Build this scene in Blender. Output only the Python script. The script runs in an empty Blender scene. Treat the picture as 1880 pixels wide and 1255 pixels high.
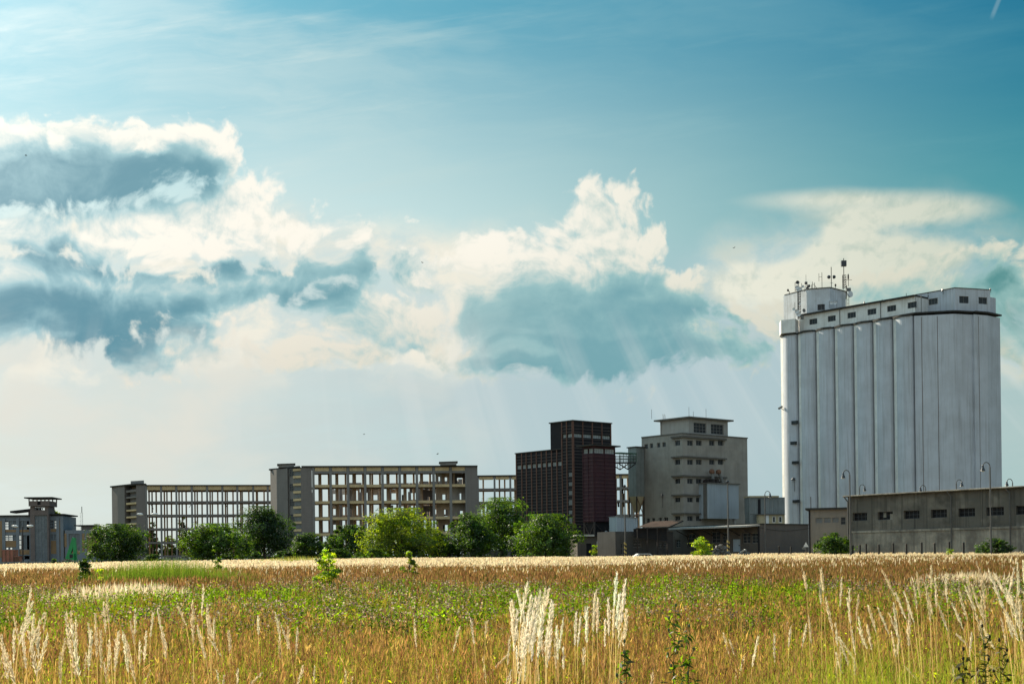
import bpy, math, random
import numpy as np
from mathutils import Vector, Matrix

random.seed(7)
RNG = np.random.default_rng(11)
scene = bpy.context.scene
COL = scene.collection
R = math.radians

# ------------------------------------------------------------------ camera
# 50 mm lens on a 36 mm wide frame; the picture was taken level, with the frame
# raised (shift) and the camera rolled by about 0.7 degrees.
F = 2611.0
HY = 1035.0
EYE = 1.6
ROLL = 0.0125
CR, SR = math.cos(ROLL), math.sin(ROLL)

def ray(px, py):
    sx = (px - 940.0) / F
    sy = (HY - py) / F
    return sx * CR + sy * SR, -sx * SR + sy * CR

def W(px, py, d):
    """survey helper: the point at distance d (metres north) seen at a photo pixel"""
    u, v = ray(px, py)
    return Vector((u * d, d, EYE + v * d))

cam_data = bpy.data.cameras.new("camera")
cam = bpy.data.objects.new("camera", cam_data)
COL.objects.link(cam)
cam_data.sensor_width = 36.0
cam_data.sensor_fit = 'HORIZONTAL'
cam_data.lens = F / 1880.0 * 36.0
cam_data.shift_y = (HY - 627.5) / 1880.0
cam_data.clip_start = 0.1
cam_data.clip_end = 20000.0
m = Matrix(((CR, SR, 0, 0), (0, 0, -1, 0), (-SR, CR, 0, EYE), (0, 0, 0, 1)))
cam.matrix_world = m
scene.camera = cam
scene.view_settings.view_transform = 'Standard'
scene.view_settings.look = 'None'
scene.view_settings.gamma = 1.0
scene.view_settings.exposure = 0.78
scene.view_settings.use_curve_mapping = False
scene.cycles.max_bounces = 6
scene.cycles.diffuse_bounces = 3
scene.cycles.glossy_bounces = 2
scene.cycles.transmission_bounces = 4
scene.cycles.transparent_max_bounces = 8
scene.cycles.caustics_reflective = False
scene.cycles.caustics_refractive = False

SUN_AZ = -40.2      # degrees, left of north
SUN_EL = 31.0
# ------------------------------------------------------------------ sky
BACK = 0.78
world = bpy.data.worlds.new("World")
scene.world = world
world.use_nodes = True
WT = world.node_tree
WT.nodes.clear()
world.cycles.sampling_method = 'MANUAL'
world.cycles.sample_map_resolution = 512

def _in(sock, v):
    if isinstance(v, bpy.types.NodeSocket):
        WT.links.new(v, sock)
    elif isinstance(v, (tuple, list, Vector)):
        if sock.type == 'RGBA' and len(v) == 3:
            v = (*v, 1.0)
        sock.default_value = v
    else:
        sock.default_value = v

def M(op, *a, clamp=False):
    n = WT.nodes.new('ShaderNodeMath'); n.operation = op; n.use_clamp = clamp
    for s, v in zip(n.inputs, a): _in(s, v)
    return n.outputs[0]

def V(op, *a):
    n = WT.nodes.new('ShaderNodeVectorMath'); n.operation = op
    for s, v in zip(n.inputs, a): _in(s, v)
    return n.outputs[1] if op in ('LENGTH', 'DOT_PRODUCT', 'DISTANCE') else n.outputs[0]

def scalev(v, f):
    n = WT.nodes.new('ShaderNodeVectorMath'); n.operation = 'SCALE'
    _in(n.inputs[0], v); _in(n.inputs['Scale'], f)
    return n.outputs[0]

def comb(x, y, z=0.0):
    n = WT.nodes.new('ShaderNodeCombineXYZ')
    for s, v in zip(n.inputs, (x, y, z)): _in(s, v)
    return n.outputs[0]

def sep(v):
    n = WT.nodes.new('ShaderNodeSeparateXYZ'); _in(n.inputs[0], v)
    return n.outputs[0], n.outputs[1], n.outputs[2]

def sstep(v, a, b, lo=0.0, hi=1.0, kind='SMOOTHSTEP'):
    n = WT.nodes.new('ShaderNodeMapRange'); n.interpolation_type = kind; n.clamp = True
    for s, x in zip(n.inputs, (v, a, b, lo, hi)): _in(s, x)
    return n.outputs[0]

def mixc(f, a, b):
    n = WT.nodes.new('ShaderNodeMix'); n.data_type = 'RGBA'; n.clamp_factor = True
    _in(n.inputs[0], f); _in(n.inputs[6], a); _in(n.inputs[7], b)
    return n.outputs[2]

def noise(v, scale, detail=4.0, rough=0.55, lac=2.0, colour=False, dist=0.0):
    n = WT.nodes.new('ShaderNodeTexNoise'); n.noise_dimensions = '2D'
    _in(n.inputs['Vector'], v)
    n.inputs['Scale'].default_value = scale
    n.inputs['Detail'].default_value = detail
    n.inputs['Roughness'].default_value = rough
    n.inputs['Lacunarity'].default_value = lac
    n.inputs['Distortion'].default_value = dist
    return n.outputs['Color'] if colour else n.outputs[0]

def voro(v, scale, detail=2.0, rough=0.5):
    n = WT.nodes.new('ShaderNodeTexVoronoi'); n.voronoi_dimensions = '2D'
    n.feature = 'SMOOTH_F1'; n.normalize = True
    _in(n.inputs['Vector'], v)
    n.inputs['Scale'].default_value = scale
    n.inputs['Detail'].default_value = detail
    n.inputs['Roughness'].default_value = rough
    n.inputs['Smoothness'].default_value = 0.35
    return n.outputs['Distance']

def lin(r, g, b):
    def c(x):
        x /= 255.0
        return x / 12.92 if x <= 0.04045 else ((x + 0.055) / 1.055) ** 2.4
    return (c(r), c(g), c(b))

# direction -> a wall of sky to the north, in thousandths of the focal length
tc = WT.nodes.new('ShaderNodeTexCoord')
dx, dy, dz = sep(tc.outputs['Generated'])
ay = M('MAXIMUM', M('ABSOLUTE', dy), 0.16)
sxk = M('MULTIPLY', M('DIVIDE', dx, ay), F / 1000.0)
syk = M('MULTIPLY', M('DIVIDE', dz, ay), F / 1000.0)
P0 = comb(sxk, syk)

def sky_at(px, py):
    u, v = ray(px, py)
    return u * F / 1000.0, v * F / 1000.0

# domain warp
wv = V('SUBTRACT', noise(P0, 3.2, 3.0, 0.5, colour=True), (0.5, 0.5, 0.5))
wf = V('SUBTRACT', noise(P0, 11.0, 5.0, 0.62, colour=True), (0.5, 0.5, 0.5))
P1 = V('ADD', P0, V('MULTIPLY', wv, (0.20, 0.11, 0.0)))          # softly warped
P2 = V('ADD', P1, V('MULTIPLY', wf, (0.10, 0.085, 0.0)))         # strongly warped

def sd_union(P, blobs, k=0.035):
    out = None
    for (px, py, rx, ry) in blobs:
        cx, cy = sky_at(px, py)
        ix, iy = 1000.0 / rx, 1000.0 / ry
        q = V('MULTIPLY_ADD', P, (ix, iy, 0.0), (-cx * ix, -cy * iy, 0.0))
        r = min(rx, ry) / 1000.0
        s = M('MULTIPLY_ADD', V('LENGTH', q), -r, r)
        out = s if out is None else M('SMOOTH_MAX', out, s, k)
    return out

def soft_sum(P, blobs):
    out = None
    for (px, py, rx, ry, w) in blobs:
        cx, cy = sky_at(px, py)
        ix, iy = 1000.0 / rx, 1000.0 / ry
        q = V('MULTIPLY_ADD', P, (ix, iy, 0.0), (-cx * ix, -cy * iy, 0.0))
        s = sstep(V('LENGTH', q), 1.36, 0.42, 0.0, w)
        out = s if out is None else M('ADD', out, s)
    return out

CUMULUS = [   # bright heaped clouds with hard tops
    (40, 300, 140, 92), (120, 268, 110, 58), (200, 300, 140, 78), (335, 285, 95, 62), (352, 258, 34, 40),
    (440, 345, 72, 58), (395, 370, 70, 60), (300, 400, 260, 40), (80, 425, 190, 48), (330, 440, 250, 42), (520, 415, 120, 24),
    (1058, 398, 64, 58), (1128, 380, 46, 48), (1168, 428, 58, 66), (1092, 450, 112, 84), (915, 455, 68, 42), (975, 490, 130, 50),
    (1235, 530, 84, 60), (1292, 560, 48, 42), (1060, 580, 285, 118), (735, 480, 150, 34), (640, 455, 66, 24), (610, 500, 150, 40),
    (60, 555, 280, 100), (160, 570, 220, 72), (330, 560, 170, 70), (480, 520, 160, 50), (300, 660, 160, 50), (590, 555, 60, 32),
    (1370, 588, 34, 34), (1402, 622, 30, 30), (1425, 575, 50, 28), (1290, 655, 180, 46), (1030, 660, 250, 48),
    (1855, 475, 62, 40), (1870, 540, 90, 60), (1700, 535, 170, 56), (1880, 640, 60, 60), (445, 640, 42, 14), (700, 600, 130, 70), (570, 660, 120, 40),
]
LAYERED = [   # smooth anvil and veil cloud on the right
    (1560, 366, 185, 23), (1720, 380, 125, 27), (1640, 392, 150, 30), (1560, 430, 60, 60), (1520, 470, 70, 40),
    (1640, 470, 150, 50), (1470, 500, 150, 32), (1420, 530, 140, 40), (1650, 560, 260, 60),
]
SHADE = [     # thick, self-shadowed cores (px, py, rx, ry, strength)
    (90, 322, 300, 92, .9), (320, 342, 105, 66, .55), (60, 350, 120, 50, .3), (105, 437, 44, 20, .6),
    (50, 540, 260, 112, 1.0), (270, 565, 230, 72, .7), (380, 525, 170, 60, .5), (300, 658, 180, 50, .85), (480, 520, 150, 52, .6),
    (585, 552, 66, 38, .6), (560, 500, 210, 50, .45), (740, 490, 160, 46, .55), (700, 610, 170, 60, .34), (560, 610, 160, 60, .2),
    (1050, 590, 300, 100, .78), (1200, 530, 130, 74, .4), (1290, 560, 66, 52, .6), (1300, 655, 220, 42, .85), (1010, 668, 260, 40, .75),
    (1350, 615, 100, 46, .5), (1085, 380, 34, 20, .3), (945, 448, 40, 24, .3), (1100, 455, 70, 20, .16),
    (1700, 525, 190, 56, .75), (1640, 440, 150, 46, .3), (1600, 384, 110, 16, .32), (1860, 515, 100, 48, .8), (1880, 620, 100, 70, .7), (90, 655, 160, 26, .4), (1480, 560, 90, 40, .3),
]
BRIGHT = [    # small sunlit heads in front of the dark cores
    (330, 645, 40, 18, .8), (445, 636, 44, 17, .7), (318, 490, 44, 20, .9), (500, 585, 90, 40, .55), (430, 590, 60, 30, .5),
    (1285, 612, 44, 34, .8), (1402, 625, 30, 28, .9), (900, 642, 90, 15, .5), (800, 605, 60, 60, .45), (1270, 500, 60, 54, .5), (250, 287, 30, 13, .7), (135, 275, 24, 26, .6),
    (1372, 580, 28, 24, .8), (1590, 500, 60, 40, .3), (785, 512, 26, 15, .6), (580, 640, 80, 30, .4),
]
VEIL = [      # soft creamy cloud deck behind the heaps
    (620, 520, 330, 120, .85), (330, 470, 340, 90, .8), (120, 460, 260, 70, .8), (560, 640, 240, 80, .75), (250, 640, 330, 60, .7),
    (1420, 530, 170, 110, .6), (900, 540, 260, 130, .5), (800, 640, 260, 60, .5), (480, 390, 130, 50, .5), (60, 680, 200, 50, .55), (1870, 690, 60, 40, .7), (1650, 470, 260, 120, .5),
]
lump = M('SUBTRACT', noise(P1, 15.0, 7.0, 0.58), 0.5)
cell = M('SUBTRACT', 0.36, voro(V('ADD', P1, V('MULTIPLY', wf, (0.05, 0.05, 0.0))), 17.0, 2.0, 0.55))
rough_edge = M('ADD', M('MULTIPLY', lump, 0.085), M('MULTIPLY', cell, 0.085))
# the same relief a little nearer the sun: the difference lights the heads
PSUN = V('ADD', P1, (-0.006, 0.014, 0.0))
lump_s = M('SUBTRACT', noise(PSUN, 15.0, 5.0, 0.62), 0.5)
relief = M('SUBTRACT', lump, lump_s)

sd = M('ADD', sd_union(P1, CUMULUS), rough_edge)
cover = sstep(sd, 0.004, 0.030)
# depth of cloud towards the sun: heads thin out and glow, bases lie in shade
sd_up = M('ADD', sd_union(V('ADD', P1, (-0.012, 0.048, 0.0)), CUMULUS), M('MULTIPLY', rough_edge, 0.75))
core = sstep(sd_up, -0.034, 0.056)
PL = V('ADD', P0, V('MULTIPLY', wv, (0.05, 0.014, 0.0)))
sd_l = M('ADD', sd_union(PL, LAYERED, 0.03), M('MULTIPLY', lump, M('MULTIPLY', sstep(syk, 0.66, 0.55), 0.05)))
cover_l = sstep(sd_l, -0.006, 0.022)

PS = V('ADD', P1, V('MULTIPLY', wf, (0.06, 0.038, 0.0)))
raw = soft_sum(PS, SHADE)
heads = soft_sum(PS, BRIGHT)
heads = M('MULTIPLY', heads, sstep(M('ADD', cell, M('MULTIPLY', lump, 0.9)), -0.26, 0.12))
raw = M('MULTIPLY', M('MINIMUM', raw, 1.0), M('ADD', 0.10, M('MULTIPLY', core, 0.90)))
# broken edge where a core meets its sunlit rim, smooth inside the core
edge_w = M('MAXIMUM', M('MULTIPLY', raw, M('SUBTRACT', 1.1, raw)), 0.0)
raw = M('ADD', raw, M('MULTIPLY', M('MULTIPLY', M('ADD', lump, M('MULTIPLY', cell, 0.7)), edge_w), -0.8))
raw = M('SUBTRACT', raw, M('MULTIPLY', heads, 0.7))
billow = noise(V('MULTIPLY', P1, (0.8, 1.3, 0.0)), 6.0, 6.0, 0.58)
raw = M('ADD', raw, sstep(billow, 0.30, 0.74, 0.20, -0.12))
gain = M('SUBTRACT', 0.62, M('MULTIPLY', M('MINIMUM', M('MAXIMUM', raw, 0.0), 1.0), 0.5))
shade = M('SUBTRACT', raw, M('MULTIPLY', M('MULTIPLY', relief, gain), 2.2))
shade = M('MAXIMUM', shade, 0.0)

# clear air: Nishita sky, thickening to a milky veil towards the sun and the horizon
ns = WT.nodes.new('ShaderNodeTexSky')
ns.sky_type = 'NISHITA'
ns.sun_disc = False
ns.sun_elevation = R(SUN_EL)
ns.sun_rotation = R(SUN_AZ)
ns.altitude = 150.0
ns.air_density = 1.0
ns.dust_density = 1.0
ns.ozone_density = 2.0
K = 10.0
STR = 0.1 / 2 ** scene.view_settings.exposure     # Background strength
def kc(r, g, b, f=1.0):
    a = lin(r, g, b)
    return (a[0] * K * f, a[1] * K * f, a[2] * K * f)

nish = V('MULTIPLY', ns.outputs[0], (0.42, 0.92, 0.92))
tx = sstep(sxk, -0.95, 0.95, 0, 1, 'LINEAR')
tz = sstep(sxk, -0.75, 1.0, 0, 1, 'LINEAR')
tm = sstep(sxk, -0.45, 1.05)
zen = mixc(tz, kc(112, 191, 212), kc(22, 114, 148))
mid = mixc(tm, kc(212, 234, 231), kc(82, 158, 164))
low = mixc(sstep(sxk, -0.95, 0.3), kc(220, 223, 215), kc(180, 200, 206))
low = mixc(sstep(sxk, 0.3, 1.0), low, kc(178, 200, 198))
air = mixc(sstep(syk, 1.08, 0.54, 0, 1), zen, mid)
air = mixc(sstep(syk, 0.64, 0.36), air, low)
air = mixc(0.05, air, nish)
# high cirrus streaks
cq = V('MULTIPLY', V('ADD', P0, V('MULTIPLY', wv, (0.35, 0.07, 0.0))), (0.5, 2.6, 0.0))
cir = noise(cq, 2.2, 7.0, 0.62)
cir2 = noise(V('MULTIPLY', V('ADD', P0, comb(0.0, M('MULTIPLY', sxk, -0.13))), (0.8, 7.5, 0.0)), 2.6, 6.0, 0.6, dist=0.15)
cirrus = M('ADD', sstep(cir, 0.38, 0.76, 0, 0.55), sstep(cir2, 0.52, 0.80, 0, 0.36))
cirrus = M('MULTIPLY', cirrus, sstep(sxk, 0.7, -0.7, 0.22, 1.0))
veil_c = mixc(tx, kc(226, 239, 237), kc(120, 180, 184))
air = mixc(cirrus, air, veil_c)

bright = mixc(sstep(sxk, -0.1, 0.75), kc(254, 249, 236), kc(222, 222, 204))
bright = mixc(sstep(syk, 0.62, 0.32), bright, mixc(tx, kc(238, 230, 214), kc(205, 206, 188)))
dark = mixc(sstep(sxk, -0.9, 0.0), kc(74, 136, 156), kc(116, 166, 175))
dark = mixc(sstep(sxk, 0.2, 0.9), dark, kc(78, 140, 140))
midc = mixc(tx, kc(160, 200, 208), kc(150, 190, 186))
cl = mixc(sstep(shade, 0.0, 0.72), bright, midc)
cl = mixc(sstep(shade, 0.48, 1.20), cl, dark)
lay = mixc(M('MULTIPLY', shade, 0.9), mixc(sstep(sxk, 0.3, 0.9), kc(238, 237, 220), kc(212, 217, 200)), kc(110, 160, 156))

soft_base = sstep(M('ADD', syk, M('MULTIPLY', lump, 0.05)), 0.285, 0.345)       # cloud bases melt into the haze below
veil_n = noise(V('MULTIPLY', PS, (0.9, 1.6, 0.0)), 5.5, 6.0, 0.58)
veil_a = M('MULTIPLY', M('MINIMUM', soft_sum(PS, VEIL), 1.0), sstep(veil_n, 0.24, 0.60, 0.25, 0.95))
veil_k = mixc(sstep(veil_n, 0.40, 0.66), kc(206, 220, 218), mixc(sstep(sxk, -0.2, 0.7), kc(243, 238, 222), kc(220, 220, 202)))
air = mixc(veil_a, air, veil_k)
col = mixc(M('MULTIPLY', cover_l, 0.94), air, lay)
col = mixc(M('MULTIPLY', cover, M('MULTIPLY', 0.96, M('MAXIMUM', soft_base, 0.0))), col, cl)
# creamy haze in the lower left and slanting sunbeams below the cloud base
bx, by = sky_at(420, -900)
ang = M('DIVIDE', M('SUBTRACT', sxk, bx), M('SUBTRACT', by, syk))
beam = noise(comb(M('MULTIPLY', ang, 27.0), 0.37), 1.0, 3.0, 0.55)
beam = M('MULTIPLY', sstep(beam, 0.46, 0.72), M('MULTIPLY', sstep(syk, 0.08, 0.28), sstep(syk, 0.50, 0.36)))
col = mixc(M('MULTIPLY', beam, 0.24), col, kc(216, 224, 222))
haze_n = noise(V('MULTIPLY', P1, (0.8, 1.8, 0.0)), 3.0, 5.0, 0.55)
col = mixc(M('MULTIPLY', sstep(haze_n, 0.42, 0.7), M('MULTIPLY', sstep(sxk, 0.25, -0.7), M('MULTIPLY', sstep(syk, 0.08, 0.26), sstep(syk, 0.52, 0.36)))), col, kc(224, 224, 214))
# old contrail in the upper right corner
ca, cb = sky_at(1818, 40), sky_at(1846, -30)
tl = math.hypot(cb[0] - ca[0], cb[1] - ca[1]); tdx, tdy = (cb[0] - ca[0]) / tl, (cb[1] - ca[1]) / tl
cross = M('ADD', M('MULTIPLY', M('SUBTRACT', sxk, ca[0]), tdy), M('MULTIPLY', M('SUBTRACT', syk, ca[1]), -tdx))
along = M('ADD', M('MULTIPLY', M('SUBTRACT', sxk, ca[0]), tdx), M('MULTIPLY', M('SUBTRACT', syk, ca[1]), tdy))
trail = M('MULTIPLY', sstep(M('ABSOLUTE', cross), 0.006, 0.001), M('MULTIPLY', sstep(along, 0.0, 0.02), sstep(along, 0.2, 0.1)))
col = mixc(M('MULTIPLY', trail, 0.2), col, kc(190, 215, 218))
# milky glow round the sun (outside the frame, to the left)
sdv = (math.sin(R(SUN_AZ)) * math.cos(R(SUN_EL)), math.cos(R(SUN_AZ)) * math.cos(R(SUN_EL)), math.sin(R(SUN_EL)))
cosang = V('DOT_PRODUCT', comb(dx, dy, dz), sdv)
col = V('ADD', col, scalev((1.0 * K, 0.95 * K, 0.85 * K), M('MULTIPLY', M('POWER', M('MAXIMUM', cosang, 0.0), 24.0), 1.6)))
# behind the camera the clouds are front-lit: brighter and less blue
back = sstep(dy, 0.10, -0.25)
col = mixc(back, col, V('ADD', V('MULTIPLY', col, (0.55, 0.55, 0.55)), kc(180, 187, 194, BACK)))
# ground-side of the dome
col = mixc(sstep(syk, -0.002, -0.03), col, kc(120, 118, 100, 0.6))
bg = WT.nodes.new('ShaderNodeBackground')
bg.inputs['Strength'].default_value = STR
WT.links.new(col, bg.inputs['Color'])
wo = WT.nodes.new('ShaderNodeOutputWorld')
WT.links.new(bg.outputs[0], wo.inputs['Surface'])

sun_d = bpy.data.lights.new("sun", 'SUN')
sun = bpy.data.objects.new("sun", sun_d)
COL.objects.link(sun)
sun_d.energy = 5.0
sun_d.angle = R(0.5)
sun_d.color = (1.0, 0.89, 0.70)
sdir = Vector((math.sin(R(SUN_AZ)) * math.cos(R(SUN_EL)), math.cos(R(SUN_AZ)) * math.cos(R(SUN_EL)), math.sin(R(SUN_EL))))
sun.rotation_euler = sdir.to_track_quat('Z', 'Y').to_euler()
sun.location = (-60, 80, 120)
# ------------------------------------------------------------------ mesh and tagging helpers
class MB:
    def __init__(self):
        self.v, self.f, self.m = [], [], []
    def _add(self, vs, fs, mi):
        b = len(self.v)
        self.v.extend([tuple(p) for p in vs])
        self.f.extend([tuple(b + i for i in f) for f in fs])
        self.m.extend([mi] * len(fs))
    def box(self, x0, x1, y0, y1, z0, z1, mi=0):
        if x0 > x1: x0, x1 = x1, x0
        if y0 > y1: y0, y1 = y1, y0
        if z0 > z1: z0, z1 = z1, z0
        vs = [(x, y, z) for z in (z0, z1) for y in (y0, y1) for x in (x0, x1)]
        self._add(vs, [(0, 2, 3, 1), (4, 5, 7, 6), (0, 1, 5, 4), (2, 6, 7, 3), (0, 4, 6, 2), (1, 3, 7, 5)], mi)
        return self
    def quad(self, a, b, c, d, mi=0):
        self._add([a, b, c, d], [(0, 1, 2, 3)], mi); return self
    def prism(self, poly, z0, z1, mi=0, cap=True):
        n = len(poly)
        f0 = (lambda i: z0[i]) if isinstance(z0, (list, tuple)) else (lambda i: z0)
        f1 = (lambda i: z1[i]) if isinstance(z1, (list, tuple)) else (lambda i: z1)
        vs = [(p[0], p[1], f0(i)) for i, p in enumerate(poly)] + [(p[0], p[1], f1(i)) for i, p in enumerate(poly)]
        fs = [(i, (i + 1) % n, n + (i + 1) % n, n + i) for i in range(n)]
        if cap:
            fs += [tuple(range(n - 1, -1, -1)), tuple(range(n, 2 * n))]
        self._add(vs, fs, mi); return self
    def tube(self, p0, p1, r, n=6, mi=0, r1=None):
        p0, p1 = Vector(p0), Vector(p1)
        d = p1 - p0
        if d.length < 1e-6: return self
        q = d.to_track_quat('Z', 'Y')
        r1 = r if r1 is None else r1
        vs = []
        for p, rr in ((p0, r), (p1, r1)):
            for k in range(n):
                a = 2 * math.pi * k / n
                vs.append(p + q @ Vector((rr * math.cos(a), rr * math.sin(a), 0)))
        fs = [(k, (k + 1) % n, n + (k + 1) % n, n + k) for k in range(n)]
        fs += [tuple(range(n - 1, -1, -1)), tuple(range(n, 2 * n))]
        self._add(vs, fs, mi); return self
    def path(self, pts, r, n=6, mi=0):
        for a, b in zip(pts[:-1], pts[1:]): self.tube(a, b, r, n, mi)
        return self
    def lathe(self, prof, c=(0, 0, 0), n=12, mi=0, axis=None):
        """prof: list of (radius, height) around the axis through c"""
        q = Vector(axis).to_track_quat('Z', 'Y') if axis is not None else None
        c = Vector(c); vs = []
        for (r, h) in prof:
            for k in range(n):
                a = 2 * math.pi * k / n
                p = Vector((r * math.cos(a), r * math.sin(a), h))
                vs.append(c + (q @ p if q else p))
        fs = []
        for i in range(len(prof) - 1):
            for k in range(n):
                fs.append((i * n + k, i * n + (k + 1) % n, (i + 1) * n + (k + 1) % n, (i + 1) * n + k))
        fs += [tuple(range(n - 1, -1, -1)), tuple(range((len(prof) - 1) * n, len(prof) * n))]
        self._add(vs, fs, mi); return self
    def beam(self, p0, p1, w, h, mi=0):
        p0, p1 = Vector(p0), Vector(p1)
        d = (p1 - p0)
        q = d.to_track_quat('Z', 'Y')
        vs = []
        for p in (p0, p1):
            for sx, sy in ((-1, -1), (1, -1), (1, 1), (-1, 1)):
                vs.append(p + q @ Vector((sx * w / 2, sy * h / 2, 0)))
        self._add(vs, [(3, 2, 1, 0), (4, 5, 6, 7), (0, 1, 5, 4), (1, 2, 6, 5), (2, 3, 7, 6), (3, 0, 4, 7)], mi); return self
    def wall(self, mp, s0, s1, z0, z1, holes=(), rec=0.2, mi=0, mi_rev=None):
        """a sheet of wall with rectangular openings and their reveals; mp(s, z, depth) -> point"""
        mi_rev = mi if mi_rev is None else mi_rev
        ss = sorted({s0, s1, *[min(max(h[i], s0), s1) for h in holes for i in (0, 1)]})
        zs = sorted({z0, z1, *[min(max(h[i], z0), z1) for h in holes for i in (2, 3)]})
        for a, b in zip(ss[:-1], ss[1:]):
            for c, d in zip(zs[:-1], zs[1:]):
                mx, mz = (a + b) / 2, (c + d) / 2
                if any(h[0] < mx < h[1] and h[2] < mz < h[3] for h in holes): continue
                self.quad(mp(a, c, 0), mp(b, c, 0), mp(b, d, 0), mp(a, d, 0), mi)
        for (a, b, c, d) in [h[:4] for h in holes]:
            self.quad(mp(a, c, 0), mp(b, c, 0), mp(b, c, rec), mp(a, c, rec), mi_rev)
            self.quad(mp(a, d, 0), mp(b, d, 0), mp(b, d, rec), mp(a, d, rec), mi_rev)
            self.quad(mp(a, c, 0), mp(a, d, 0), mp(a, d, rec), mp(a, c, rec), mi_rev)
            self.quad(mp(b, c, 0), mp(b, d, 0), mp(b, d, rec), mp(b, c, rec), mi_rev)
        return self
    def build(self, name, mats, parent=None, smooth=False, loc=None):
        me = bpy.data.meshes.new(name)
        me.from_pydata(self.v, [], self.f)
        if not isinstance(mats, (list, tuple)): mats = [mats]
        for mm in mats: me.materials.append(mm)
        if len(mats) > 1:
            me.polygons.foreach_set('material_index', self.m)
        if smooth:
            me.polygons.foreach_set('use_smooth', [True] * len(me.polygons))
        me.update()
        o = bpy.data.objects.new(name, me)
        COL.objects.link(o)
        if parent is not None: o.parent = parent
        if loc is not None: o.location = loc
        return o

def tag(o, label=None, cat=None, group=None, kind=None):
    if label: o['label'] = label
    if cat: o['category'] = cat
    if group: o['group'] = group
    if kind: o['kind'] = kind
    return o

def thing(name, label, cat, loc=(0, 0, 0), rotz=0.0, group=None):
    o = bpy.data.objects.new(name, None)
    COL.objects.link(o)
    o.empty_display_size = 0.5
    o.location = loc
    o.rotation_euler = (0, 0, rotz)
    return tag(o, label, cat, group)

def copy_tree(o, parent=None):
    c = o.copy(); COL.objects.link(c)
    if parent is not None: c.parent = parent
    for ch in list(o.children): copy_tree(ch, c)
    return c

class Frame:
    """local axes of a building: x along its right-hand face, y along its left-hand face, away from the camera"""
    def __init__(self, px, py, d, deg, zbase=None):
        p = W(px, py, d)
        self.o = Vector((p.x, p.y, p.z if zbase is None else zbase))
        self.a = R(deg)
        self.ex = Vector((math.cos(self.a), math.sin(self.a), 0))
        self.ey = Vector((-math.sin(self.a), math.cos(self.a), 0))
        self.e = Vector((0, 0, EYE))
    def right(self, px, py, y=0.0):
        u, v = ray(px, py); D = Vector((u, 1, v))
        t = (y + (self.o - self.e).dot(self.ey)) / D.dot(self.ey)
        q = self.e + D * t - self.o
        return q.dot(self.ex), q.z
    def left(self, px, py, x=0.0):
        u, v = ray(px, py); D = Vector((u, 1, v))
        t = (x + (self.o - self.e).dot(self.ex)) / D.dot(self.ex)
        q = self.e + D * t - self.o
        return q.dot(self.ey), q.z
    def loc(self, px, py, d):
        q = W(px, py, d) - self.o
        return Vector((q.dot(self.ex), q.dot(self.ey), q.z))
    def rrect(self, x0, x1, y0, y1, y=0.0):
        """photo rectangle on the right-hand face -> (s0, s1, z0, z1)"""
        a, z1 = self.right(x0, y0, y); b, z1b = self.right(x1, y0, y)
        _, z0 = self.right(x0, y1, y); _, z0b = self.right(x1, y1, y)
        return (a, b, (z0 + z0b) / 2, (z1 + z1b) / 2)
    def lrect(self, x0, x1, y0, y1, x=0.0):
        a, z1 = self.left(x1, y0, x); b, z1b = self.left(x0, y0, x)
        _, z0 = self.left(x1, y1, x); _, z0b = self.left(x0, y1, x)
        return (a, b, (z0 + z0b) / 2, (z1 + z1b) / 2)

def mapR(y=0.0): return lambda s, z, dp: (s, y + dp, z)
def mapL(x=0.0): return lambda s, z, dp: (x + dp, s, z)

# ------------------------------------------------------------------ materials
def srgb(r, g, b):
    def c(x):
        x /= 255.0
        return x / 12.92 if x <= 0.04045 else ((x + 0.055) / 1.055) ** 2.4
    return (c(r), c(g), c(b), 1.0)

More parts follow.
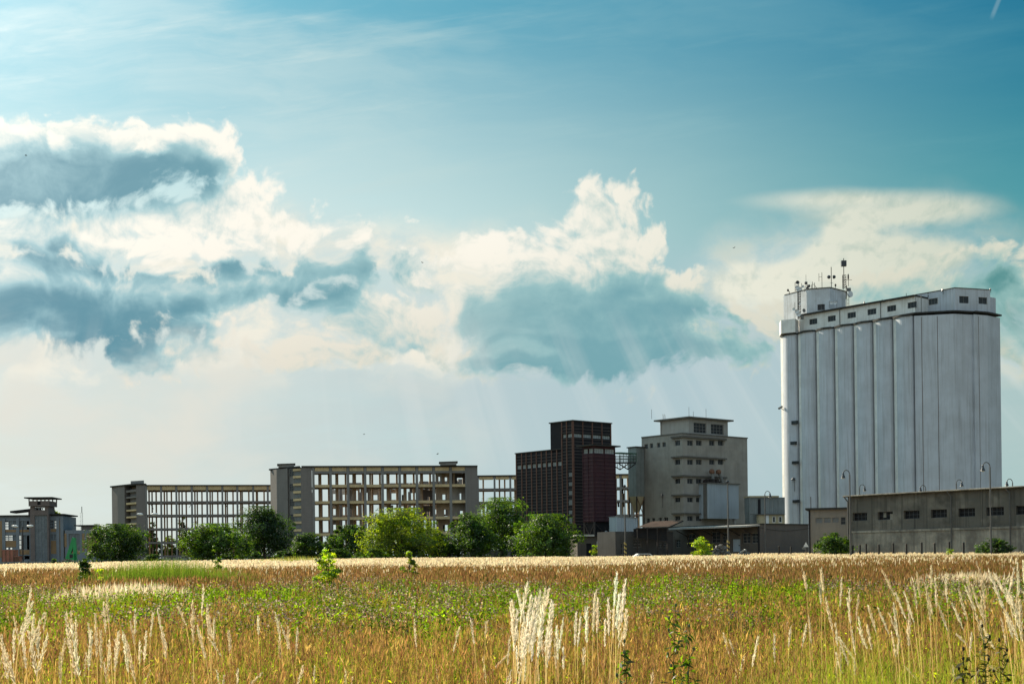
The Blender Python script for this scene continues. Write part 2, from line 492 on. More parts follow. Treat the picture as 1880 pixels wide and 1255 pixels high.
def mat(name, col, rough=0.85, var=0.25, scale=0.6, streak=0.0, fine=0.0, bump=0.0, metal=0.0, col2=None, patch=None, spec=0.3, courses=0.0):
    """weathered surface: patchy tone (var), rain streaks, fine grain; col2 = colour of the stains; patch = large second tone"""
    mt = bpy.data.materials.new(name); mt.use_nodes = True
    nt = mt.node_tree; N = nt.nodes; L = nt.links
    bs = N['Principled BSDF']
    bs.inputs['Roughness'].default_value = rough
    bs.inputs['Metallic'].default_value = metal
    bs.inputs['Specular IOR Level'].default_value = spec
    tcn = N.new('ShaderNodeTexCoord')
    def nz(sc, stretch=(1, 1, 1), det=5.0, ro=0.6):
        mp = N.new('ShaderNodeMapping'); mp.inputs['Scale'].default_value = stretch
        L.new(tcn.outputs['Object'], mp.inputs[0])
        n = N.new('ShaderNodeTexNoise'); n.inputs['Scale'].default_value = sc
        n.inputs['Detail'].default_value = det; n.inputs['Roughness'].default_value = ro
        L.new(mp.outputs[0], n.inputs['Vector'])
        return n.outputs[0]
    def mr(sock, a, b, lo, hi):
        n = N.new('ShaderNodeMapRange'); n.clamp = True
        L.new(sock, n.inputs[0])
        for i, x in enumerate((a, b, lo, hi)): n.inputs[i + 1].default_value = x
        return n.outputs[0]
    def mix(f, a, b, mode='MIX'):
        n = N.new('ShaderNodeMix'); n.data_type = 'RGBA'; n.blend_type = mode
        for i, x in ((0, f), (6, a), (7, b)):
            if isinstance(x, bpy.types.NodeSocket): L.new(x, n.inputs[i])
            else: n.inputs[i].default_value = x
        return n.outputs[2]
    c = tuple(col) if len(col) == 4 else (*col, 1.0)
    stain = col2 if col2 is not None else tuple(x * 0.45 for x in c[:3])
    stain = (*stain[:3], 1.0)
    out = mix(mr(nz(scale), 0.39, 0.62, 0.0, var), c, stain)
    if patch is not None:
        out = mix(mr(nz(scale * 0.6, det=3.0), 0.47, 0.53, 0.0, 0.8), out, (*patch[:3], 1.0))
    if streak:
        out = mix(mr(nz(1.0, (2.2, 2.2, 0.09), 6.0, 0.65), 0.49, 0.68, 0.0, streak), out, stain)
    if courses:
        w = N.new('ShaderNodeTexWave'); w.bands_direction = 'Z'; w.inputs['Scale'].default_value = 0.314 / courses
        w.inputs['Distortion'].default_value = 1.6; w.inputs['Detail'].default_value = 2.0
        L.new(tcn.outputs['Object'], w.inputs['Vector'])
        out = mix(mr(w.outputs['Fac'], 0.0, 0.25, 0.16, 0.0), out, stain)
    if fine:
        out = mix(mr(nz(14.0, det=3.0), 0.3, 0.7, 0.0, fine), out, stain)
    L.new(out, bs.inputs['Base Color'])
    if bump:
        b = N.new('ShaderNodeBump'); b.inputs['Strength'].default_value = bump; b.inputs['Distance'].default_value = 0.05
        L.new(nz(6.0), b.inputs['Height']); L.new(b.outputs[0], bs.inputs['Normal'])
    return mt

def glass_mat(name, col=(0.016, 0.018, 0.02), rough=0.2, spec=0.22):
    mt = bpy.data.materials.new(name); mt.use_nodes = True
    nt = mt.node_tree; bs = nt.nodes['Principled BSDF']
    n = nt.nodes.new('ShaderNodeTexNoise'); n.inputs['Scale'].default_value = 1.3
    tcn = nt.nodes.new('ShaderNodeTexCoord'); nt.links.new(tcn.outputs['Object'], n.inputs['Vector'])
    mx = nt.nodes.new('ShaderNodeMix'); mx.data_type = 'RGBA'
    mx.inputs[6].default_value = (*col, 1); mx.inputs[7].default_value = (*[c * 2.4 + 0.01 for c in col], 1)
    nt.links.new(n.outputs[0], mx.inputs[0]); nt.links.new(mx.outputs[2], bs.inputs['Base Color'])
    bs.inputs['Roughness'].default_value = rough
    bs.inputs['Specular IOR Level'].default_value = spec
    return mt

MT = dict(
    silo=mat('whitewashed silo concrete', (0.59, 0.62, 0.675), 0.9, 0.28, 0.22, 0.5, 0.16, 0.2, col2=(0.30, 0.30, 0.305)),
    gallery=mat('flaking white paint and painted strip sun', (0.84, 0.83, 0.80), 0.85, 0.25, 0.7, 0.35, 0.12, col2=(0.38, 0.34, 0.28)),  # real paint on gallery and parapet; on the cell strips it imitates sunlight
    tower_paint=mat('grey white render', (0.68, 0.71, 0.75), 0.85, 0.3, 0.6, 0.4, 0.1, col2=(0.30, 0.28, 0.26)),
    seam=mat('rusty seam', (0.16, 0.12, 0.10), 0.9, 0.4, 2.0),
    roof_felt=mat('tarred roof edge', (0.05, 0.048, 0.045), 0.9, 0.3, 1.0),
    mill=mat('grey mill render', (0.36, 0.335, 0.295), 0.92, 0.42, 0.35, 0.35, 0.12, 0.15, col2=(0.17, 0.155, 0.14)),
    mill_pale=mat('pale grey render', (0.38, 0.37, 0.345), 0.9, 0.3, 0.5, 0.3, 0.1, col2=(0.22, 0.20, 0.18)),
    ledge=mat('dark concrete ledge', (0.15, 0.14, 0.125), 0.95, 0.4, 1.0, 0.2),
    glass=glass_mat('dark window glass'),
    glass_black=glass_mat('black broken glass', (0.006, 0.006, 0.007), 0.5, 0.1),
    glass_pale=glass_mat('dusty pale glass', (0.20, 0.22, 0.22), 0.35, 0.35),
    glass_mid=glass_mat('dusty grey glass', (0.09, 0.10, 0.105), 0.3, 0.3),
    sash=mat('grey window frame', (0.20, 0.20, 0.19), 0.7, 0.3, 2.0),
    sash_white=mat('white window frame', (0.68, 0.66, 0.62), 0.6, 0.2, 2.0),
    dark=mat('dark interior', (0.018, 0.018, 0.02), 0.95, 0.2, 1.0),
    brick_dark=mat('dark louvre brick', (0.017, 0.016, 0.019), 0.85, 0.4, 0.6, 0.2, col2=(0.010, 0.010, 0.013)),
    fin=mat('weathered louvre fin', (0.085, 0.074, 0.072), 0.8, 0.45, 0.7, 0.2, col2=(0.03, 0.026, 0.026)),
    rib=mat('rust brown rib', (0.19, 0.098, 0.072), 0.8, 0.4, 0.8, 0.2, col2=(0.06, 0.035, 0.03)),
    maroon=mat('maroon sheet cladding', (0.055, 0.019, 0.026), 0.7, 0.4, 0.5, 0.3, col2=(0.016, 0.008, 0.011)),
    maroon_fin=mat('faded maroon ridge', (0.095, 0.046, 0.052), 0.7, 0.5, 0.6, 0.2, col2=(0.03, 0.016, 0.02)),
    steel_dark=mat('dark rusty steel', (0.035, 0.028, 0.026), 0.7, 0.4, 1.5),
    steel_grey=mat('galvanised hopper steel', (0.26, 0.28, 0.27), 0.55, 0.35, 0.6, 0.5, metal=0.25, col2=(0.12, 0.125, 0.12)),
    sheet=mat('pale blue corrugated sheet', (0.36, 0.41, 0.45), 0.55, 0.2, 0.4, 0.3, metal=0.15, col2=(0.19, 0.21, 0.23)),
    sheet_dull=mat('dull corrugated sheet', (0.22, 0.24, 0.24), 0.6, 0.35, 0.5, 0.5, metal=0.2, col2=(0.10, 0.11, 0.11)),
    rust_sheet=mat('rusted roof sheet', (0.20, 0.11, 0.07), 0.85, 0.5, 0.8, 0.0, col2=(0.08, 0.045, 0.03)),
    green_steel=mat('green painted steel', (0.05, 0.14, 0.09), 0.6, 0.35, 1.0),
    depot=mat('sooty depot wall', (0.085, 0.082, 0.078), 0.95, 0.45, 0.4, 0.3, 0.1, col2=(0.035, 0.034, 0.033)),
    depot_brown=mat('brown depot wall', (0.115, 0.098, 0.082), 0.95, 0.4, 0.5, 0.3, 0.1, col2=(0.05, 0.042, 0.036)),
    yard=mat('grey brown yard wall', (0.135, 0.118, 0.108), 0.95, 0.3, 0.3, 0.2, col2=(0.075, 0.066, 0.06)),
    cream=mat('cream render', (0.44, 0.37, 0.24), 0.9, 0.3, 0.7, 0.3, col2=(0.25, 0.2, 0.13)),
    annex=mat('beige annex render', (0.27, 0.24, 0.205), 0.92, 0.3, 0.4, 0.3, 0.1, col2=(0.16, 0.14, 0.12)),
    ware=mat('stained warehouse concrete', (0.215, 0.197, 0.167), 0.95, 0.85, 0.30, 0.85, 0.3, 0.3, col2=(0.060, 0.056, 0.050), patch=(0.115, 0.108, 0.095)),
    ware_low=mat('pale plinth concrete', (0.34, 0.315, 0.265), 0.95, 0.8, 0.45, 0.8, 0.3, 0.3, col2=(0.11, 0.10, 0.088)),
    frame=mat('grey frame concrete', (0.235, 0.225, 0.215), 0.95, 0.35, 0.35, 0.3, 0.1, col2=(0.13, 0.122, 0.115)),
    pier=mat('grey brick pier', (0.205, 0.185, 0.172), 0.95, 0.3, 0.3, 0.3, 0.1, col2=(0.13, 0.115, 0.105), courses=0.5),
    ochre=mat('ochre fascia', (0.62, 0.475, 0.265), 0.9, 0.4, 0.5, 0.3, col2=(0.26, 0.20, 0.13)),
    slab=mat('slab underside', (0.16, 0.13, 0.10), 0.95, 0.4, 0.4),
    plaster=mat('pale plaster', (0.55, 0.52, 0.47), 0.9, 0.4, 0.5, 0.3, col2=(0.28, 0.25, 0.22)),
    peach=mat('peach plaster', (0.66, 0.51, 0.36), 0.9, 0.4, 0.5, 0.3, col2=(0.30, 0.22, 0.16)),
    hall=mat('blue grey hall frame', (0.22, 0.24, 0.265), 0.9, 0.25, 0.5, 0.3, col2=(0.13, 0.14, 0.15)),
    hall_ochre=mat('ochre brick infill', (0.34, 0.215, 0.115), 0.9, 0.35, 0.6, 0.2, col2=(0.2, 0.125, 0.07)),
    hall_brick=mat('brown tower brick', (0.19, 0.15, 0.138), 0.9, 0.3, 0.6, 0.2, col2=(0.11, 0.09, 0.08)),
    red_rust=mat('faded red paint', (0.40, 0.16, 0.11), 0.8, 0.4, 0.8, 0.3, col2=(0.22, 0.10, 0.08)),
    pole=mat('grey lamp pole', (0.11, 0.105, 0.10), 0.7, 0.4, 1.5),
    lamp=mat('dark enamel lamp', (0.035, 0.038, 0.045), 0.35, 0.2, 3.0, spec=0.5),
    post=mat('black post', (0.03, 0.028, 0.026), 0.85, 0.3, 2.0),
    yellow=mat('faded yellow paint', (0.42, 0.32, 0.10), 0.7, 0.4, 3.0),
    white=mat('white enamel', (0.72, 0.73, 0.73), 0.5, 0.15, 1.0),
    fence=mat('grey concrete fence panel', (0.24, 0.245, 0.235), 0.95, 0.4, 0.6, 0.3, col2=(0.13, 0.13, 0.125)),
    rubble=mat('rubble', (0.20, 0.165, 0.14), 0.95, 0.6, 1.5, 0.0, 0.3),
    scrap=mat('mixed scrap', (0.20, 0.20, 0.20), 0.7, 0.7, 2.5, 0.0, 0.4, col2=(0.06, 0.05, 0.045)),
    machine=mat('green machine paint', (0.015, 0.30, 0.085), 0.45, 0.3, 1.0, spec=0.5),
    tyre=mat('black rubber', (0.02, 0.02, 0.02), 0.9, 0.2, 3.0),
    blue=mat('blue car paint', (0.05, 0.12, 0.35), 0.35, 0.1, 1.0, spec=0.5),
    orange=mat('rusty duct hood', (0.20, 0.10, 0.06), 0.6, 0.4, 1.5),
    bark=mat('bark', (0.075, 0.056, 0.042), 0.95, 0.5, 3.0),
)

def terrain(x, y):
    """height of the field: nearly level by the camera, rising gently to the buildings"""
    x = np.asarray(x, dtype=float); y = np.asarray(y, dtype=float)
    d = np.clip(y, 0, None)
    z = np.where(d < 10, 0, 0.009 * (d - 10))
    z = np.where(d > 220, 1.89 + 0.004 * (np.clip(d, 220, 520) - 220), z)
    u = 0.06 * np.sin(x * 0.21 + 1.3) * np.sin(y * 0.16 + 0.4) + 0.10 * np.sin(x * 0.07 + y * 0.05)
    fade = np.clip((y - 9) / 12, 0, 1) * np.clip((260 - y) / 60, 0, 1)
    return z + u * fade

def tz(x, y): return float(terrain(x, y))

def window(parent, mp, r, nx=2, nz=1, fw=0.07, glass='glass', sash='sash', name='window', rec=0.16, fd=0.06):
    """frame with bars (one mesh) and its glass as a child; r = (s0, s1, z0, z1)"""
    s0, s1, z0, z1 = r
    f = MB()
    def bar(a, b, c, d):
        p = [mp(s, z, dp) for dp in (rec - fd, rec) for z in (c, d) for s in (a, b)]
        f._add(p, [(0, 2, 3, 1), (4, 5, 7, 6), (0, 1, 5, 4), (2, 6, 7, 3), (0, 4, 6, 2), (1, 3, 7, 5)], 0)
    bar(s0, s0 + fw, z0, z1); bar(s1 - fw, s1, z0, z1)
    bar(s0 + fw, s1 - fw, z0, z0 + fw); bar(s0 + fw, s1 - fw, z1 - fw, z1)
    for i in range(1, nx):
        s = s0 + (s1 - s0) * i / nx; bar(s - fw * .4, s + fw * .4, z0 + fw, z1 - fw)
    xs = [s0 + (s1 - s0) * i / nx for i in range(nx + 1)]
    for j in range(1, nz):
        z = z0 + (z1 - z0) * j / nz
        for i in range(nx):
            a = xs[i] + (fw if i == 0 else fw * .4); b = xs[i + 1] - (fw if i == nx - 1 else fw * .4)
            bar(a, b, z - fw * .35, z + fw * .35)
    o = f.build(name, MT[sash], parent)
    g = MB()
    g.quad(mp(s0 + .01, z0 + .01, rec - 0.02), mp(s1 - .01, z0 + .01, rec - 0.02), mp(s1 - .01, z1 - .01, rec - 0.02), mp(s0 + .01, z1 - .01, rec - 0.02))
    g.build('pane', MT[glass], o)
    return o
# ------------------------------------------------------------------ grain silo
def solve_right(Fm, px, py=900): return Fm.right(px, py)[0]
def solve_left(Fm, px, py=900): return Fm.left(px, py)[0]

def ztop(px, py, d): return W(px, py, d).z

def grain_silo():
    S = Frame(1683, 760, 262.0, 41.0, zbase=1.6)
    root = thing('grain_silo', 'tall white concrete grain silo with ribbed cells and a gallery along its top', 'silo', S.o, S.a)
    zb = -1.5
    zt = ztop(1683, 580, 262.0) - S.o.z
    L = S.left(1434.5, 760, -.6)[0]
    n = 7; p = L / n
    # plan of the near end, from the first cell round to the far right corner
    end = [S.loc(px, 760, d) for px, d in ((1735, 260.4), (1753, 260.0), (1788, 261.3), (1790, 260.8), (1815, 262.2), (1838, 265.2))]
    end = [(q.x, q.y) for q in end]
    backR = (end[-1][0] + 0.2, end[-1][1] + L + 2)
    backL = (backR[0], L + 2)
    def cells(off):
        pts = []
        for k in range(n - 1, -1, -1):
            c = (0.25, (k + 0.5) * p); rr = p * 0.54 + off
            for j in range(9):
                a = R(-74 + 148 * j / 8)
                pts.append((c[0] - rr * math.cos(a) * 1.02, c[1] - rr * math.sin(a) if True else 0))
        return pts
    # every cell is a part of its own (half-round shaft with its cornice)
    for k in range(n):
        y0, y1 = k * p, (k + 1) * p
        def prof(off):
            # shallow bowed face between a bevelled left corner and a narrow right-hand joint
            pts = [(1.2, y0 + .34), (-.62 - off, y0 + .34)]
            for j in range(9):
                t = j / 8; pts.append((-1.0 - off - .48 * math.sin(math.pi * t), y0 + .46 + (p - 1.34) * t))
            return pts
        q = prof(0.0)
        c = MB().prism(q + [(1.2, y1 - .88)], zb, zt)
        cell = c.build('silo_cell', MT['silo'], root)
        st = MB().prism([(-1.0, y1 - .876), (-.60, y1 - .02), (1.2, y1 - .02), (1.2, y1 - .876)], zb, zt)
        st.build('painted_sun_strip', MT['gallery'], cell)  # white colour stands in for sun catching the bevelled edge of each cell
        k2 = MB()
        q2 = prof(.28)
        k2.prism(q2 + [(-.80, y1 - .01), (1.2, y1 - .01)], zt + .004, zt + 0.34)
        k2.build('cornice', MT['roof_felt'], cell)
    rr = p * 0.545
    core = MB()
    core.prism([(1.19, 0.155)] + [(-.45, 0.0)] + end + [backR, backL, (1.2, L - .2)], zb, zt - .01)
    core.build('silo_end', MT['silo'], root)
    cap = MB()
    def outset(poly, off):
        cx = sum(q[0] for q in poly) / len(poly); cy = sum(q[1] for q in poly) / len(poly)
        out = []
        for q in poly:
            d = Vector((q[0] - cx, q[1] - cy)); l = d.length
            out.append((q[0] + d.x / l * off, q[1] + d.y / l * off))
        return out
    endc = [(-0.6, 0.0)] + [(x, y - .3) for x, y in end[:-1]] + [(end[-1][0] + .35, end[-1][1] - .2)]
    cap.prism(endc + [(backR[0] + .3, backR[1]), (backL[0], backL[1]), (1.3, L)], zt + .35, zt + 0.62)
    cap.build('roof_slab', MT['roof_felt'], root)
    # thin vertical seams on the end wall
    for px in (1710, 1731, 1814):
        q0 = S.loc(px, 760, 260)
        t0, t1 = min(zip(end[:-1], end[1:]), key=lambda s: abs((s[0][0] + s[1][0]) / 2 - q0.x)) if px > 1735 else ((-.45, 0.0), end[0])
        f = (q0.x - t0[0]) / (t1[0] - t0[0]); y = t0[1] + f * (t1[1] - t0[1])
        MB().box(q0.x - .035, q0.x + .035, y - .04, y + .04, zb, zt - .3).build('seam', MT['seam'], root)
    zc = zt + 0.62
    # gallery running along the top
    gx = 0.9
    g0 = solve_left(S, 1735, 560); g1 = solve_left(S, 1462, 590)
    g0 = 0.6
    zg = S.left(1733, 548, gx)[1]
    zg = zc + 3.2
    wins = []
    for a, b in ((335, 392), (468, 525), (610, 670), (754, 817), (896, 960), (1043, 1108), (1193, 1260)):
        pa, pb = 1400 + a / 3.917, 1400 + b / 3.917
        s0 = S.left(pb, 570, gx)[0]; s1 = S.left(pa, 570, gx)[0]
        wins.append((s0, s1, zc + 1.15, zc + 2.25))
    gb = MB()
    gb.wall(mapL(gx), g0, g1, zc, zg, wins, 0.18)
    gb.box(gx + .25, gx + 5, g0, g1, zc, zg - .002)
    gal = gb.build('gallery', MT['gallery'], root)
    for r in wins: window(gal, mapL(gx), r, nx=3, fw=0.06, glass='glass', rec=.17)
    MB().prism([(gx - .55, g0 - .1), (gx + 5.4, g0 - .1), (gx + 5.4, g1 + .1), (gx - .55, g1 + .1)], zg + .003, zg + .26).build('roof', MT['roof_felt'], gal)
    for px in (1542, 1617, 1692):
        s = S.left(px, 570, gx)[0]
        MB().tube((gx - .09, s, zc), (gx - .09, s, zg), .07, 6).build('downpipe', MT['sash'], gal)
    # head house over the near end
    hp = [S.loc(px, 600, d) for px, d in ((1733.5, 263.2), (1753.8, 261.3), (1790, 262.6), (1818.7, 263.8), (1827, 266.5))]
    hp = [(q.x, q.y) for q in hp]
    zh = zc + 4.3
    hm = MB()
    hb = [hp[0], hp[1], hp[2], hp[3]]
    # front walls with windows between consecutive plan corners
    def seg_map(a, b):
        d = Vector((b[0] - a[0], b[1] - a[1])); l = d.length; d /= l
        nrm = Vector((-d.y, d.x))
        return (lambda s, z, dp: (a[0] + d.x * s + nrm.x * dp, a[1] + d.y * s + nrm.y * dp, z)), l
    hw = []
    for i in range(3):
        mp, l = seg_map(hb[i], hb[i + 1])
        holes = []
        if i == 1: holes = [(l * .22, l * .70, zc + 1.6, zc + 2.9)]
        if i == 2: holes = [(l * .25, l * .80, zc + 1.65, zc + 2.9)]
        hm.wall(mp, 0, l, zc, zh, holes, .2)
        hw += [(mp, h) for h in holes]
    hm.prism([(x, y + .45) for x, y in hb] + [(hb[-1][0], hb[-1][1] + 6), (hb[0][0], hb[0][1] + 6)], zc, zh - .004)
    hm.box(hb[3][0] + .01, hp[4][0], hp[4][1] - .2, hp[4][1] + 5, zc, zh - 1.0)
    head = hm.build('head_house', MT['silo'], root)
    for mp, h in hw: window(head, mp, h, nx=2, fw=.07, sash='sash', rec=.19)
    MB().prism(outset([(x, y) for x, y in hb] + [(hb[-1][0], hb[-1][1] + 6), (hb[0][0], hb[0][1] + 6)], .12), zh, zh + .14).build('roof', MT['ledge'], head)
    # tower block on the far end carrying the aerials
    tp = [S.loc(px, 560, d) for px, d in ((1441.6, 289.0), (1484, 283.0), (1524, 281.6), (1553, 286.0))]
    tp = [(q.x, q.y) for q in tp]
    tbk = [S.loc(px, 560, d) for px, d in ((1446, 295.0), (1553, 294.0))]; tbk = [(q.x, q.y) for q in tbk]
    zt2 = ztop(1500, 531, 283) - S.o.z
    tm = MB(); tw = []
    spec = {0: [((177, 242, 715, 805))], 1: [(588, 698, 660, 740)], 2: []}
    for i in range(3):
        mp, l = seg_map(tp[i], tp[i + 1]); holes = []
        zz = (zc + 4.3, zc + 5.6)
        if i == 0: holes = [(l * .12, l * .32, zc + 3.4, zc + 4.9), (l * .72, l * .94, zc + 4.0, zc + 5.3)]
        if i == 1: holes = [(l * .42, l * .76, zc + 4.2, zc + 5.4)]
        tm.wall(mp, 0, l, zc, zt2, holes, .2); tw += [(mp, h) for h in holes]
    tm.prism([(tp[0][0], tp[0][1] + .4), (tp[1][0], tp[1][1] + .4), (tp[2][0], tp[2][1] + .4), (tp[3][0], tp[3][1] + .4), tbk[1], tbk[0]], zc - .3, zt2 - .004)
    tb = tm.build('lift_tower', MT['tower_paint'], root)
    for mp, h in tw: window(tb, mp, h, nx=2, fw=.07, sash='sash', rec=.19)
    MB().prism(outset(tp + [tbk[1], tbk[0]], .15), zt2, zt2 + .16).build('roof', MT['ledge'], tb)
    # parapet stub at the far left end
    q0 = S.loc(1434, 600, 282.5); q1 = S.loc(1460, 600, 281.0)
    MB().prism([(q0.x, q0.y), (q1.x, q1.y), (q1.x + 2.5, q1.y + 1), (q0.x + 2.5, q0.y + 2.4)], zc - .25, zc + 2.4).build('parapet', MT['gallery'], root)
    # slit windows, bracket lamp and vent in the farthest cell
    for (x0, x1, y0, y1) in ((1453, 1463, 772, 778), (1451, 1460.5, 810, 815.5), (1454, 1464, 846, 851), (1455, 1466, 917, 922)):
        r = S.lrect(x0, x1, y0, y1, -1.46)
        MB().box(-1.50, -1.0, r[0], r[1], r[2], r[3]).build('slit_window', MT['glass'], root)
    s, z = S.left(1459, 881, -1.3)
    MB().lathe([(.1, .5), (.45, .12), (.45, 0), (.1, -.05)], (-1.75, s, z), 10).tube((-1.75, s, z + .4), (-1.1, s, z + .4), .06).tube((-1.4, s, z), (-1.32, s, z - 2.2), .05).build('bracket_lamp', MT['lamp'], root)
    s, z = S.left(1434, 748, 0.3)
    q = S.loc(1431, 748, 283.5)
    MB().tube((q.x - .2, q.y, q.z - .2), (q.x + .7, q.y - .1, q.z + .25), .22, 8).tube((q.x + .4, q.y, q.z), (q.x + 1.4, q.y - .1, q.z - .5), .06).build('floodlight', MT['sash'], root)
    return S, zc, zt2, tp, zg

S_FR, S_ZC, S_ZT2, S_TP, S_ZG = grain_silo()

# aerials on the silo roof, each a thing of its own
def aerial(px, pyb, pyt, d, label, kind='whip', cat='antenna', name='antenna_mast'):
    b = W(px, pyb, d); t = W(px, pyt, d)
    h = t.z - b.z
    root = thing(name, label, cat, (b.x, b.y, b.z), 0.0, 'aerials on the silo roof')
    return root, h

def dish(parent, x, y, z, r, ax, m='white'):
    MB().lathe([(r * .12, -.16), (r * .6, -.12), (r, .02), (r * .97, .06), (r * .5, -.03), (.02, -.08)], (x, y, z), 14, axis=ax).build('dish', MT[m], parent)

def lattice(mb, h, w, n):
    for sx, sy in ((-1, -1), (1, -1), (0, 1)):
        mb.tube((sx * w, sy * w, 0), (sx * w, sy * w, h), .045, 5)
    c = [(-w, -w), (w, -w), (0, w)]
    for i in range(n):
        z0, z1 = h * i / n, h * (i + 1) / n
        for k in range(3):
            a, b = c[k], c[(k + 1) % 3]
            mb.tube((*a, z0), (*b, z1), .03, 4)
            mb.tube((*a, z1), (*b, z1), .03, 4)
    return mb

r_, h = aerial(1549.5, 531, 474, 284, 'tallest roof mast with a square black panel near its tip', 'panel')
lattice(MB(), h * .45, .35, 6).build('lattice', MT['post'], r_)
MB().tube((0, 0, h * .45), (0, 0, h), .07, 6).build('mast', MT['post'], r_)
MB().box(-.5, .5, -.35, .35, h * .74, h * .92).build('panel', MT['lamp'], r_)
MB().tube((.9, 0, h * .1), (.9, 0, h * .5), .05).tube((.0, 0, h * .3), (1.6, 0, h * .3), .04).box(.75, 1.0, -.1, .1, h * .33, h * .47).build('side_arm', MT['post'], r_)
r_, h = aerial(1526.5, 532, 490, 284, 'thin roof mast with two black drum dishes back to back')
MB().tube((0, 0, 0), (0, 0, h), .07, 6).path([(-.25, 0, h * .1), (.25, 0, h * .1)], .03).path([(-.25, 0, h * .3), (.3, 0, h * .3)], .03).build('mast', MT['post'], r_)
for s in (-1, 1): MB().lathe([(.34, 0), (.36, .25), (.2, .5)], (s * .35, 0, h * .56), 12, axis=(s, -.5, 0)).build('drum_dish', MT['lamp'], r_)
r_, h = aerial(1509.3, 533, 500, 284, 'slender whip aerial with a short parallel rod on a cross arm')
MB().tube((0, 0, 0), (0, 0, h), .05, 5).build('mast', MT['post'], r_)
MB().tube((-.6, 0, h * .5), (-.6, 0, h * .95), .04).tube((-.6, 0, h * .75), (0, 0, h * .75), .03).build('cross_arm', MT['post'], r_)
r_, h = aerial(1480, 535, 504, 284, 'plain thin whip aerial behind the cluster of dishes')
MB().tube((0, 0, 0), (0, 0, h), .035, 5).build('mast', MT['sash'], r_)
MB().tube((0, 0, 0), (0, 0, .5), .09, 6).build('base', MT['post'], r_)
r_, h = aerial(1482, 535, 517, 283.6, 'black cluster of drum aerials with a tripod frame')
MB().tube((0, 0, 0), (0, 0, h), .07).path([(0, 0, .3), (.9, 0, .3), (.9, 0, h * .7)], .05).path([(-.5, 0, 0), (-.4, 0, h * .6)], .05).build('mast', MT['post'], r_)
for a, zz in ((-.25, .85), (.3, .55), (.0, .3)): MB().lathe([(.28, 0), (.3, .2), (.15, .35)], (a, 0, h * zz), 10, axis=(a, -1, 0.01)).build('drum_dish', MT['lamp'], r_)
r_, h = aerial(1493.5, 534, 517, 284, 'small black three legged frame aerial by the roof edge')
MB().tube((-.25, 0, 0), (-.2, 0, h), .05).tube((.25, 0, 0), (.22, 0, h * .9), .05).tube((.2, 0, h * .65), (1.0, 0, 0), .05).path([(-.22, 0, h * .7), (.22, 0, h * .7)], .04).build('frame', MT['post'], r_)
r_, h = aerial(1534, 532, 521, 284, 'short stubby lamp post aerial between the two tall masts')
MB().tube((0, 0, 0), (0, 0, h * .6), .05).lathe([(.1, h * .55), (.2, h * .8), (.08, h)], (0, 0, 0), 8).build('mast', MT['post'], r_)
r_, h = aerial(1449.5, 541, 530, 286, 'small bent lamp aerial at the far left roof corner')
MB().tube((0, 0, 0), (0, 0, h * .6), .05).tube((0, 0, h * .5), (-.3, 0, h * .6), .05).lathe([(.2, 0), (.2, .3), (.08, .45)], (-.3, 0, h * .6), 8).build('mast', MT['post'], r_)
r_, h = aerial(1467, 586, 517, 281.2, 'lattice mast up the front of the roof tower hung with white dishes')
lattice(MB(), h * .8, .3, 12).build('lattice', MT['post'], r_)
MB().path([(-.7, 0, h * .74), (-.7, 0, h * .98), (.3, 0, h * .98)], .05).tube((.6, 0, h * .75), (.6, 0, h * .96), .05).tube((-.7, 0, h * .78), (.7, 0, h * .78), .05).tube((0, 0, h * .8), (0, 0, h), .06).build('top_frame', MT['post'], r_)
for (dx_, zz, rr, mm) in ((-.3, .97, .36, 'lamp'), (-.35, .84, .42, 'white'), (.2, .80, .38, 'white'), (.75, .86, .28, 'white'), (-.3, .77, .3, 'white'), (.1, .40, .22, 'white'), (-.5, .20, .45, 'white'), (-.2, .13, .5, 'white'), (.9, .22, .4, 'sash'), (-1.1, .26, .3, 'white')):
    dish(r_, dx_, -.45, h * zz, rr, (dx_ * .6, -1, .05), mm)
MB().box(.3, .9, -.3, .3, 0, .7).path([(-.8, 0, .2), (-.8, 0, h * .45)], .05).build('cabinet', MT['sash'], r_)
r_, h = aerial(1555, 571, 524, 284.5, 'white drum dish on a ladder rail at the right edge of the roof tower')
MB().tube((0, 0, 0), (0, 0, h), .06).tube((.4, 0, 0), (.4, 0, h * .7), .05).path([(0, 0, h * .15), (.4, 0, h * .15)], .03).path([(0, 0, h * .3), (.4, 0, h * .3)], .03).path([(0, 0, h * .45), (.4, 0, h * .45)], .03).build('rail', MT['post'], r_)
MB().lathe([(.3, .55), (.62, .35), (.62, 0), (.1, -.02)], (.75, -.2, h * .66), 16, axis=(-.5, .8, 0)).build('drum_dish', MT['white'], r_)
MB().box(-.1, .8, -.2, .2, h * .78, h * .9).build('panel', MT['sash'], r_)
r_, h = aerial(1529.7, 566, 552, 281.0, 'pair of small round white dishes on the tower wall')
MB().tube((-.7, 0, h), (-.7, 0, 0), .04).tube((.7, 0, h * 1.1), (.7, 0, 0), .04).path([(-.9, 0, h * .8), (.9, 0, h * .9)], .035).build('bracket', MT['sash'], r_)
for s, rr in ((-.4, .33), (.35, .36)): dish(r_, s, -.12, h * .7, rr, (-.2, -1, 0))
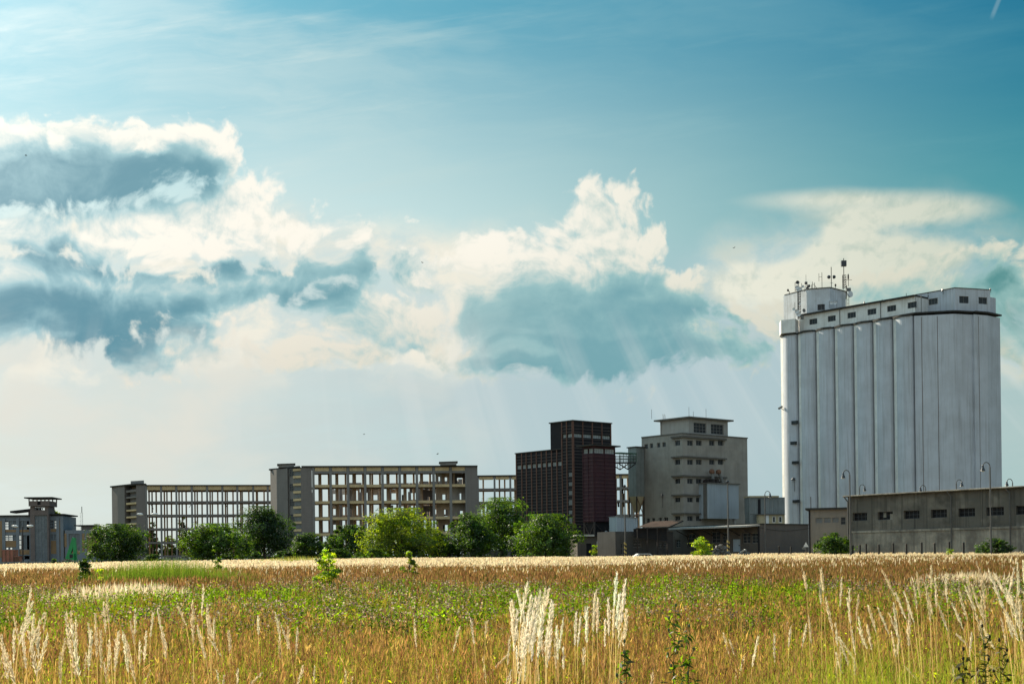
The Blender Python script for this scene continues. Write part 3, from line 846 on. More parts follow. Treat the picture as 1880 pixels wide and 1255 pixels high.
# lamps and rods along the gallery roof
def roof_lamp(px, pyb, pyt, d, label, rod=False):
    b = W(px, pyb, d); t = W(px, pyt, d); h = t.z - b.z
    r = thing('lightning_rod' if rod else 'roof_lamp', label, 'rod' if rod else 'lamp', b, 0.0, 'rods along the silo gallery roof' if rod else 'lamps on the silo gallery roof')
    MB().tube((0, 0, 0), (0, 0, h if rod else h * .55), .045, 5).build('rod' if rod else 'post', MT['post'], r)
    if not rod:
        MB().lathe([(.1, h * .5), (.22, h * .6), (.14, h * .8), (.06, h)], (-.1, 0, 0), 8).build('lamp_head', MT['lamp'], r)
    else:
        MB().tube((0, 0, 0), (0, 0, .25), .1, 6).build('base', MT['post'], r)
roof_lamp(1588, 566, 553, 272, 'small black lamp on the silo gallery roof, about a third of the way along')
roof_lamp(1731.5, 540, 529, 262.5, 'small black lamp where the gallery roof meets the head house')
roof_lamp(1819, 537, 529, 265, 'small black lamp at the right end of the head house roof')
roof_lamp(1619.5, 556, 549, 270, 'thin rod on the gallery roof between the lamp and the longer rod', True)
roof_lamp(1664, 551, 538, 267.5, 'longest thin rod on the middle of the silo gallery roof', True)
roof_lamp(1704, 545, 536, 265, 'thin rod on the gallery roof nearest the head house', True)

# ------------------------------------------------------------------ flour mill
def z4(x, y): return 1120 + x / 3.921, 720 + y / 3.921
def mill():
    m_ = Frame(1254, 900, 261.0, 41.0, zbase=2.0)
    root = thing('flour_mill', 'grey rendered mill block with small square windows and a roof penthouse', 'mill', m_.o, m_.a)
    zt = ztop(1254, 796, 261) - m_.o.z
    w = solve_right(m_, 1373); dp = solve_left(m_, 1179)
    lh, rh = [], []
    def z4r(a, b, c, d): return (*z4(a, c), *z4(b, d))
    for (x0, x1, y0, y1) in ((248, 272, 372, 405), (286, 309, 367, 400), (337, 361, 362, 396), (376, 400, 358, 392), (262, 285, 905, 940), (300, 324, 903, 938), (350, 372, 901, 936), (387, 418, 898, 934)):
        p0 = z4(x0, y0); p1 = z4(x1, y1); lh.append(m_.lrect(p0[0], p1[0], p0[1], p1[1]))
    rows = ((345, 383), (483, 520), (620, 657), (755, 790), (888, 925))
    for y0, y1 in rows:
        p0 = z4(466, y0); p1 = z4(504, y1); lh.append(m_.lrect(p0[0], p1[0], p0[1], p1[1]))
    rc = ((556, 597), (619, 660), (714, 752), (776, 816))
    for i, (y0, y1) in enumerate(rows):
        for x0, x1 in (rc if i < 2 else rc[:2]):
            p0 = z4(x0, y0); p1 = z4(x1, y1); rh.append(m_.rrect(p0[0], p1[0], p0[1], p1[1]))
    b = MB()
    b.wall(mapL(), 0, dp, -1, zt, lh, .25); b.wall(mapR(), 0, w, -1, zt, rh, .25)
    b.quad((w, 0, -1), (w, dp, -1), (w, dp, zt), (w, 0, zt)); b.quad((0, dp, -1), (w, dp, -1), (w, dp, zt), (0, dp, zt))
    b.quad((0, 0, zt), (w, 0, zt), (w, dp, zt), (0, dp, zt))
    body = b.build('wall', MT['mill'], root)
    for r in lh: window(root, mapL(), r, nx=2, fw=.08, rec=.24)
    for r in rh: window(root, mapR(), r, nx=2, fw=.08, rec=.24, glass='glass' )
    le = m_.left(*z4(450, 600))[0]; re = m_.right(*z4(832, 600))[0]
    for yy, t in ((318, .35), (462, .28), (600, .28), (737, .28), (870, .28)):
        z = m_.right(*z4(530, yy))[1]
        MB().prism([(-.45, le), (-.45, -.45), (re, -.45), (re, -.003), (-.003, -.003), (-.003, le)], z - t / 2, z + t / 2).build('ledge', MT['ledge'], root)
    MB().prism([(-.12, dp), (-.12, -.12), (w + .1, -.12), (w + .1, dp)], zt + .004, zt + .22).build('roof', MT['ledge'], root)
    zr = zt + .22
    # penthouse
    P = Frame(*z4(568, 300), 263.6, 41.0, zbase=0)
    q = m_.ex.dot(P.o - Vector((m_.o.x, m_.o.y, P.o.z))), m_.ey.dot(P.o - Vector((m_.o.x, m_.o.y, P.o.z)))
    pw = P.right(*z4(848, 250))[0]; pd = P.left(*z4(361, 250))[0]
    zp = ztop(*z4(568, 186), 263.6) - m_.o.z
    ph = []
    for x0, x1 in ((602, 693), (726, 817)):
        a = P.right(*z4(x0, 250))[0]; c = P.right(*z4(x1, 250))[0]
        ph.append((a, c, zp - (286 - 186) / 3.921 / F * 264 * 1.0, zp - (213 - 186) / 3.921 / F * 264))
    mpR = lambda s, z, d: (q[0] + s, q[1] + d, z)
    mpL = lambda s, z, d: (q[0] + d, q[1] + s, z)
    pb = MB()
    pb.wall(mpR, 0, pw, zr, zp, ph, .25); pb.wall(mpL, 0, pd, zr, zp, [], .2)
    pb.quad((q[0] + pw, q[1], zr), (q[0] + pw, q[1] + pd, zr), (q[0] + pw, q[1] + pd, zp), (q[0] + pw, q[1], zp))
    pb.quad((q[0], q[1] + pd, zr), (q[0] + pw, q[1] + pd, zr), (q[0] + pw, q[1] + pd, zp), (q[0], q[1] + pd, zp))
    pen = pb.build('penthouse', MT['mill_pale'], root)
    for r in ph: window(pen, mpR, r, nx=4, nz=3, fw=.09, rec=.24)
    MB().box(q[0] - .8, q[0] + pw + .8, q[1] - .8, q[1] + pd + .9, zp, zp + .28).build('roof', MT['ledge'], pen)
    MB().tube((q[0] - .12, q[1] + pd - .3, zr), (q[0] - .12, q[1] + pd - .3, zp), .07).build('downpipe', MT['sash'], pen)
    lad = MB()
    for s in (0, .5): lad.path([(q[0] + .2 + s, q[1] + pd - .6, zp + .28), (q[0] + .2 + s, q[1] + pd - .6, zp + 1.0), (q[0] + .35 + s, q[1] + pd - .4, zp + 1.35), (q[0] + .55 + s, q[1] + pd - .2, zp + 1.35)], .05, 5)
    lad.build('ladder_hoop', MT['pole'], pen)
    for (x, yt, yb) in ((570, 95, 168), (632, 122, 166), (815, 97, 168), (397, 115, 185)):
        l = P.loc(*z4(x, yb), 264.2); hh = (yb - yt) / 3.921 / F * 264
        MB().tube((q[0] + l.x, q[1] + .4 if x > 500 else q[1] + pd - .5, zp + .27), (q[0] + l.x, q[1] + .4 if x > 500 else q[1] + pd - .5, zp + .27 + hh), .035, 5).build('lightning_rod', MT['pole'], pen)
    # conduit and hook on the left face
    s, z = m_.left(*z4(380, 745)); s2, z2 = m_.left(*z4(382, 830))
    MB().tube((-.08, s, z), (-.08, s, z2), .03).lathe([(.22, 0), (.1, .4)], (-.2, s, z), 8).build('wall_lamp', MT['lamp'], root)
    # sheet metal bay
    bx0, bz0 = m_.right(*z4(690, 908)); bx1, _ = m_.right(*z4(925, 908)); bz1 = m_.right(*z4(700, 652), -2.0)[1]
    out = 2.2
    bx0 = m_.right(*z4(707, 780), -out)[0]; bx1 = m_.right(*z4(925, 780), -out)[0]
    bz0 = m_.right(*z4(720, 906), -out)[1]; bz1 = m_.right(*z4(720, 655), -out)[1]
    bay = MB()
    def corr(mb, x0, x1, y, z0, z1, pitch=.32, amp=.05, alongy=False, fixed=0):
        n = max(2, int(abs(x1 - x0) / (pitch / 2))); pr = None
        for i in range(n + 1):
            s = x0 + (x1 - x0) * i / n; o = y - (amp if i % 2 else 0)
            p = (o, s) if alongy else (s, o)
            if pr is not None: mb.quad((*pr, z0), (*p, z0), (*p, z1), (*pr, z1))
            pr = p
    corr(bay, bx0, bx1, -out, bz0, bz1); corr(bay, -out, -.01, bx0, bz0, bz1, alongy=True); corr(bay, -out, -.01, bx1, bz0, bz1, alongy=True)
    bay.quad((bx0, -out, bz0), (bx1, -out, bz0), (bx1, 0, bz0), (bx0, 0, bz0))
    bo = bay.build('sheet_metal_bay', MT['sheet'], root)
    MB().box(bx0 - .25, bx1 + .25, -out - .3, -.003, bz1, bz1 + .18).build('roof', MT['ledge'], bo)
    MB().box(bx0 - .12, bx0 - .06, -out + .3, -out + 1.1, bz0, bz1).build('side_strip', MT['ledge'], bo)
    MB().box(bx1 - 1.0, bx1 - .5, -out + .2, -out + .7, -1, bz0 - .01).build('support_column', MT['mill_pale'], bo)
    # two rusty cyclone ducts standing on the bay roof
    for (x, lean, hh) in ((742, -.05, 2.5), (790, .9, 2.5)):
        cx = m_.right(*z4(x, 640), -1.3)[0]; zz = bz1 + .18
        dct = MB().path([(cx + lean * .9, -1.3, zz), (cx + lean * .6, -1.3, zz + .8), (cx - .2, -1.2, zz + 2.0)], .3, 10).build('duct', MT['sash'], bo)
        MB().lathe([(.42, 0), (.52, .25), (.5, .6), (.25, .85)], (cx - .2, -1.2, zz + 1.75), 10).build('duct_hood', MT['orange'], dct)
    jk = MB(); rnd = random.Random(3)
    for i in range(22):
        x = bx0 + .6 + rnd.random() * 3.6; y = -1.9 + rnd.random() * 1.4; s = .12 + rnd.random() * .22
        jk.box(x - s, x + s, y - s, y + s, bz1 + .18, bz1 + .2 + s * 2.2)
    jk.build('roof_machinery', MT['steel_dark'], bo)
    return m_, w, dp, zt
MILL, MILL_W, MILL_D, MILL_ZT = mill()

# ------------------------------------------------------------------ louvred dark store
def z3(x, y): return 920 + x / 4.183, 740 + y / 4.183
def louvre_face(mb, mp, s0, s1, z0, z1, bays, pitch=.56, skip=(), rib=.16, ribd=.14):
    """horizontal fins (slot 1) between upright ribs (slot 2) over a dark wall (slot 0)"""
    n = int((z1 - z0) / pitch)
    for i in range(n):
        z = z0 + (i + .5) * pitch
        if any(a < z < b for a, b in skip): continue
        p = [mp(s, zz, d) for d in (-.10, 0.0) for zz in (z - .06, z + .06) for s in (s0, s1)]
        mb._add(p, [(0, 2, 3, 1), (4, 5, 7, 6), (0, 1, 5, 4), (2, 6, 7, 3), (0, 4, 6, 2), (1, 3, 7, 5)], 1)
    for b in bays:
        p = [mp(s, zz, d) for d in (-ribd, 0.0) for zz in (z0, z1) for s in (b - rib / 2, b + rib / 2)]
        mb._add(p, [(0, 2, 3, 1), (4, 5, 7, 6), (0, 1, 5, 4), (2, 6, 7, 3), (0, 4, 6, 2), (1, 3, 7, 5)], 2)
def dark_store():
    b_ = Frame(1053, 900, 250.0, 41.0, zbase=2.0)
    root = thing('louvred_store', 'dark brown louvred storehouse with a low wing and a taller tower', 'storehouse', b_.o, b_.a)
    zt = ztop(1053, 772.5, 250) - b_.o.z
    w = solve_right(b_, 1122.3, 850); yt = solve_left(b_, 1032, 830); yw = solve_left(b_, 948.3, 900)
    zw = b_.left(1032, 824.5)[1]
    def bandL(px, y0, y1): return (b_.left(px, y1)[1], b_.left(px, y0)[1])
    t0, t1 = bandL(1053, 795, 801.5)
    v0, v1 = bandL(1032, 846.5, 854)
    mats = [MT['brick_dark'], MT['fin'], MT['rib']]
    xs = [b_.right(z3(x, 300)[0], 830)[0] for x in (553, 627, 700, 774, 846)]
    xs = [max(xs[0], .08), *xs[1:4], w - .08]
    ys = [b_.left(z3(x, 300)[0], 830)[0] for x in (548, 507, 470)]
    ys[0] = .08
    tm = MB()
    holesR = [(xs[i] + .1, xs[i + 1] - .1, t0, t1) for i in range(4)]
    holesL = [(ys[i] + .1, ys[i + 1] - .1, t0, t1) for i in range(2)]
    tm.wall(mapR(), 0, w, 4.5, zt, holesR, .3); tm.wall(mapL(), 0, yt, 4.5, zt, holesL, .3)
    tm.quad((w, 0, 4.5), (w, yt + 3, 4.5), (w, yt + 3, zt), (w, 0, zt)); tm.quad((0, yt + 3, 4.5), (w, yt + 3, 4.5), (w, yt + 3, zt), (0, yt + 3, zt))
    tm.quad((0, yt, zw - .5), (0, yt + 3, zw - .5), (0, yt + 3, zt), (0, yt, zt)); tm.quad((0, 0, zt), (w, 0, zt), (w, yt + 3, zt), (0, yt + 3, zt))
    tm.quad((0, 0, 4.5), (w, 0, 4.5), (w, yt + 3, 4.5), (0, yt + 3, 4.5))
    louvre_face(tm, mapR(), 0, w, 4.5, zt, xs, skip=[(t0 - .1, t1 + .1)])
    louvre_face(tm, mapL(), 0, yt, 4.5, zt, ys, skip=[(t0 - .1, t1 + .1)])
    tw = tm.build('tower', mats, root)
    for r in holesR: window(tw, mapR(), r, nx=4, nz=2, fw=.05, glass='glass_pale', sash='sash', rec=.2)
    for r in holesL: window(tw, mapL(), r, nx=2, nz=2, fw=.05, glass='glass_pale', sash='sash', rec=.2)
    for (y0, y1) in ((532, 562), (606, 632), (672, 704), (742, 780), (822, 850), (880, 920)):     # dim stair windows
        r = b_.lrect(z3(526, 0)[0], z3(550, 0)[0], z3(0, y0)[1], z3(0, y1)[1])
        window(tw, mapL(), (r[0], r[1], r[2], r[3]), nx=2, nz=2, fw=.05, glass='glass_mid', rec=-.11, fd=.05)
    MB().box(-.2, w + .2, -.2, yt + 3.2, zt + .003, zt + .2).build('roof', MT['roof_felt'], tw)
    wm = MB()
    wy = [b_.left(z3(x, 420)[0], 840)[0] for x in (430, 390, 350, 312, 273, 235, 195, 160)]
    wy = [yt + .02] + wy + [yw - .08]
    holes = [(wy[i] + .1, wy[i + 1] - .1, v0, v1) for i in range(len(wy) - 1)]
    wm.wall(mapL(), yt, yw, -1, zw, holes, .3)
    wm.wall(mapL(), 0.003, yt, -1, 4.49, [], .3)
    wm.quad((0, yw, -1), (w, yw, -1), (w, yw, zw), (0, yw, zw)); wm.quad((0, yt, zw), (w, yt, zw), (w, yw, zw), (0, yw, zw))
    louvre_face(wm, mapL(), yt + .01, yw, 1.0, zw, wy[1:], skip=[(v0 - .1, v1 + .1)])
    wg = wm.build('wing', mats, root)
    for i, r in enumerate(holes): window(wg, mapL(), r, nx=3, nz=2, fw=.05, glass='glass_pale' if i < 7 else 'glass_pale', rec=.2)
    MB().box(-.2, w, yt + .01, yw + .2, zw + .003, zw + .18).build('roof', MT['roof_felt'], wg)
    return b_
STORE = dark_store()

def red_tower():
    t = Frame(1090.9, 900, 236.0, 41.0, zbase=1.9)
    root = thing('cladded_tower', 'maroon sheet clad tower on steel legs with a window band under its roof', 'tower', t.o, t.a)
    zt = ztop(1090.9, 818, 236) - t.o.z
    zb = ztop(1090.9, 957, 236) - t.o.z
    w = solve_right(t, 1129.9, 850); d = solve_left(t, 1069.6, 850)
    z0, z1 = t.right(1095, 831.5)[1], t.right(1095, 822.5)[1]
    hr = [(.15, w * .5 - .1, z0, z1), (w * .5 + .1, w - .15, z0, z1)]
    hl = [(.15, d * .5 - .1, z0, z1), (d * .5 + .1, d - .15, z0, z1)]
    b = MB()
    b.wall(mapR(), 0, w, zb, zt, hr, .25); b.wall(mapL(), 0, d, zb, zt, hl, .25)
    b.quad((w, 0, zb), (w, d, zb), (w, d, zt), (w, 0, zt)); b.quad((0, d, zb), (w, d, zb), (w, d, zt), (0, d, zt))
    b.quad((0, 0, zb), (w, 0, zb), (w, d, zb), (0, d, zb))
    louvre_face(b, mapR(), 0, w, zb, z0 - .2, [.1, w * .5, w - .1], pitch=.62, rib=.12, ribd=.12)
    louvre_face(b, mapL(), 0, d, zb, z0 - .2, [.1, d * .5, d - .1], pitch=.62, rib=.12, ribd=.12)
    body = b.build('cladding', [MT['maroon'], MT['maroon_fin'], MT['maroon']], root)
    for r in hr: window(body, mapR(), r, nx=4, nz=2, fw=.05, glass='glass_pale', rec=.2)
    for r in hl: window(body, mapL(), r, nx=3, nz=2, fw=.05, glass='glass_pale', rec=.2)
    MB().box(-.9, w + .6, -.7, d + .6, zt + .003, zt + .22).build('roof', MT['roof_felt'], root)
    for x, y in ((.15, .15), (w - .15, .15), (.15, d - .15), (w - .15, d - .15)):
        MB().box(x - .14, x + .14, y - .14, y + .14, -1, zb - .01).build('leg', MT['steel_dark'], root)
    br = MB()
    br.beam((.15, .1, zb - .2), (w - .15, .1, 2.6), .14, .14); br.beam((w - .15, .1, zb - .2), (.15, .1, 2.6), .14, .14)
    br.beam((.1, .15, zb - .2), (.1, d - .15, 2.2), .14, .14); br.beam((.1, d - .15, zb - .2), (.1, .15, 2.2), .14, .14)
    br.box(.0, w, .02, .24, 2.1, 2.4); br.box(.02, .24, .0, d, 1.8, 2.1)
    br.build('bracing', MT['steel_dark'], root)
    # dark hopper bottom hanging between the legs
    MB().prism([(.5, .5), (w - .5, .5), (w - .5, d - .5), (.5, d - .5)], zb - 2.6, zb - .02).build('hopper', MT['dark'], root)
    c = t.right(1112, 977, -.25)
    ck = thing('clock', 'round white clock hanging under the maroon tower', 'clock', t.o + t.ex * c[0] + t.ey * -.25 + Vector((0, 0, c[1])), t.a)
    MB().lathe([(.36, 0), (.36, .10), (.33, .12)], (0, 0, 0), 20, axis=(0, -1, 0)).build('case', MT['lamp'], ck)
    MB().lathe([(.31, .121), (.31, .135)], (0, 0, 0), 20, axis=(0, -1, 0)).build('dial', MT['white'], ck)
    MB().box(-.02, .02, -.16, -.14, -.02, .22).box(-.02, .14, -.175, -.162, -.02, .02).build('hand', MT['lamp'], ck)
    MB().box(-.05, .05, .0, .2, .1, .9).build('bracket', MT['steel_dark'], ck)
    return t, w, d
RED, RED_W, RED_D = red_tower()

# ------------------------------------------------------------------ steel hopper, bridge and shed between tower and mill
def hopper():
    p = W(1168.5, 900, 268.0)
    r = (1179 - 1158.5) / 2 / F * 268
    root = thing('steel_hopper', 'tall streaked steel hopper with a tapered foot against the mill', 'hopper', (p.x, p.y, 2.0), R(41))
    zt = ztop(1168, 822, 268) - 2; zb = ztop(1168, 911, 268) - 2; zc = ztop(1168, 940, 268) - 2
    MB().prism([(-r, -r), (r, -r), (r, r), (-r, r)], zb, zt).build('bin', MT['steel_grey'], root)
    MB().box(-r - .2, r + .2, -r - .2, r + .2, zt + .002, zt + .2).build('lid', MT['steel_dark'], root)
    c = MB(); vs = [(-r, -r, zb - .01), (r, -r, zb - .01), (r, r, zb - .01), (-r, r, zb - .01), (-.3, -.3, zc), (.3, -.3, zc), (.3, .3, zc), (-.3, .3, zc)]
    c._add(vs, [(0, 1, 5, 4), (1, 2, 6, 5), (2, 3, 7, 6), (3, 0, 4, 7), (4, 5, 6, 7)], 0)
    c.build('funnel', MT['cream'], root)
    for x, y in ((-r + .1, -r + .1), (r - .1, -r + .1), (r - .1, r - .1), (-r + .1, r - .1)):
        MB().box(x - .09, x + .09, y - .09, y + .09, -1, zb - .012).build('leg', MT['steel_dark'], root)
    b = MB(); b.tube((0, 0, zc + .1), (.2, 0, 2.0), .22, 8); b.beam((-r + .1, -r, zb - .3), (r - .1, -r, zc - 1), .1, .1); b.beam((r - .1, -r, zb - .3), (-r + .1, -r, zc - 1), .1, .1)
    b.build('chute', MT['rust_sheet'], root)
hopper()
def bridge():
    a = W(1129, 848, 239.5); b = W(1160, 848, 266.0)
    d = Vector((b.x - a.x, b.y - a.y, 0)); L = d.length; ang = math.atan2(d.y, d.x)
    root = thing('conveyor_bridge', 'green roofed steel footbridge linking the maroon tower to the hopper', 'bridge', a, ang)
    root.rotation_euler = (0, -math.atan2(b.z - a.z, L), ang)
    s = 240 / F
    MB().box(0, L, -.8, .8, -.25, 0).build('deck', MT['steel_dark'], root)
    h1 = 1.2
    rl = MB()
    for y in (-.75, .75):
        for z in (.55, 1.1): rl.tube((0, y, z), (L, y, z), .04, 5)
        k = int(L / 1.6)
        for i in range(k + 1): rl.tube((L * i / k, y, 0), (L * i / k, y, 1.1), .035, 5)
    rl.build('railing', MT['steel_dark'], root)
    rf = MB(); rf.box(0, L, -1.0, 1.0, 1.45, 1.65); rf.build('roof', MT['green_steel'], root)
    po = MB()
    for i in range(0, 6): po.tube((L * i / 5, -.85, 0), (L * i / 5, -.85, 1.45), .05)
    po.build('roof_post', MT['green_steel'], root)
    tr = MB()
    for y in (-.7, .7):
        tr.beam((0, y, -.3), (L * .5, y, -1.3), .14, .14); tr.beam((L * .5, y, -1.3), (L, y, -.3), .14, .14)
        tr.beam((L * .35, y, -.3), (L * .35, y, -1.0), .1, .1); tr.beam((L * .5, y, -.3), (L * .5, y, -1.25), .1, .1); tr.beam((L * .65, y, -.3), (L * .65, y, -1.0), .1, .1)
    tr.build('truss', MT['steel_dark'], root)
bridge()
def corrugated(mb, mp, s0, s1, z0f, z1f, pitch=.3, amp=.05):
    n = max(2, int(abs(s1 - s0) / (pitch / 2))); pr = None
    for i in range(n + 1):
        s = s0 + (s1 - s0) * i / n; o = -amp if i % 2 else 0
        a, b = mp(s, z0f(s), o), mp(s, z1f(s), o)
        if pr is not None: mb.quad(pr[0], a, b, pr[1])
        pr = (a, b)
def pale_shed():
    f = Frame(1132.5, 985, 232.0, 20.0, zbase=1.9)
    root = thing('sheet_metal_shed', 'pale blue corrugated enclosure raised beside the legs of the maroon tower', 'shed', f.o, f.a)
    w = solve_right(f, 1170.5, 960)
    zt0 = f.right(1133, 948)[1]; zt1 = f.right(1170, 951)[1]; zb0 = f.right(1133, 983.5)[1]; zb1 = f.right(1170, 975)[1]
    zl = lambda a, b: (lambda s: a + (b - a) * s / w)
    m1 = MB(); corrugated(m1, mapR(), 0, w, zl(zb0, zb1), zl(zt0, zt1)); corrugated(m1, mapL(), 0, 3, lambda s: zb0, lambda s: zt0)
    m1.quad((w, 0, zb1), (w, 3, zb1), (w, 3, zt1), (w, 0, zt1))
    m1.build('cladding', MT['sheet'], root)
    MB().prism([(-.1, -.15), (w + .1, -.15), (w + .1, 3.1), (-.1, 3.1)], [zt0, zt1, zt1, zt0], [zt0 + .1, zt1 + .1, zt1 + .1, zt0 + .1]).build('roof', MT['steel_grey'], root)
    for x, y in ((.2, .3), (w - .2, .3), (.2, 2.7), (w - .2, 2.7)):
        MB().box(x - .1, x + .1, y - .1, y + .1, -1, zb1 - .02 if x > 1 else zb0 - .02).build('leg', MT['steel_dark'], root)
pale_shed()

# ------------------------------------------------------------------ depot with its loading canopy
def depot():
    f = Frame(1395, 1000, 216.0, 41.0, zbase=1.85)
    root = thing('loading_depot', 'long low sooty depot with a light edged canopy below the grey mill', 'depot', f.o, f.a)
    Ly = solve_left(f, 1215, 1000)
    zt = ztop(1395, 962, 216) - f.o.z
    w = solve_right(f, 1484.5, 985)
    lh = []
    for (x0, x1, y0, y1) in ((1306, 1322, 976, 996), (1325.5, 1338, 977, 996), (1363, 1377.5, 978, 996.5), (1380, 1393, 978, 996.5), (1240, 1249, 990, 1004), (1262, 1276, 980, 1004)):
        lh.append(f.lrect(x0, x1, y0, y1))
    dr = f.lrect(1344, 1359, 989, 1012)
    b = MB()
    b.wall(mapL(), 0, Ly, -1, zt, lh + [dr], .25)
    b.quad((0, Ly, -1), (w, Ly, -1), (w, Ly, zt), (0, Ly, zt)); b.quad((0, 0, zt), (w, 0, zt), (w, Ly, zt), (0, Ly, zt)); b.quad((w, 0, -1), (w, Ly, -1), (w, Ly, zt), (w, 0, zt))
    b.build('wall', MT['depot_brown'], root)
    for r in lh: window(root, mapL(), r, nx=2, nz=3, fw=.07, rec=.22)
    dm = MB().wall(mapL(.2), dr[0], dr[1], dr[2], dr[3]).build('door', MT['sheet'], root)
    MB().box(.12, .2, dr[0] + .3, dr[0] + .4, (dr[2] + dr[3]) / 2 - .1, (dr[2] + dr[3]) / 2 + .1).build('handle', MT['lamp'], dm)
    g = MB(); g.wall(mapR(), 0.003, w, -1, zt, [], .2); g.build('gable_wall', MT['yard'], root)
    MB().box(-.15, w + .15, -.15, Ly + .1, zt + .003, zt + .16).build('roof', MT['roof_felt'], root)
    # canopy over the loading platform
    y0 = f.left(1372, 965, -3)[0]; y1 = f.left(1229, 968, -3)[0]
    zc = f.left(1300, 966.5, -3)[1]
    cn = MB().prism([(-3.2, y0), (-.003, y0), (-.003, y1), (-3.2, y1)], [zc - .25, zc - .05, zc - .05, zc - .25], [zc, zc + .2, zc + .2, zc]).build('canopy', MT['mill_pale'], root)
    br = MB()
    for k in range(6):
        y = y0 + (y1 - y0) * (k + .5) / 6
        br.beam((-3.0, y, zc - .35), (-.1, y, zc - 1.4), .1, .1)
    br.build('bracket', MT['steel_dark'], cn)
    MB().box(-2.6, -.003, .4, Ly, -1, .9).build('loading_platform', MT['depot'], root)
    s = 0.12
    MB().tube((-.12, .1, -.5), (-.12, .1, zt), .12, 8).build('downpipe', MT['dark'], root)
    cb = MB(); pts = [(i / 10 * w, -.03, zt - .5 - .45 * math.sin(math.pi * i / 10)) for i in range(11)]
    cb.path(pts, .025, 4); cb.build('cable', MT['post'], root)
    return f, zt, w, Ly
DEP, DEP_Z, DEP_W, DEP_L = depot()
def rusty_canopy():
    # lean-to with a rusted roof left of the depot, deep in shade
    f = Frame(1229, 1000, 222.0, 30.0, zbase=1.85)
    root = thing('lean_to_shed', 'dark lean-to shed with a rusted sloping sheet roof left of the depot', 'shed', f.o, f.a)
    x0 = solve_right(f, 1130, 1000); x1 = solve_right(f, 1236, 1000)
    zt = f.right(1200, 975)[1]
    lh = []
    for (a, b_, c, d) in ((1209, 1216.5, 995.5, 1005), (1218.5, 1225.5, 995.5, 1005), (1140, 1147, 996, 1017), (1163, 1178, 993, 1004)):
        lh.append(f.rrect(a, b_, c, d))
    b = MB(); b.wall(mapR(), x0, x1, -1, zt, lh, .2)
    b.quad((x0, 0, -1), (x0, 5, -1), (x0, 5, zt), (x0, 0, zt)); b.quad((x1, 0, -1), (x1, 5, -1), (x1, 5, zt), (x1, 0, zt)); b.quad((x0, 5, -1), (x1, 5, -1), (x1, 5, zt), (x0, 5, zt))
    b.quad((x0, 0, zt), (x1, 0, zt), (x1, 5, zt), (x0, 5, zt))
    b.build('wall', MT['depot'], root)
    for r in lh: window(root, mapR(), r, nx=2, nz=2, fw=.06, rec=.18)
    # rusted roof, higher at the back right
    P = [(1167, 968, 216.5), (1228, 966, 216.0), (1254, 954.5, 222.0), (1196, 957, 223.0)]
    q = [f.loc(*p) for p in P]
    r = MB()
    n = 14
    for i in range(n):
        a0, a1 = q[0].lerp(q[1], i / n), q[0].lerp(q[1], (i + 1) / n); b0, b1 = q[3].lerp(q[2], i / n), q[3].lerp(q[2], (i + 1) / n)
        am, bm = (a0 + a1) / 2 + Vector((0, 0, .07)), (b0 + b1) / 2 + Vector((0, 0, .07))
        r.quad(a0, am, bm, b0); r.quad(am, a1, b1, bm)
    ro = r.build('roof', MT['rust_sheet'], root)
    e = MB()
    e.beam(q[0] + Vector((0, 0, -.12)), q[1] + Vector((0, 0, -.12)), .16, .16); e.beam(q[1] + Vector((0, 0, -.12)), q[2] + Vector((0, 0, -.12)), .16, .16)
    for t_ in (0.05, .35, .65, .95):
        a = q[0].lerp(q[1], t_); e.beam((a.x, a.y, a.z - .15), (a.x, a.y + .05, -1), .14, .14)
    e.build('roof_frame', MT['steel_dark'], ro)
    # soot black boarding under the roof edge
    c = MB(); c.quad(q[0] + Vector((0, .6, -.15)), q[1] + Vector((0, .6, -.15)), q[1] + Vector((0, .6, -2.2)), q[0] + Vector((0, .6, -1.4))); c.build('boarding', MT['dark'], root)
rusty_canopy()
def gate_lodge():
    f = Frame(1060, 1000, 234.0, 12.0, zbase=1.85)
    root = thing('brick_lodge', 'low brown brick lodge with white framed windows under the maroon tower', 'lodge', f.o, f.a)
    w = solve_right(f, 1131, 1000); zt = f.right(1095, 984)[1]
    h = [f.rrect(1095.5, 1101.5, 993, 1009), f.rrect(1104.5, 1113.5, 993, 1009)]
    d = f.rrect(1076.5, 1085.5, 997, 1020)
    b = MB(); b.wall(mapR(), 0, w, -1, zt, h + [d], .2)
    b.quad((0, 0, -1), (0, 5, -1), (0, 5, zt), (0, 0, zt)); b.quad((w, 0, -1), (w, 5, -1), (w, 5, zt), (w, 0, zt)); b.quad((0, 0, zt), (w, 0, zt), (w, 5, zt), (0, 5, zt)); b.quad((0, 5, -1), (w, 5, -1), (w, 5, zt), (0, 5, zt))
    b.build('wall', MT['depot_brown'], root)
    for i, r in enumerate(h): window(root, mapR(), r, nx=1 + i, nz=1, fw=.12, sash='sash_white', rec=.1)
    MB().wall(mapR(.18), d[0], d[1], d[2], d[3]).build('door', MT['dark'], root)
    MB().box(-.3, w * .42, -.5, 5.1, zt + .003, zt + .3).build('roof', MT['plaster'], root)
    MB().box(w * .42 + .01, w + .2, -.5, 5.1, zt + .003, zt + .2).build('canopy', MT['steel_dark'], root)
gate_lodge()
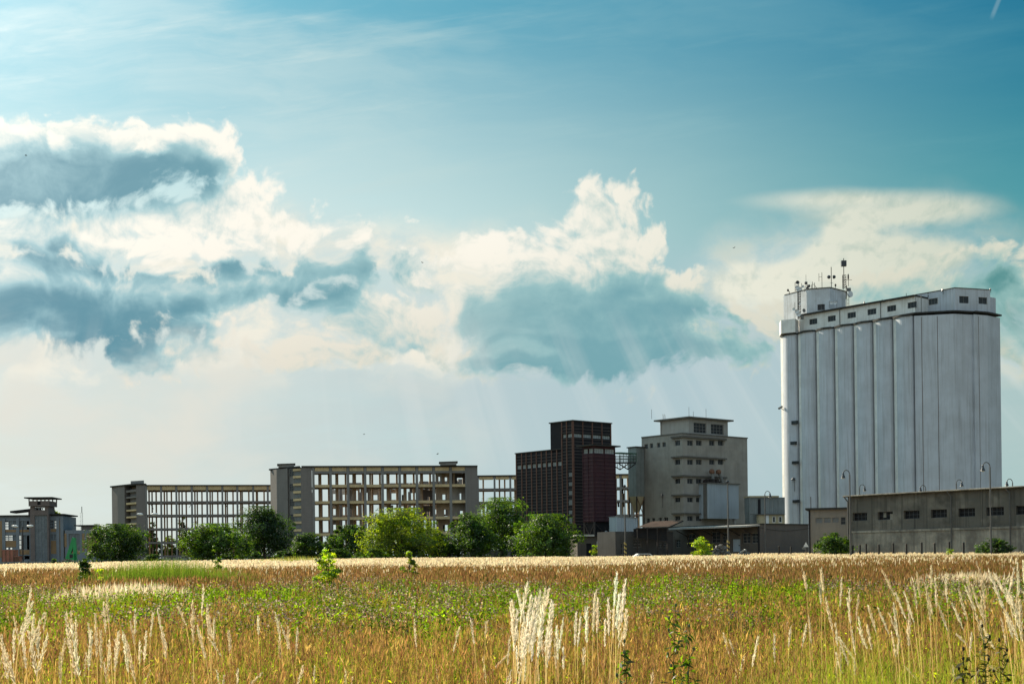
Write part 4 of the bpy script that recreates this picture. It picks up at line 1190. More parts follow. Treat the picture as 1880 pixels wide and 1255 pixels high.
def gallery_link():
    f = Frame(1376, 930, 256.0, 8.0, zbase=2.0)
    root = thing('conveyor_gallery', 'dull corrugated conveyor gallery bridging the gap between mill and silo', 'gallery', f.o, f.a)
    w = solve_right(f, 1441, 930)
    z0 = f.right(1400, 943)[1]; z1 = f.right(1400, 912.5)[1]
    m1 = MB(); corrugated(m1, mapR(), 0, w, lambda s: z0, lambda s: z1, .34, .07)
    m1.quad((0, 3, z0), (w, 3, z0), (w, 3, z1), (0, 3, z1)); m1.quad((0, 0, z0), (w, 0, z0), (w, 3, z0), (0, 3, z0)); m1.quad((0, 0, z0), (0, 3, z0), (0, 3, z1), (0, 0, z1)); m1.quad((w, 0, z0), (w, 3, z0), (w, 3, z1), (w, 0, z1))
    m1.build('cladding', MT['sheet_dull'], root)
    MB().box(-.1, w * .82, -.3, 3.2, z1 + .002, z1 + .28).build('roof', MT['cream'], root)
    a = f.right(1391, 930)[0]; b_ = f.right(1396, 930)[0]
    MB().box(a, b_, -.12, -.07, z0, z1 - .3).build('slot', MT['dark'], root)
    MB().box(0, f.right(1393, 930)[0], .1, 2.8, -1, z0 - .01).build('pier', MT['sheet_dull'], root)
    MB().box(w - .8, w - .2, .5, 2.5, -1, z0 - .01).build('trestle', MT['ledge'], root)
    h = thing('cream_hut', 'small cream hut with two narrow windows under the conveyor gallery', 'hut', f.o + f.ex * f.right(1393, 955, -1.5)[0] + f.ey * -1.5, f.a)
    hw = f.right(1441, 955, -1.5)[0] - f.right(1393, 955, -1.5)[0]
    zt = z0 - .2
    x0 = f.right(1393, 955, -1.5)[0]
    hh = []
    for (p0, p1) in ((1418, 1424), (1429.5, 1436)):
        q = f.rrect(p0, p1, 947, 959, -1.5); hh.append((q[0] - x0, q[1] - x0, q[2], q[3]))
    dd = f.rrect(1406, 1412, 945, 962, -1.5); dd = (dd[0] - x0, dd[1] - x0, dd[2], dd[3])
    b = MB(); b.wall(mapR(), 0, hw, -1, zt, hh + [dd], .15)
    b.quad((0, 0, -1), (0, 1.2, -1), (0, 1.2, zt), (0, 0, zt)); b.quad((0, 0, zt), (hw, 0, zt), (hw, 1.2, zt), (0, 1.2, zt)); b.quad((hw, 0, -1), (hw, 1.2, -1), (hw, 1.2, zt), (hw, 0, zt))
    b.build('wall', MT['cream'], h)
    for r in hh: window(h, mapR(), r, nx=1, nz=1, fw=.12, sash='sash_white', rec=.12)
    MB().wall(mapR(.1), dd[0], dd[1], dd[2], dd[3]).build('door', MT['white'], h)
    MB().box(-.3, hw, -.25, 1.2, zt + .002, zt + .12).build('roof', MT['ledge'], h)
gallery_link()
def annex():
    f = Frame(1485.3, 1000, 200.0, -16.0, zbase=1.8)
    root = thing('beige_annex', 'two storey beige annex with a row of small windows beside the warehouse', 'annex', f.o, f.a)
    w = solve_right(f, 1560, 1000); zt = f.right(1490, 935.5)[1]
    hs = [f.rrect(*r) for r in ((1497.5, 1509.8, 950, 959.5), (1513, 1525, 949.6, 959), (1528, 1540, 949.2, 958.5), (1543.5, 1552.5, 948.6, 962.5), (1499, 1511, 991, 1006), (1514, 1526, 991, 1006))]
    b = MB(); b.wall(mapR(), 0, w, -1, zt, hs, .2)
    b.quad((0, 0, -1), (0, 8, -1), (0, 8, zt), (0, 0, zt)); b.quad((w, 0, -1), (w, 8, -1), (w, 8, zt), (w, 0, zt)); b.quad((0, 0, zt), (w, 0, zt), (w, 8, zt), (0, 8, zt)); b.quad((0, 8, -1), (w, 8, -1), (w, 8, zt), (0, 8, zt))
    b.build('wall', MT['annex'], root)
    for i, r in enumerate(hs): window(root, mapR(), r, nx=2 if i < 3 else 1, nz=2, fw=.06, glass='glass_mid' if i < 3 else 'glass', rec=.18)
    MB().box(-.45, w, -.45, 8.2, zt + .003, zt + .26).build('roof', MT['roof_felt'], root)
    MB().tube((.1, -.12, -1), (.1, -.12, zt), .11, 8).build('downpipe', MT['dark'], root)
    MB().tube((.25, 1, zt + .26), (.25, 1, zt + 1.9), .05, 6).build('flue', MT['post'], root)
annex()
def warehouse():
    f = Frame(1558, 1000, 190.0, -50.2, zbase=1.75)
    root = thing('warehouse', 'long stained concrete warehouse with dark oblong openings at the right edge', 'warehouse', f.o, f.a)
    L = 40.0
    zt = f.right(1560, 912.0)[1]
    zl = f.right(1600, 975.0)[1]
    hs = []
    for (x0, x1, y0, y1) in ((1565.5, 1591.8, 941, 955.8), (1611.3, 1639, 939, 954), (1659, 1688, 937, 951.8), (1709, 1738.3, 934.6, 950), (1759.5, 1790, 931.8, 947.6), (1811, 1843, 929.8, 945.4), (1865, 1898, 927.6, 943.4), (1921, 1957, 925, 941), (1982, 2020, 922, 938.5)):
        r = f.rrect(x0, x1, y0, y1); hs.append(r)
    z0 = sum(h[2] for h in hs) / len(hs); z1 = sum(h[3] for h in hs) / len(hs)
    hs = [(h[0], h[1], z0, z1) for h in hs]
    b = MB()
    b.wall(mapR(), 0, L, zl, zt, hs, .5)
    b.quad((0, 0, -1), (0, 14, -1), (0, 14, zt), (0, 0, zt)); b.quad((0, 0, zt), (L, 0, zt), (L, 14, zt), (0, 14, zt)); b.quad((L, 0, -1), (L, 14, -1), (L, 14, zt), (L, 0, zt)); b.quad((0, 14, -1), (L, 14, -1), (L, 14, zt), (0, 14, zt))
    for i in range(9):     # pilaster strips
        s = .25 + i * 4.9
        if all(s + .3 < h[0] or s - .3 > h[1] for h in hs): b.box(s - .2, s + .2, -.06, 0, zl + .3, zt)
    b.build('wall', MT['ware'], root)
    for i, h in enumerate(hs):
        o = window(root, mapR(), h, nx=4, nz=2, fw=.06, glass='glass_black', sash='lamp', rec=.46)
    bd = MB()
    h = hs[1]
    bd.box(h[0] + .7, h[0] + 1.1, .3, .36, h[3] - .75, h[3] - .1); bd.box(h[0] + 1.7, h[0] + 2.15, .3, .36, h[2], h[2] + .75)
    bd.build('board', MT['ware_low'], root)
    p = MB(); p.box(0, L, -.10, -.004, -1, zl - .18); p.build('plinth', MT['ware_low'], root)
    MB().box(0, L, -.22, -.004, zl - .16, zl + .12).build('string_course', MT['ware_low'], root)
    rf = MB().box(-.35, L, -.55, 14.3, zt + .003, zt + .22).build('roof', MT['roof_felt'], root)
    MB().tube((-.35, -.62, zt + .1), (L, -.62, zt + .12), .10, 8).build('gutter', MT['ware_low'], rf)
    for px, top in ((1749, 0), (1857, 0), (1559.5, 0)):
        s = f.right(px, 960)[0]
        MB().path([(s - .35, -.6, zt), (s, -.32, zt - .6), (s, -.32, -1)], .085, 8).build('downpipe', MT['pole'], root)
    return f
WARE = warehouse()
# ------------------------------------------------------------------ gutted concrete frame blocks
def frame_block(root, Fm, x_edges, z_levels, depth, col_w=.55, beam_h=.75, rear_cols=None, beams=True, thin=None, fascia='ochre', skip_floor=(), rng=None, first=True, rear_m='peach'):
    """open frame: front and rear columns, floors and fascias as separate parts"""
    x0, x1 = x_edges[0], x_edges[-1]
    ztop_ = z_levels[-1]
    for x in x_edges:
        MB().box(x - col_w / 2, x + col_w / 2, -.08, .55, -1, ztop_ - .05).build('column', MT['frame'], root)
    for x in (rear_cols if rear_cols is not None else x_edges):
        MB().box(x - col_w * .40, x + col_w * .40, depth - .6, depth, -1, ztop_ - .05).build('rear_column', MT[rear_m], root)
    for a, b in zip(x_edges[:-1], x_edges[1:]):     # inner row of columns
        x = a + (b - a) * .34
        MB().box(x - col_w * .38, x + col_w * .38, depth * .5 - .25, depth * .5 + .25, -1, ztop_ - .05).build('inner_column', MT['peach' if rear_m == 'peach' else 'pier'], root)
    for x in (thin or []):
        MB().box(x - col_w * .32, x + col_w * .32, .1, .45, z_levels[0], ztop_ - .05).build('mullion_post', MT['frame'], root)
    for i, z in enumerate(z_levels[:-1]):
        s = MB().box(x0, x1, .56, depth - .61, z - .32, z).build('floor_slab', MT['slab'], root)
        f = MB()
        cuts = list(x_edges)
        for a, b in zip(cuts[:-1], cuts[1:]):
            f.box(a + col_w / 2, b - col_w / 2, 0.02, .5, z - beam_h * .80, z + beam_h * .16)
        f.build('fascia', MT[fascia], s)
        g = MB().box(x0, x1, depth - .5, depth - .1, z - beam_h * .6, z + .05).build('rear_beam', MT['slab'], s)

def left_frame():
    f = Frame(250, 1000, 420.0, 12.0, zbase=2.6)
    root = thing('frame_building', 'gutted five storey concrete frame with sky through every bay, left of the central ruin', 'ruined block', f.o, f.a, 'gutted concrete frame blocks')
    zt = f.right(268, 889.5)[1]
    e = [f.right(px, 930)[0] for px in (268.5, 296, 324, 352.5, 380.5, 408.5, 436, 465, 492, 520)]
    zl = [f.right(300, y)[1] for y in (994.5, 969.5, 944.5, 920)]
    zl = [zl[0] - (zl[1] - zl[0])] + zl + [zt]
    dep = 13.0
    rear = [f.right(px, 930, dep)[0] for px in (274, 287, 302, 315, 329, 342, 358, 371, 386, 400, 414, 428, 442, 457, 471, 485)]
    frame_block(root, f, e, zl, dep, col_w=.56, beam_h=.62, rear_cols=rear, fascia='pier', thin=None)
    MB().box(e[0], e[-1], -.35, dep + .3, zt - .35, zt).build('roof', MT['roof_felt'], root)
    fs = MB()
    for a, b in zip(e[:-1], e[1:]): fs.box(a + .31, b - .31, .02, .5, zt - 1.55, zt - .352)
    fs.build('fascia', MT['ochre'], root)
    MB().box(e[0], e[-1], dep - .55, dep - .1, zt - 1.5, zt - .352).build('rear_beam', MT['pier'], root)
    # leaning broken bars
    b = MB()
    for px, y0, y1, sx in ((277, 926, 934, 1), (412, 922, 931, 1), (281, 972, 978, -1), (352, 924, 931, -1)):
        a = f.right(px, y0, 3); c = f.right(px + 5 * sx, y1, 3)
        b.beam((a[0], 3, a[1]), (c[0], 3, c[1]), .15, .15)
    b.build('hanging_bar', MT['steel_dark'], root)
    # blank stair tower at the left end
    w = e[0]
    side = [f.loc(px, 930, d) for px, d in ((205.5, 432.0), (216, 428.5), (229, 425.2), (250.3, 419.9))]
    side = [(q.x, q.y) for q in side]
    t = MB()
    t.prism([side[0], side[1], (side[2][0], side[2][1]), (side[2][0] + 1.4, side[2][1] + 1.2), (side[2][0] + 3.0, side[2][1] + 9), (side[0][0] + 3, side[0][1] + 9)], -1, zt)
    t.prism([(side[3][0], side[3][1]), (w - .32, -.1), (w - .32, 11), (side[3][0], 11)], -1, zt)
    tw = t.build('stair_tower', MT['pier'], root)
    # open stair landings between the two piers
    a, b2 = Vector((*side[2], 0)), Vector((*side[3], 0))
    for i, (y0, y1) in enumerate(((897, 901), (909, 912), (920, 923.5), (933, 936), (945.5, 948.5), (958, 961), (970, 973), (982, 985))):
        z1, z0 = f.right(250, y0)[1], f.right(250, y1)[1]
        m1 = MB(); p = [a.lerp(b2, .12) + Vector((0, .6, 0)), a.lerp(b2, .99) + Vector((0, .3, 0)), a.lerp(b2, .99) + Vector((0, 6, 0)), a.lerp(b2, .12) + Vector((0, 6, 0))]
        m1.prism([(q.x, q.y) for q in p], z0 - .15, z1 - .15); m1.build('landing', MT['ochre'] if i > 1 else MT['pier'], root)
    bk = MB(); p0, p1 = a.lerp(b2, .45), a.lerp(b2, .98)
    bk.quad((p0.x, p0.y + 3, -1), (p1.x, p1.y + 3, -1), (p1.x, p1.y + 3, zt - 1), (p0.x, p0.y + 3, zt - 1)); bk.build('stair_wall', MT['frame'], root)
    MB().prism([(side[0][0] - .5, side[0][1] - .3), (side[3][0] - .3, side[3][1] - .5), (w, -.36), (w, 11.2), (side[0][0] + 3, side[0][1] + 9.2)], zt + .003, zt + .4).build('tower_roof', MT['roof_felt'], root)
    q = [f.loc(px, 890, d) for px, d in ((240, 427), (264.5, 424), (264.5, 430), (240, 433))]
    MB().prism([(p_.x, p_.y) for p_ in q], zt + .4, zt + 1.55).build('roof_hut', MT['frame'], root)
    return f
left_frame()

def centre_frame():
    f = Frame(553, 1000, 400.0, 8.0, zbase=2.6)
    root = thing('frame_building', 'gutted concrete block with ochre floor edges and grey end piers behind the bright tree', 'ruined block', f.o, f.a, 'gutted concrete frame blocks')
    zt = f.right(577, 855.5)[1]
    e = [f.right(px, 930)[0] for px in (576, 607.6, 639.6, 671, 703, 734.5, 766, 796.8, 828, 857)]
    zl = [f.right(600, y)[1] for y in (979, 949.8, 920, 890)]
    zl = [zl[0] - (zl[1] - zl[0])] + zl + [zt]
    dep = 12.5
    rear = [f.right(px, 930, dep)[0] for px in (589, 604, 620, 635, 652.5, 667, 684, 698, 714, 729, 745, 760, 775.5, 790)]
    frame_block(root, f, e, zl, dep, col_w=.70, beam_h=.80, rear_cols=rear)
    MB().box(e[0] - 3.3, e[-1] + 3.2, -.45, dep + .4, zt - .30, zt + .12).build('roof', MT['roof_felt'], root)
    fs = MB()
    for a, b in zip(e[:-1], e[1:]): fs.box(a + .43, b - .43, .02, .5, zt - 1.35, zt - .304)
    fs.build('fascia', MT['ochre'], root)
    MB().box(e[0], e[-1], .05, .5, zt - 2.0, zt - 1.354).build('lintel', MT['frame'], root)
    MB().box(e[0], e[-1], dep - .55, dep - .1, zt - 1.6, zt - .304).build('rear_beam', MT['pier'], root)
    # end pier right
    xr0, xr1 = f.right(857.5, 930)[0], f.right(877.3, 930)[0]
    MB().box(xr0, xr1, -.12, dep, -1, zt - .31).build('end_pier', MT['pier'], root)
    # partition walls in the right-hand bays and loose inner walls
    for (px0, px1, d_, y0, y1, m_) in ((800, 812, 5, 890, 862, 'plaster'), (812, 826, 7, 890, 866, 'peach'), (829, 856, 8.5, 890, 866, 'frame'),
                                       (806, 826, 6, 920, 893, 'peach'), (829, 856, 5, 920, 893, 'plaster'), (806, 827, 6, 949, 923, 'peach'), (830, 856, 5.5, 949, 923, 'plaster'),
                                       (806, 827, 6.5, 978, 952, 'peach'), (830, 856, 6, 978, 952, 'plaster'), (777, 795, 9, 920, 897, 'pier'), (777, 795, 9, 949, 926, 'pier'),
                                       (640, 652, 8, 920, 896, 'plaster'), (640, 650, 8, 949, 924, 'plaster'), (640, 648, 8, 978, 953, 'plaster'), (712, 722, 7, 949, 925, 'plaster')):
        a = f.right(px0, 930, d_)[0]; b = f.right(px1, 930, d_)[0]
        z0 = f.right(700, y0)[1]; z1 = f.right(700, y1)[1]
        m1 = MB(); n = random.Random(int(px0 + y0)); l = b - a
        hole = [(a + l * (.3 + .2 * n.random()), a + l * (.62 + .2 * n.random()), z0 + .1, z0 + (z1 - z0) * (.45 + .25 * n.random()))]
        m1.wall(mapR(d_), a, b, z0 + .02, z1, hole, .25)
        m1.build('partition', MT[m_], root)
    # side elevation with stair windows
    side = [f.loc(px, 930, d) for px, d in ((497, 410.5), (508.5, 406.3), (528.5, 402.6), (553, 399.8))]
    side = [(q.x, q.y) for q in side]
    t = MB()
    t.prism([side[0], side[1], side[2], (side[2][0] + 3.0, side[2][1] + 9), (side[0][0] + 3, side[0][1] + 9)], -1, zt - .32)
    t.prism([side[3], (e[0] - .43, -.1), (e[0] - .43, 10), (side[3][0], 10)], -1, zt - .32)
    t.build('stair_tower', MT['pier'], root)
    a, b2 = Vector((*side[2], 0)), Vector((*side[3], 0))
    wl = MB(); wl.quad((a.x, a.y + 1.0, -1), (b2.x, b2.y + .8, -1), (b2.x, b2.y + .8, zt - .4), (a.x, a.y + 1.0, zt - .4)); wl.build('stair_wall', MT['frame'], root)
    dirv = (b2 - a); Ld = dirv.length; dirv /= Ld; nv = Vector((-dirv.y, dirv.x, 0))
    mp = lambda s, z, dp: tuple(a + dirv * s + nv * (dp) + Vector((0, 0, z)))
    zs = [f.right(553, y)[1] for y in (863, 876, 890, 904, 918, 932, 946, 960, 974, 988)]
    for i, z in enumerate(zs):
        window(root, mp, (Ld * .44, Ld * .94, z - 1.35, z - .15), nx=5, nz=2, fw=.07, glass='glass_mid', rec=.55)
        if i % 2 == 0: window(root, mp, (Ld * .06, Ld * .36, z - 1.5, z + .6), nx=2, nz=3, fw=.09, glass='glass', rec=.6)
        m1 = MB(); p = [mp(s, zz, d_) for d_ in (.05, .5) for zz in (z - .1, z + .55) for s in (Ld * .40, Ld * .99)]
        m1._add(p, [(0, 2, 3, 1), (4, 5, 7, 6), (0, 1, 5, 4), (2, 6, 7, 3), (0, 4, 6, 2), (1, 3, 7, 5)], 0)
        m1.build('landing', MT['ochre'], root)
    MB().prism([(side[0][0] - .4, side[0][1] - .3), (side[3][0] - .3, side[3][1] - .5), (e[0] - 3.31, 10.2), (side[0][0] + 3, side[0][1] + 9.2)], zt - .31, zt + .10).build('tower_roof', MT['roof_felt'], root)
    for (p0, p1, y0) in ((511, 540, 849.5), (808, 838, 850)):
        q = [f.loc(px, 852, d) for px, d in ((p0, 404.5), (p1, 403), (p1, 409), (p0, 410.5))]
        zz = zt + .12 if p0 > 600 else zt + .103
        hut = MB().prism([(s.x, s.y) for s in q], zz, zz + .75).build('roof_hut', MT['frame'], root)
        qq = [(s.x + (.35 if i in (1, 2) else -.35), s.y + (.3 if i > 1 else -.3)) for i, s in enumerate(q)]
        MB().prism(qq, zz + .753, zz + 1.0).build('hut_roof', MT['roof_felt'], hut)
    return f
CF = centre_frame()

def rear_ruin():
    # lower wing of the same works standing behind the central block, half demolished
    f = Frame(572, 1000, 432.0, 7.0, zbase=2.7)
    root = thing('ruined_wing', 'half demolished wing with broken walls seen through the bays of the central ruin', 'ruined block', f.o, f.a)
    e = [f.right(px, 930)[0] for px in np.arange(572, 866, 18.0)]
    zs = [f.right(600, y)[1] for y in (1003, 976, 948, 921, 893.5)]
    rnd = random.Random(5)
    for i, x in enumerate(e):
        MB().box(x - .4, x + .4, 0, .6, -1, zs[-1] - (0 if i % 5 else 1.6)).build('column', MT['pier'], root)
    for j, z in enumerate(zs):
        s = MB()
        for a, b in zip(e[:-1], e[1:]):
            if rnd.random() < .12: continue
            s.box(a, b, .1, 5.0, z - .45, z)
        s.build('floor_slab', MT['frame'], root)
    for j in range(4):
        for i, (a, b) in enumerate(zip(e[:-1], e[1:])):
            k = rnd.random()
            if i < 2: continue
            if k < .80:
                z0, z1 = zs[j], zs[j + 1] - .46
                m1 = MB(); l = b - a
                hs = [(a + l * .2, a + l * .75, z0 + (z1 - z0) * .15, z0 + (z1 - z0) * (.5 + .4 * rnd.random()))]
                if k < .45: hs.append((a + l * .3, a + l * .6, z0 + (z1 - z0) * .95, z1))
                m1.wall(mapR(1.5 + 2.5 * rnd.random()), a + .1, b - .1, z0 + .01, z1, hs, .4)
                m1.build('broken_wall', MT[rnd.choice(['plaster', 'pier', 'plaster', 'peach', 'frame'])], root)
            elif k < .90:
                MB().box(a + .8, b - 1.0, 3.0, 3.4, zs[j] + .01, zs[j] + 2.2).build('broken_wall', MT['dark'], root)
    # slanted broken roof remains on top
    r = MB()
    x0, x1 = f.right(640, 900)[0], f.right(664, 900)[0]
    r.box(x0, x1, 1, 5, zs[-1] + .01, zs[-1] + 1.3)
    for i, (a, b) in enumerate(zip(e[5:-1], e[6:])):
        h0 = .2 + 1.6 * (i / 10) + .5 * rnd.random()
        r.box(a + .1, b - .1, 1.0, 4.0, zs[-1] + .01, zs[-1] + h0)
    r.build('roof_remains', MT['pier'], root)
rear_ruin()

def east_frame():
    f = Frame(868, 1000, 446.0, 2.0, zbase=2.7)
    root = thing('frame_building', 'weathered open frame wing passing behind the dark louvred storehouse', 'ruined block', f.o, f.a, 'gutted concrete frame blocks')
    zt = f.right(900, 872.5)[1]
    e = [f.right(px, 930)[0] for px in (868, 878, 908.5, 937.5, 968, 998, 1028, 1058, 1088, 1118, 1140, 1160, 1181)]
    zl = [f.right(900, y)[1] for y in (974, 947, 920.5, 896.5)]
    zl = [zl[0] - (zl[1] - zl[0])] + zl + [zt]
    dep = 11
    frame_block(root, f, e, zl, dep, col_w=.6, beam_h=.7, rear_cols=[x + 1.8 for x in e[:-1]] + [x + 3.5 for x in e[2:-1]], fascia='pier')
    MB().box(e[0], e[-1], -.4, dep + .4, zt - .3, zt + .1).build('roof', MT['roof_felt'], root)
    fs = MB()
    for a, b in zip(e[:-1], e[1:]): fs.box(a + .4, b - .4, .02, .5, zt - 1.3, zt - .304)
    fs.build('fascia', MT['ochre'], root)
    for px0, px1, y0, y1, d_ in ((880, 890, 946, 922, 6), (893, 906, 946, 923, 7), (912, 934, 972, 950, 6), (880, 905, 973, 950, 6)):
        a, b = f.right(px0, 930, d_)[0], f.right(px1, 930, d_)[0]; z0, z1 = f.right(900, y0)[1], f.right(900, y1)[1]
        MB().wall(mapR(d_), a, b, z0, z1, [(a + (b - a) * .3, a + (b - a) * .6, z0 + .1, z0 + 2.2)], .3).build('partition', MT['frame'], root)
    hb = MB()
    for px, y0, y1 in ((1142, 878, 905), (1145, 905, 930), (1160, 912, 922), (1135, 920, 930)):
        a = f.right(px, y0, 4)
        c = f.right(px + 1, y1, 4); hb.beam((a[0], 4, a[1]), (c[0], 4.3, c[1]), .5, .3)
    hb.build('hanging_debris', MT['steel_dark'], root)
east_frame()

# ------------------------------------------------------------------ old works at the far left
def z1a(x, y): return x / 8.965, 900 + y / 8.965
def old_works():
    f = Frame(-60, 1000, 330.0, 3.0, zbase=2.2)
    root = thing('old_works', 'derelict blue grey works hall with ochre panels and a brick lift tower', 'factory', f.o, f.a)
    def RR(x0, x1, y0, y1, y=0.0):
        a = z1a(x0, y0); b = z1a(x1, y1); return f.rrect(a[0], b[0], a[1], b[1], y)
    zt = f.right(*z1a(250, 425))[1]
    xa = f.right(*z1a(565, 700))[0]; xb = f.right(*z1a(805, 700))[0]; xe = f.right(*z1a(1040, 700))[0]
    up = [RR(85, 135, 500, 640), RR(145, 205, 500, 640), RR(215, 278, 500, 640), RR(312, 365, 500, 640), RR(375, 432, 500, 640), RR(440, 492, 500, 640)]
    lo = [RR(88, 135, 735, 820), RR(148, 205, 735, 820), RR(215, 278, 735, 820), RR(315, 362, 735, 970), RR(382, 432, 735, 970), RR(440, 500, 735, 970)]
    ru = [RR(820, 868, 490, 625), RR(882, 938, 490, 625), RR(822, 872, 720, 815), RR(884, 940, 720, 815)]
    gr = [RR(325, 365, 1070, 1130), RR(400, 500, 1070, 1130), RR(100, 135, 940, 965), RR(165, 200, 940, 965)]
    b = MB(); b.wall(mapR(), 0, xa, -1, zt, up + lo + gr, .3); b.wall(mapR(), xb, xe, -1, zt, ru, .3)
    b.quad((0, 0, zt), (xe, 0, zt), (xe, 12, zt), (0, 12, zt)); b.quad((0, 0, -1), (0, 12, -1), (0, 12, zt), (0, 0, zt)); b.quad((xe, 0, -1), (xe, 12, -1), (xe, 12, zt), (xe, 0, zt)); 
    b.wall(mapR(12), 0, xe, -1, zt, [RR(60, 230, 520, 640, 12), RR(60, 240, 740, 820, 12), RR(300, 350, 740, 960, 12), RR(815, 945, 500, 625, 12), RR(95, 210, 935, 970, 12)], .3)
    b.build('wall', MT['hall'], root)
    oc = MB()
    for r in (RR(85, 280, 643, 682), RR(312, 500, 643, 682), RR(90, 278, 825, 930), RR(815, 945, 630, 678), RR(830, 950, 822, 1040), RR(-20, 45, 500, 1100), RR(968, 1005, 490, 1080), RR(318, 500, 975, 1050), RR(-300, -150, 500, 960)):
        oc = MB().box(r[0], r[1], -.05, -.004, r[2], r[3]); oc.build('ochre_infill', MT['hall_ochre'], root)
    pl = MB()
    for x in (65, 295, 512, 810, 955, 1022, -90): 
        s = f.right(*z1a(x, 700))[0]; pl.box(s - .35, s + .35, -.25, -.003, -1, zt - .4)
    pl.build('pilaster', MT['hall'], root)
    for i, r in enumerate(up + lo + ru):
        g = 'glass_mid' if i in (1, 2, 3, 4, 8, 10, 14, 15) else None
        if i in (5, 11): continue
        if g: window(root, mapR(), r, nx=2, nz=5 if r[3] - r[2] > 3.5 else 3, fw=.09, glass=g, sash='hall', rec=.25)
        else:
            m1 = MB(); n = 5 if r[3] - r[2] > 3.5 else 3
            for k in range(1, n): z = r[2] + (r[3] - r[2]) * k / n; m1.box(r[0], r[1], .15, .22, z - .09, z + .09)
            m1.box((r[0] + r[1]) / 2 - .06, (r[0] + r[1]) / 2 + .06, .12, .149, r[2], r[3])
            m1.build('window', MT['hall'], root)
    MB().box(-.4, xa, -.5, 12.4, zt + .003, zt + .3).build('roof', MT['roof_felt'], root)
    MB().box(xb, xe + .35, -.5, 12.4, zt + .2, zt + .5).build('roof', MT['roof_felt'], root)
    # broken roof lantern
    s0, z0 = f.right(*z1a(100, 380)); s1, z1 = f.right(*z1a(495, 335))
    MB().prism([(s0, 3), (s1, 3), (s1, 8), (s0, 8)], [z0 + .3, z1 + .3, z1 + .3, z0 + .3], [z0 + .75, z1 + .75, z1 + .75, z0 + .75]).build('lantern_roof', MT['roof_felt'], root)
    q0 = f.right(*z1a(395, 400))[0]
    MB().box(q0, s1, 3.5, 7.5, zt + .31, z1 + .1).build('lantern', MT['hall_brick'], root)
    # lift tower
    ts0, ts1 = f.right(*z1a(500, 700), -1.5)[0], f.right(*z1a(800, 700), -1.5)[0]
    zs = f.right(*z1a(650, 262), -1.5)[1]
    g0, g1 = f.right(*z1a(572, 700), -1.5)[0], f.right(*z1a(806, 700), -1.5)[0]
    gz1 = f.right(*z1a(650, 405), -1.5)[1]
    tm = MB(); hole = [(g0, g1 - .4, -.5, gz1), (g0, g1 - .9, f.right(*z1a(650, 322), -1.5)[1], f.right(*z1a(650, 270), -1.5)[1])]
    tm.wall(mapR(-1.5), ts0, ts1, -1, zs, hole, .4)
    tm.quad((ts0, -1.5, -1), (ts0, 4, -1), (ts0, 4, zs), (ts0, -1.5, zs)); tm.quad((ts1, -1.5, -1), (ts1, 4, -1), (ts1, 4, zs), (ts1, -1.5, zs)); tm.wall(mapR(4), ts0, ts1, -1, zs, [hole[1]], .3)
    tower = tm.build('lift_tower', MT['hall_brick'], root)
    gl = MB(); n = 4; m = 16
    gl.quad((g0, -1.2, -.5), (g1 - .4, -1.2, -.5), (g1 - .4, -1.2, gz1), (g0, -1.2, gz1), 0)
    for i in range(n + 1): s = g0 + (g1 - .4 - g0) * i / n; gl.box(s - .05, s + .05, -1.3, -1.22, -.5, gz1, 1)
    for i in range(m): z = -.5 + (gz1 + .5) * i / m; gl.box(g0, g1 - .4, -1.27, -1.215, z - .04, z + .04, 1)
    gl.build('glass_wall', [MT['glass_mid'], MT['hall']], tower)
    lt = MB(); h = hole[1]
    for i in range(7): 
        s = h[0] + (h[1] - h[0]) * i / 6
        lt.beam((s, -1.3, h[2]), (s + .5 * (-1) ** i, -1.3, h[3]), .14, .1)
    lt.box(h[0], h[1], -1.36, -1.28, h[2] + .9, h[2] + 1.1); lt.build('grille', MT['hall'], tower)
    hs0, hs1 = f.right(*z1a(470, 250), -2.2)[0], f.right(*z1a(812, 250), -2.2)[0]
    hz0, hz1, hz2 = f.right(*z1a(650, 255), -2.2)[1], f.right(*z1a(650, 170), -2.2)[1], f.right(*z1a(650, 128), -2.2)[1]
    hm = MB(); wr = RR(612, 668, 172, 235, -2.2)
    hm.wall(mapR(-2.2), hs0, hs1, hz0, hz1, [(wr[0], wr[1], wr[2], hz1 - .02)], .3)
    hm.quad((hs0, -2.2, hz0), (hs0, 4.6, hz0), (hs0, 4.6, hz1), (hs0, -2.2, hz1)); hm.quad((hs1, -2.2, hz0), (hs1, 4.6, hz0), (hs1, 4.6, hz1), (hs1, -2.2, hz1)); hm.quad((hs0, 4.6, hz0), (hs1, 4.6, hz0), (hs1, 4.6, hz1), (hs0, 4.6, hz1)); hm.quad((hs0, -2.2, hz0), (hs1, -2.2, hz0), (hs1, 4.6, hz0), (hs0, 4.6, hz0))
    for i in range(6):
        s = hs0 + .1 + (hs1 - hs0 - .2) * i / 5
        for y in (-2.1, 4.5): hm.box(s - .12, s + .12, y - .08, y + .08, hz1, hz2)
    hd = hm.build('tower_head', MT['hall_brick'], tower)
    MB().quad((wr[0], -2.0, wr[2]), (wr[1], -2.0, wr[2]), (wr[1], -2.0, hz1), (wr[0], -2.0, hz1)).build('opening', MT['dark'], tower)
    MB().box(hs0 - .8, hs1 + .9, -3.0, 5.4, hz2 + .003, hz2 + .28).build('tower_roof', MT['roof_felt'], tower)
    # lower wing to the right
    xl0, xl1 = f.right(*z1a(1043, 800))[0], f.right(*z1a(1700, 800))[0]
    zl = f.right(*z1a(1300, 650))[1]
    wr2 = [RR(1130, 1215, 712, 985), RR(1225, 1310, 712, 985)]
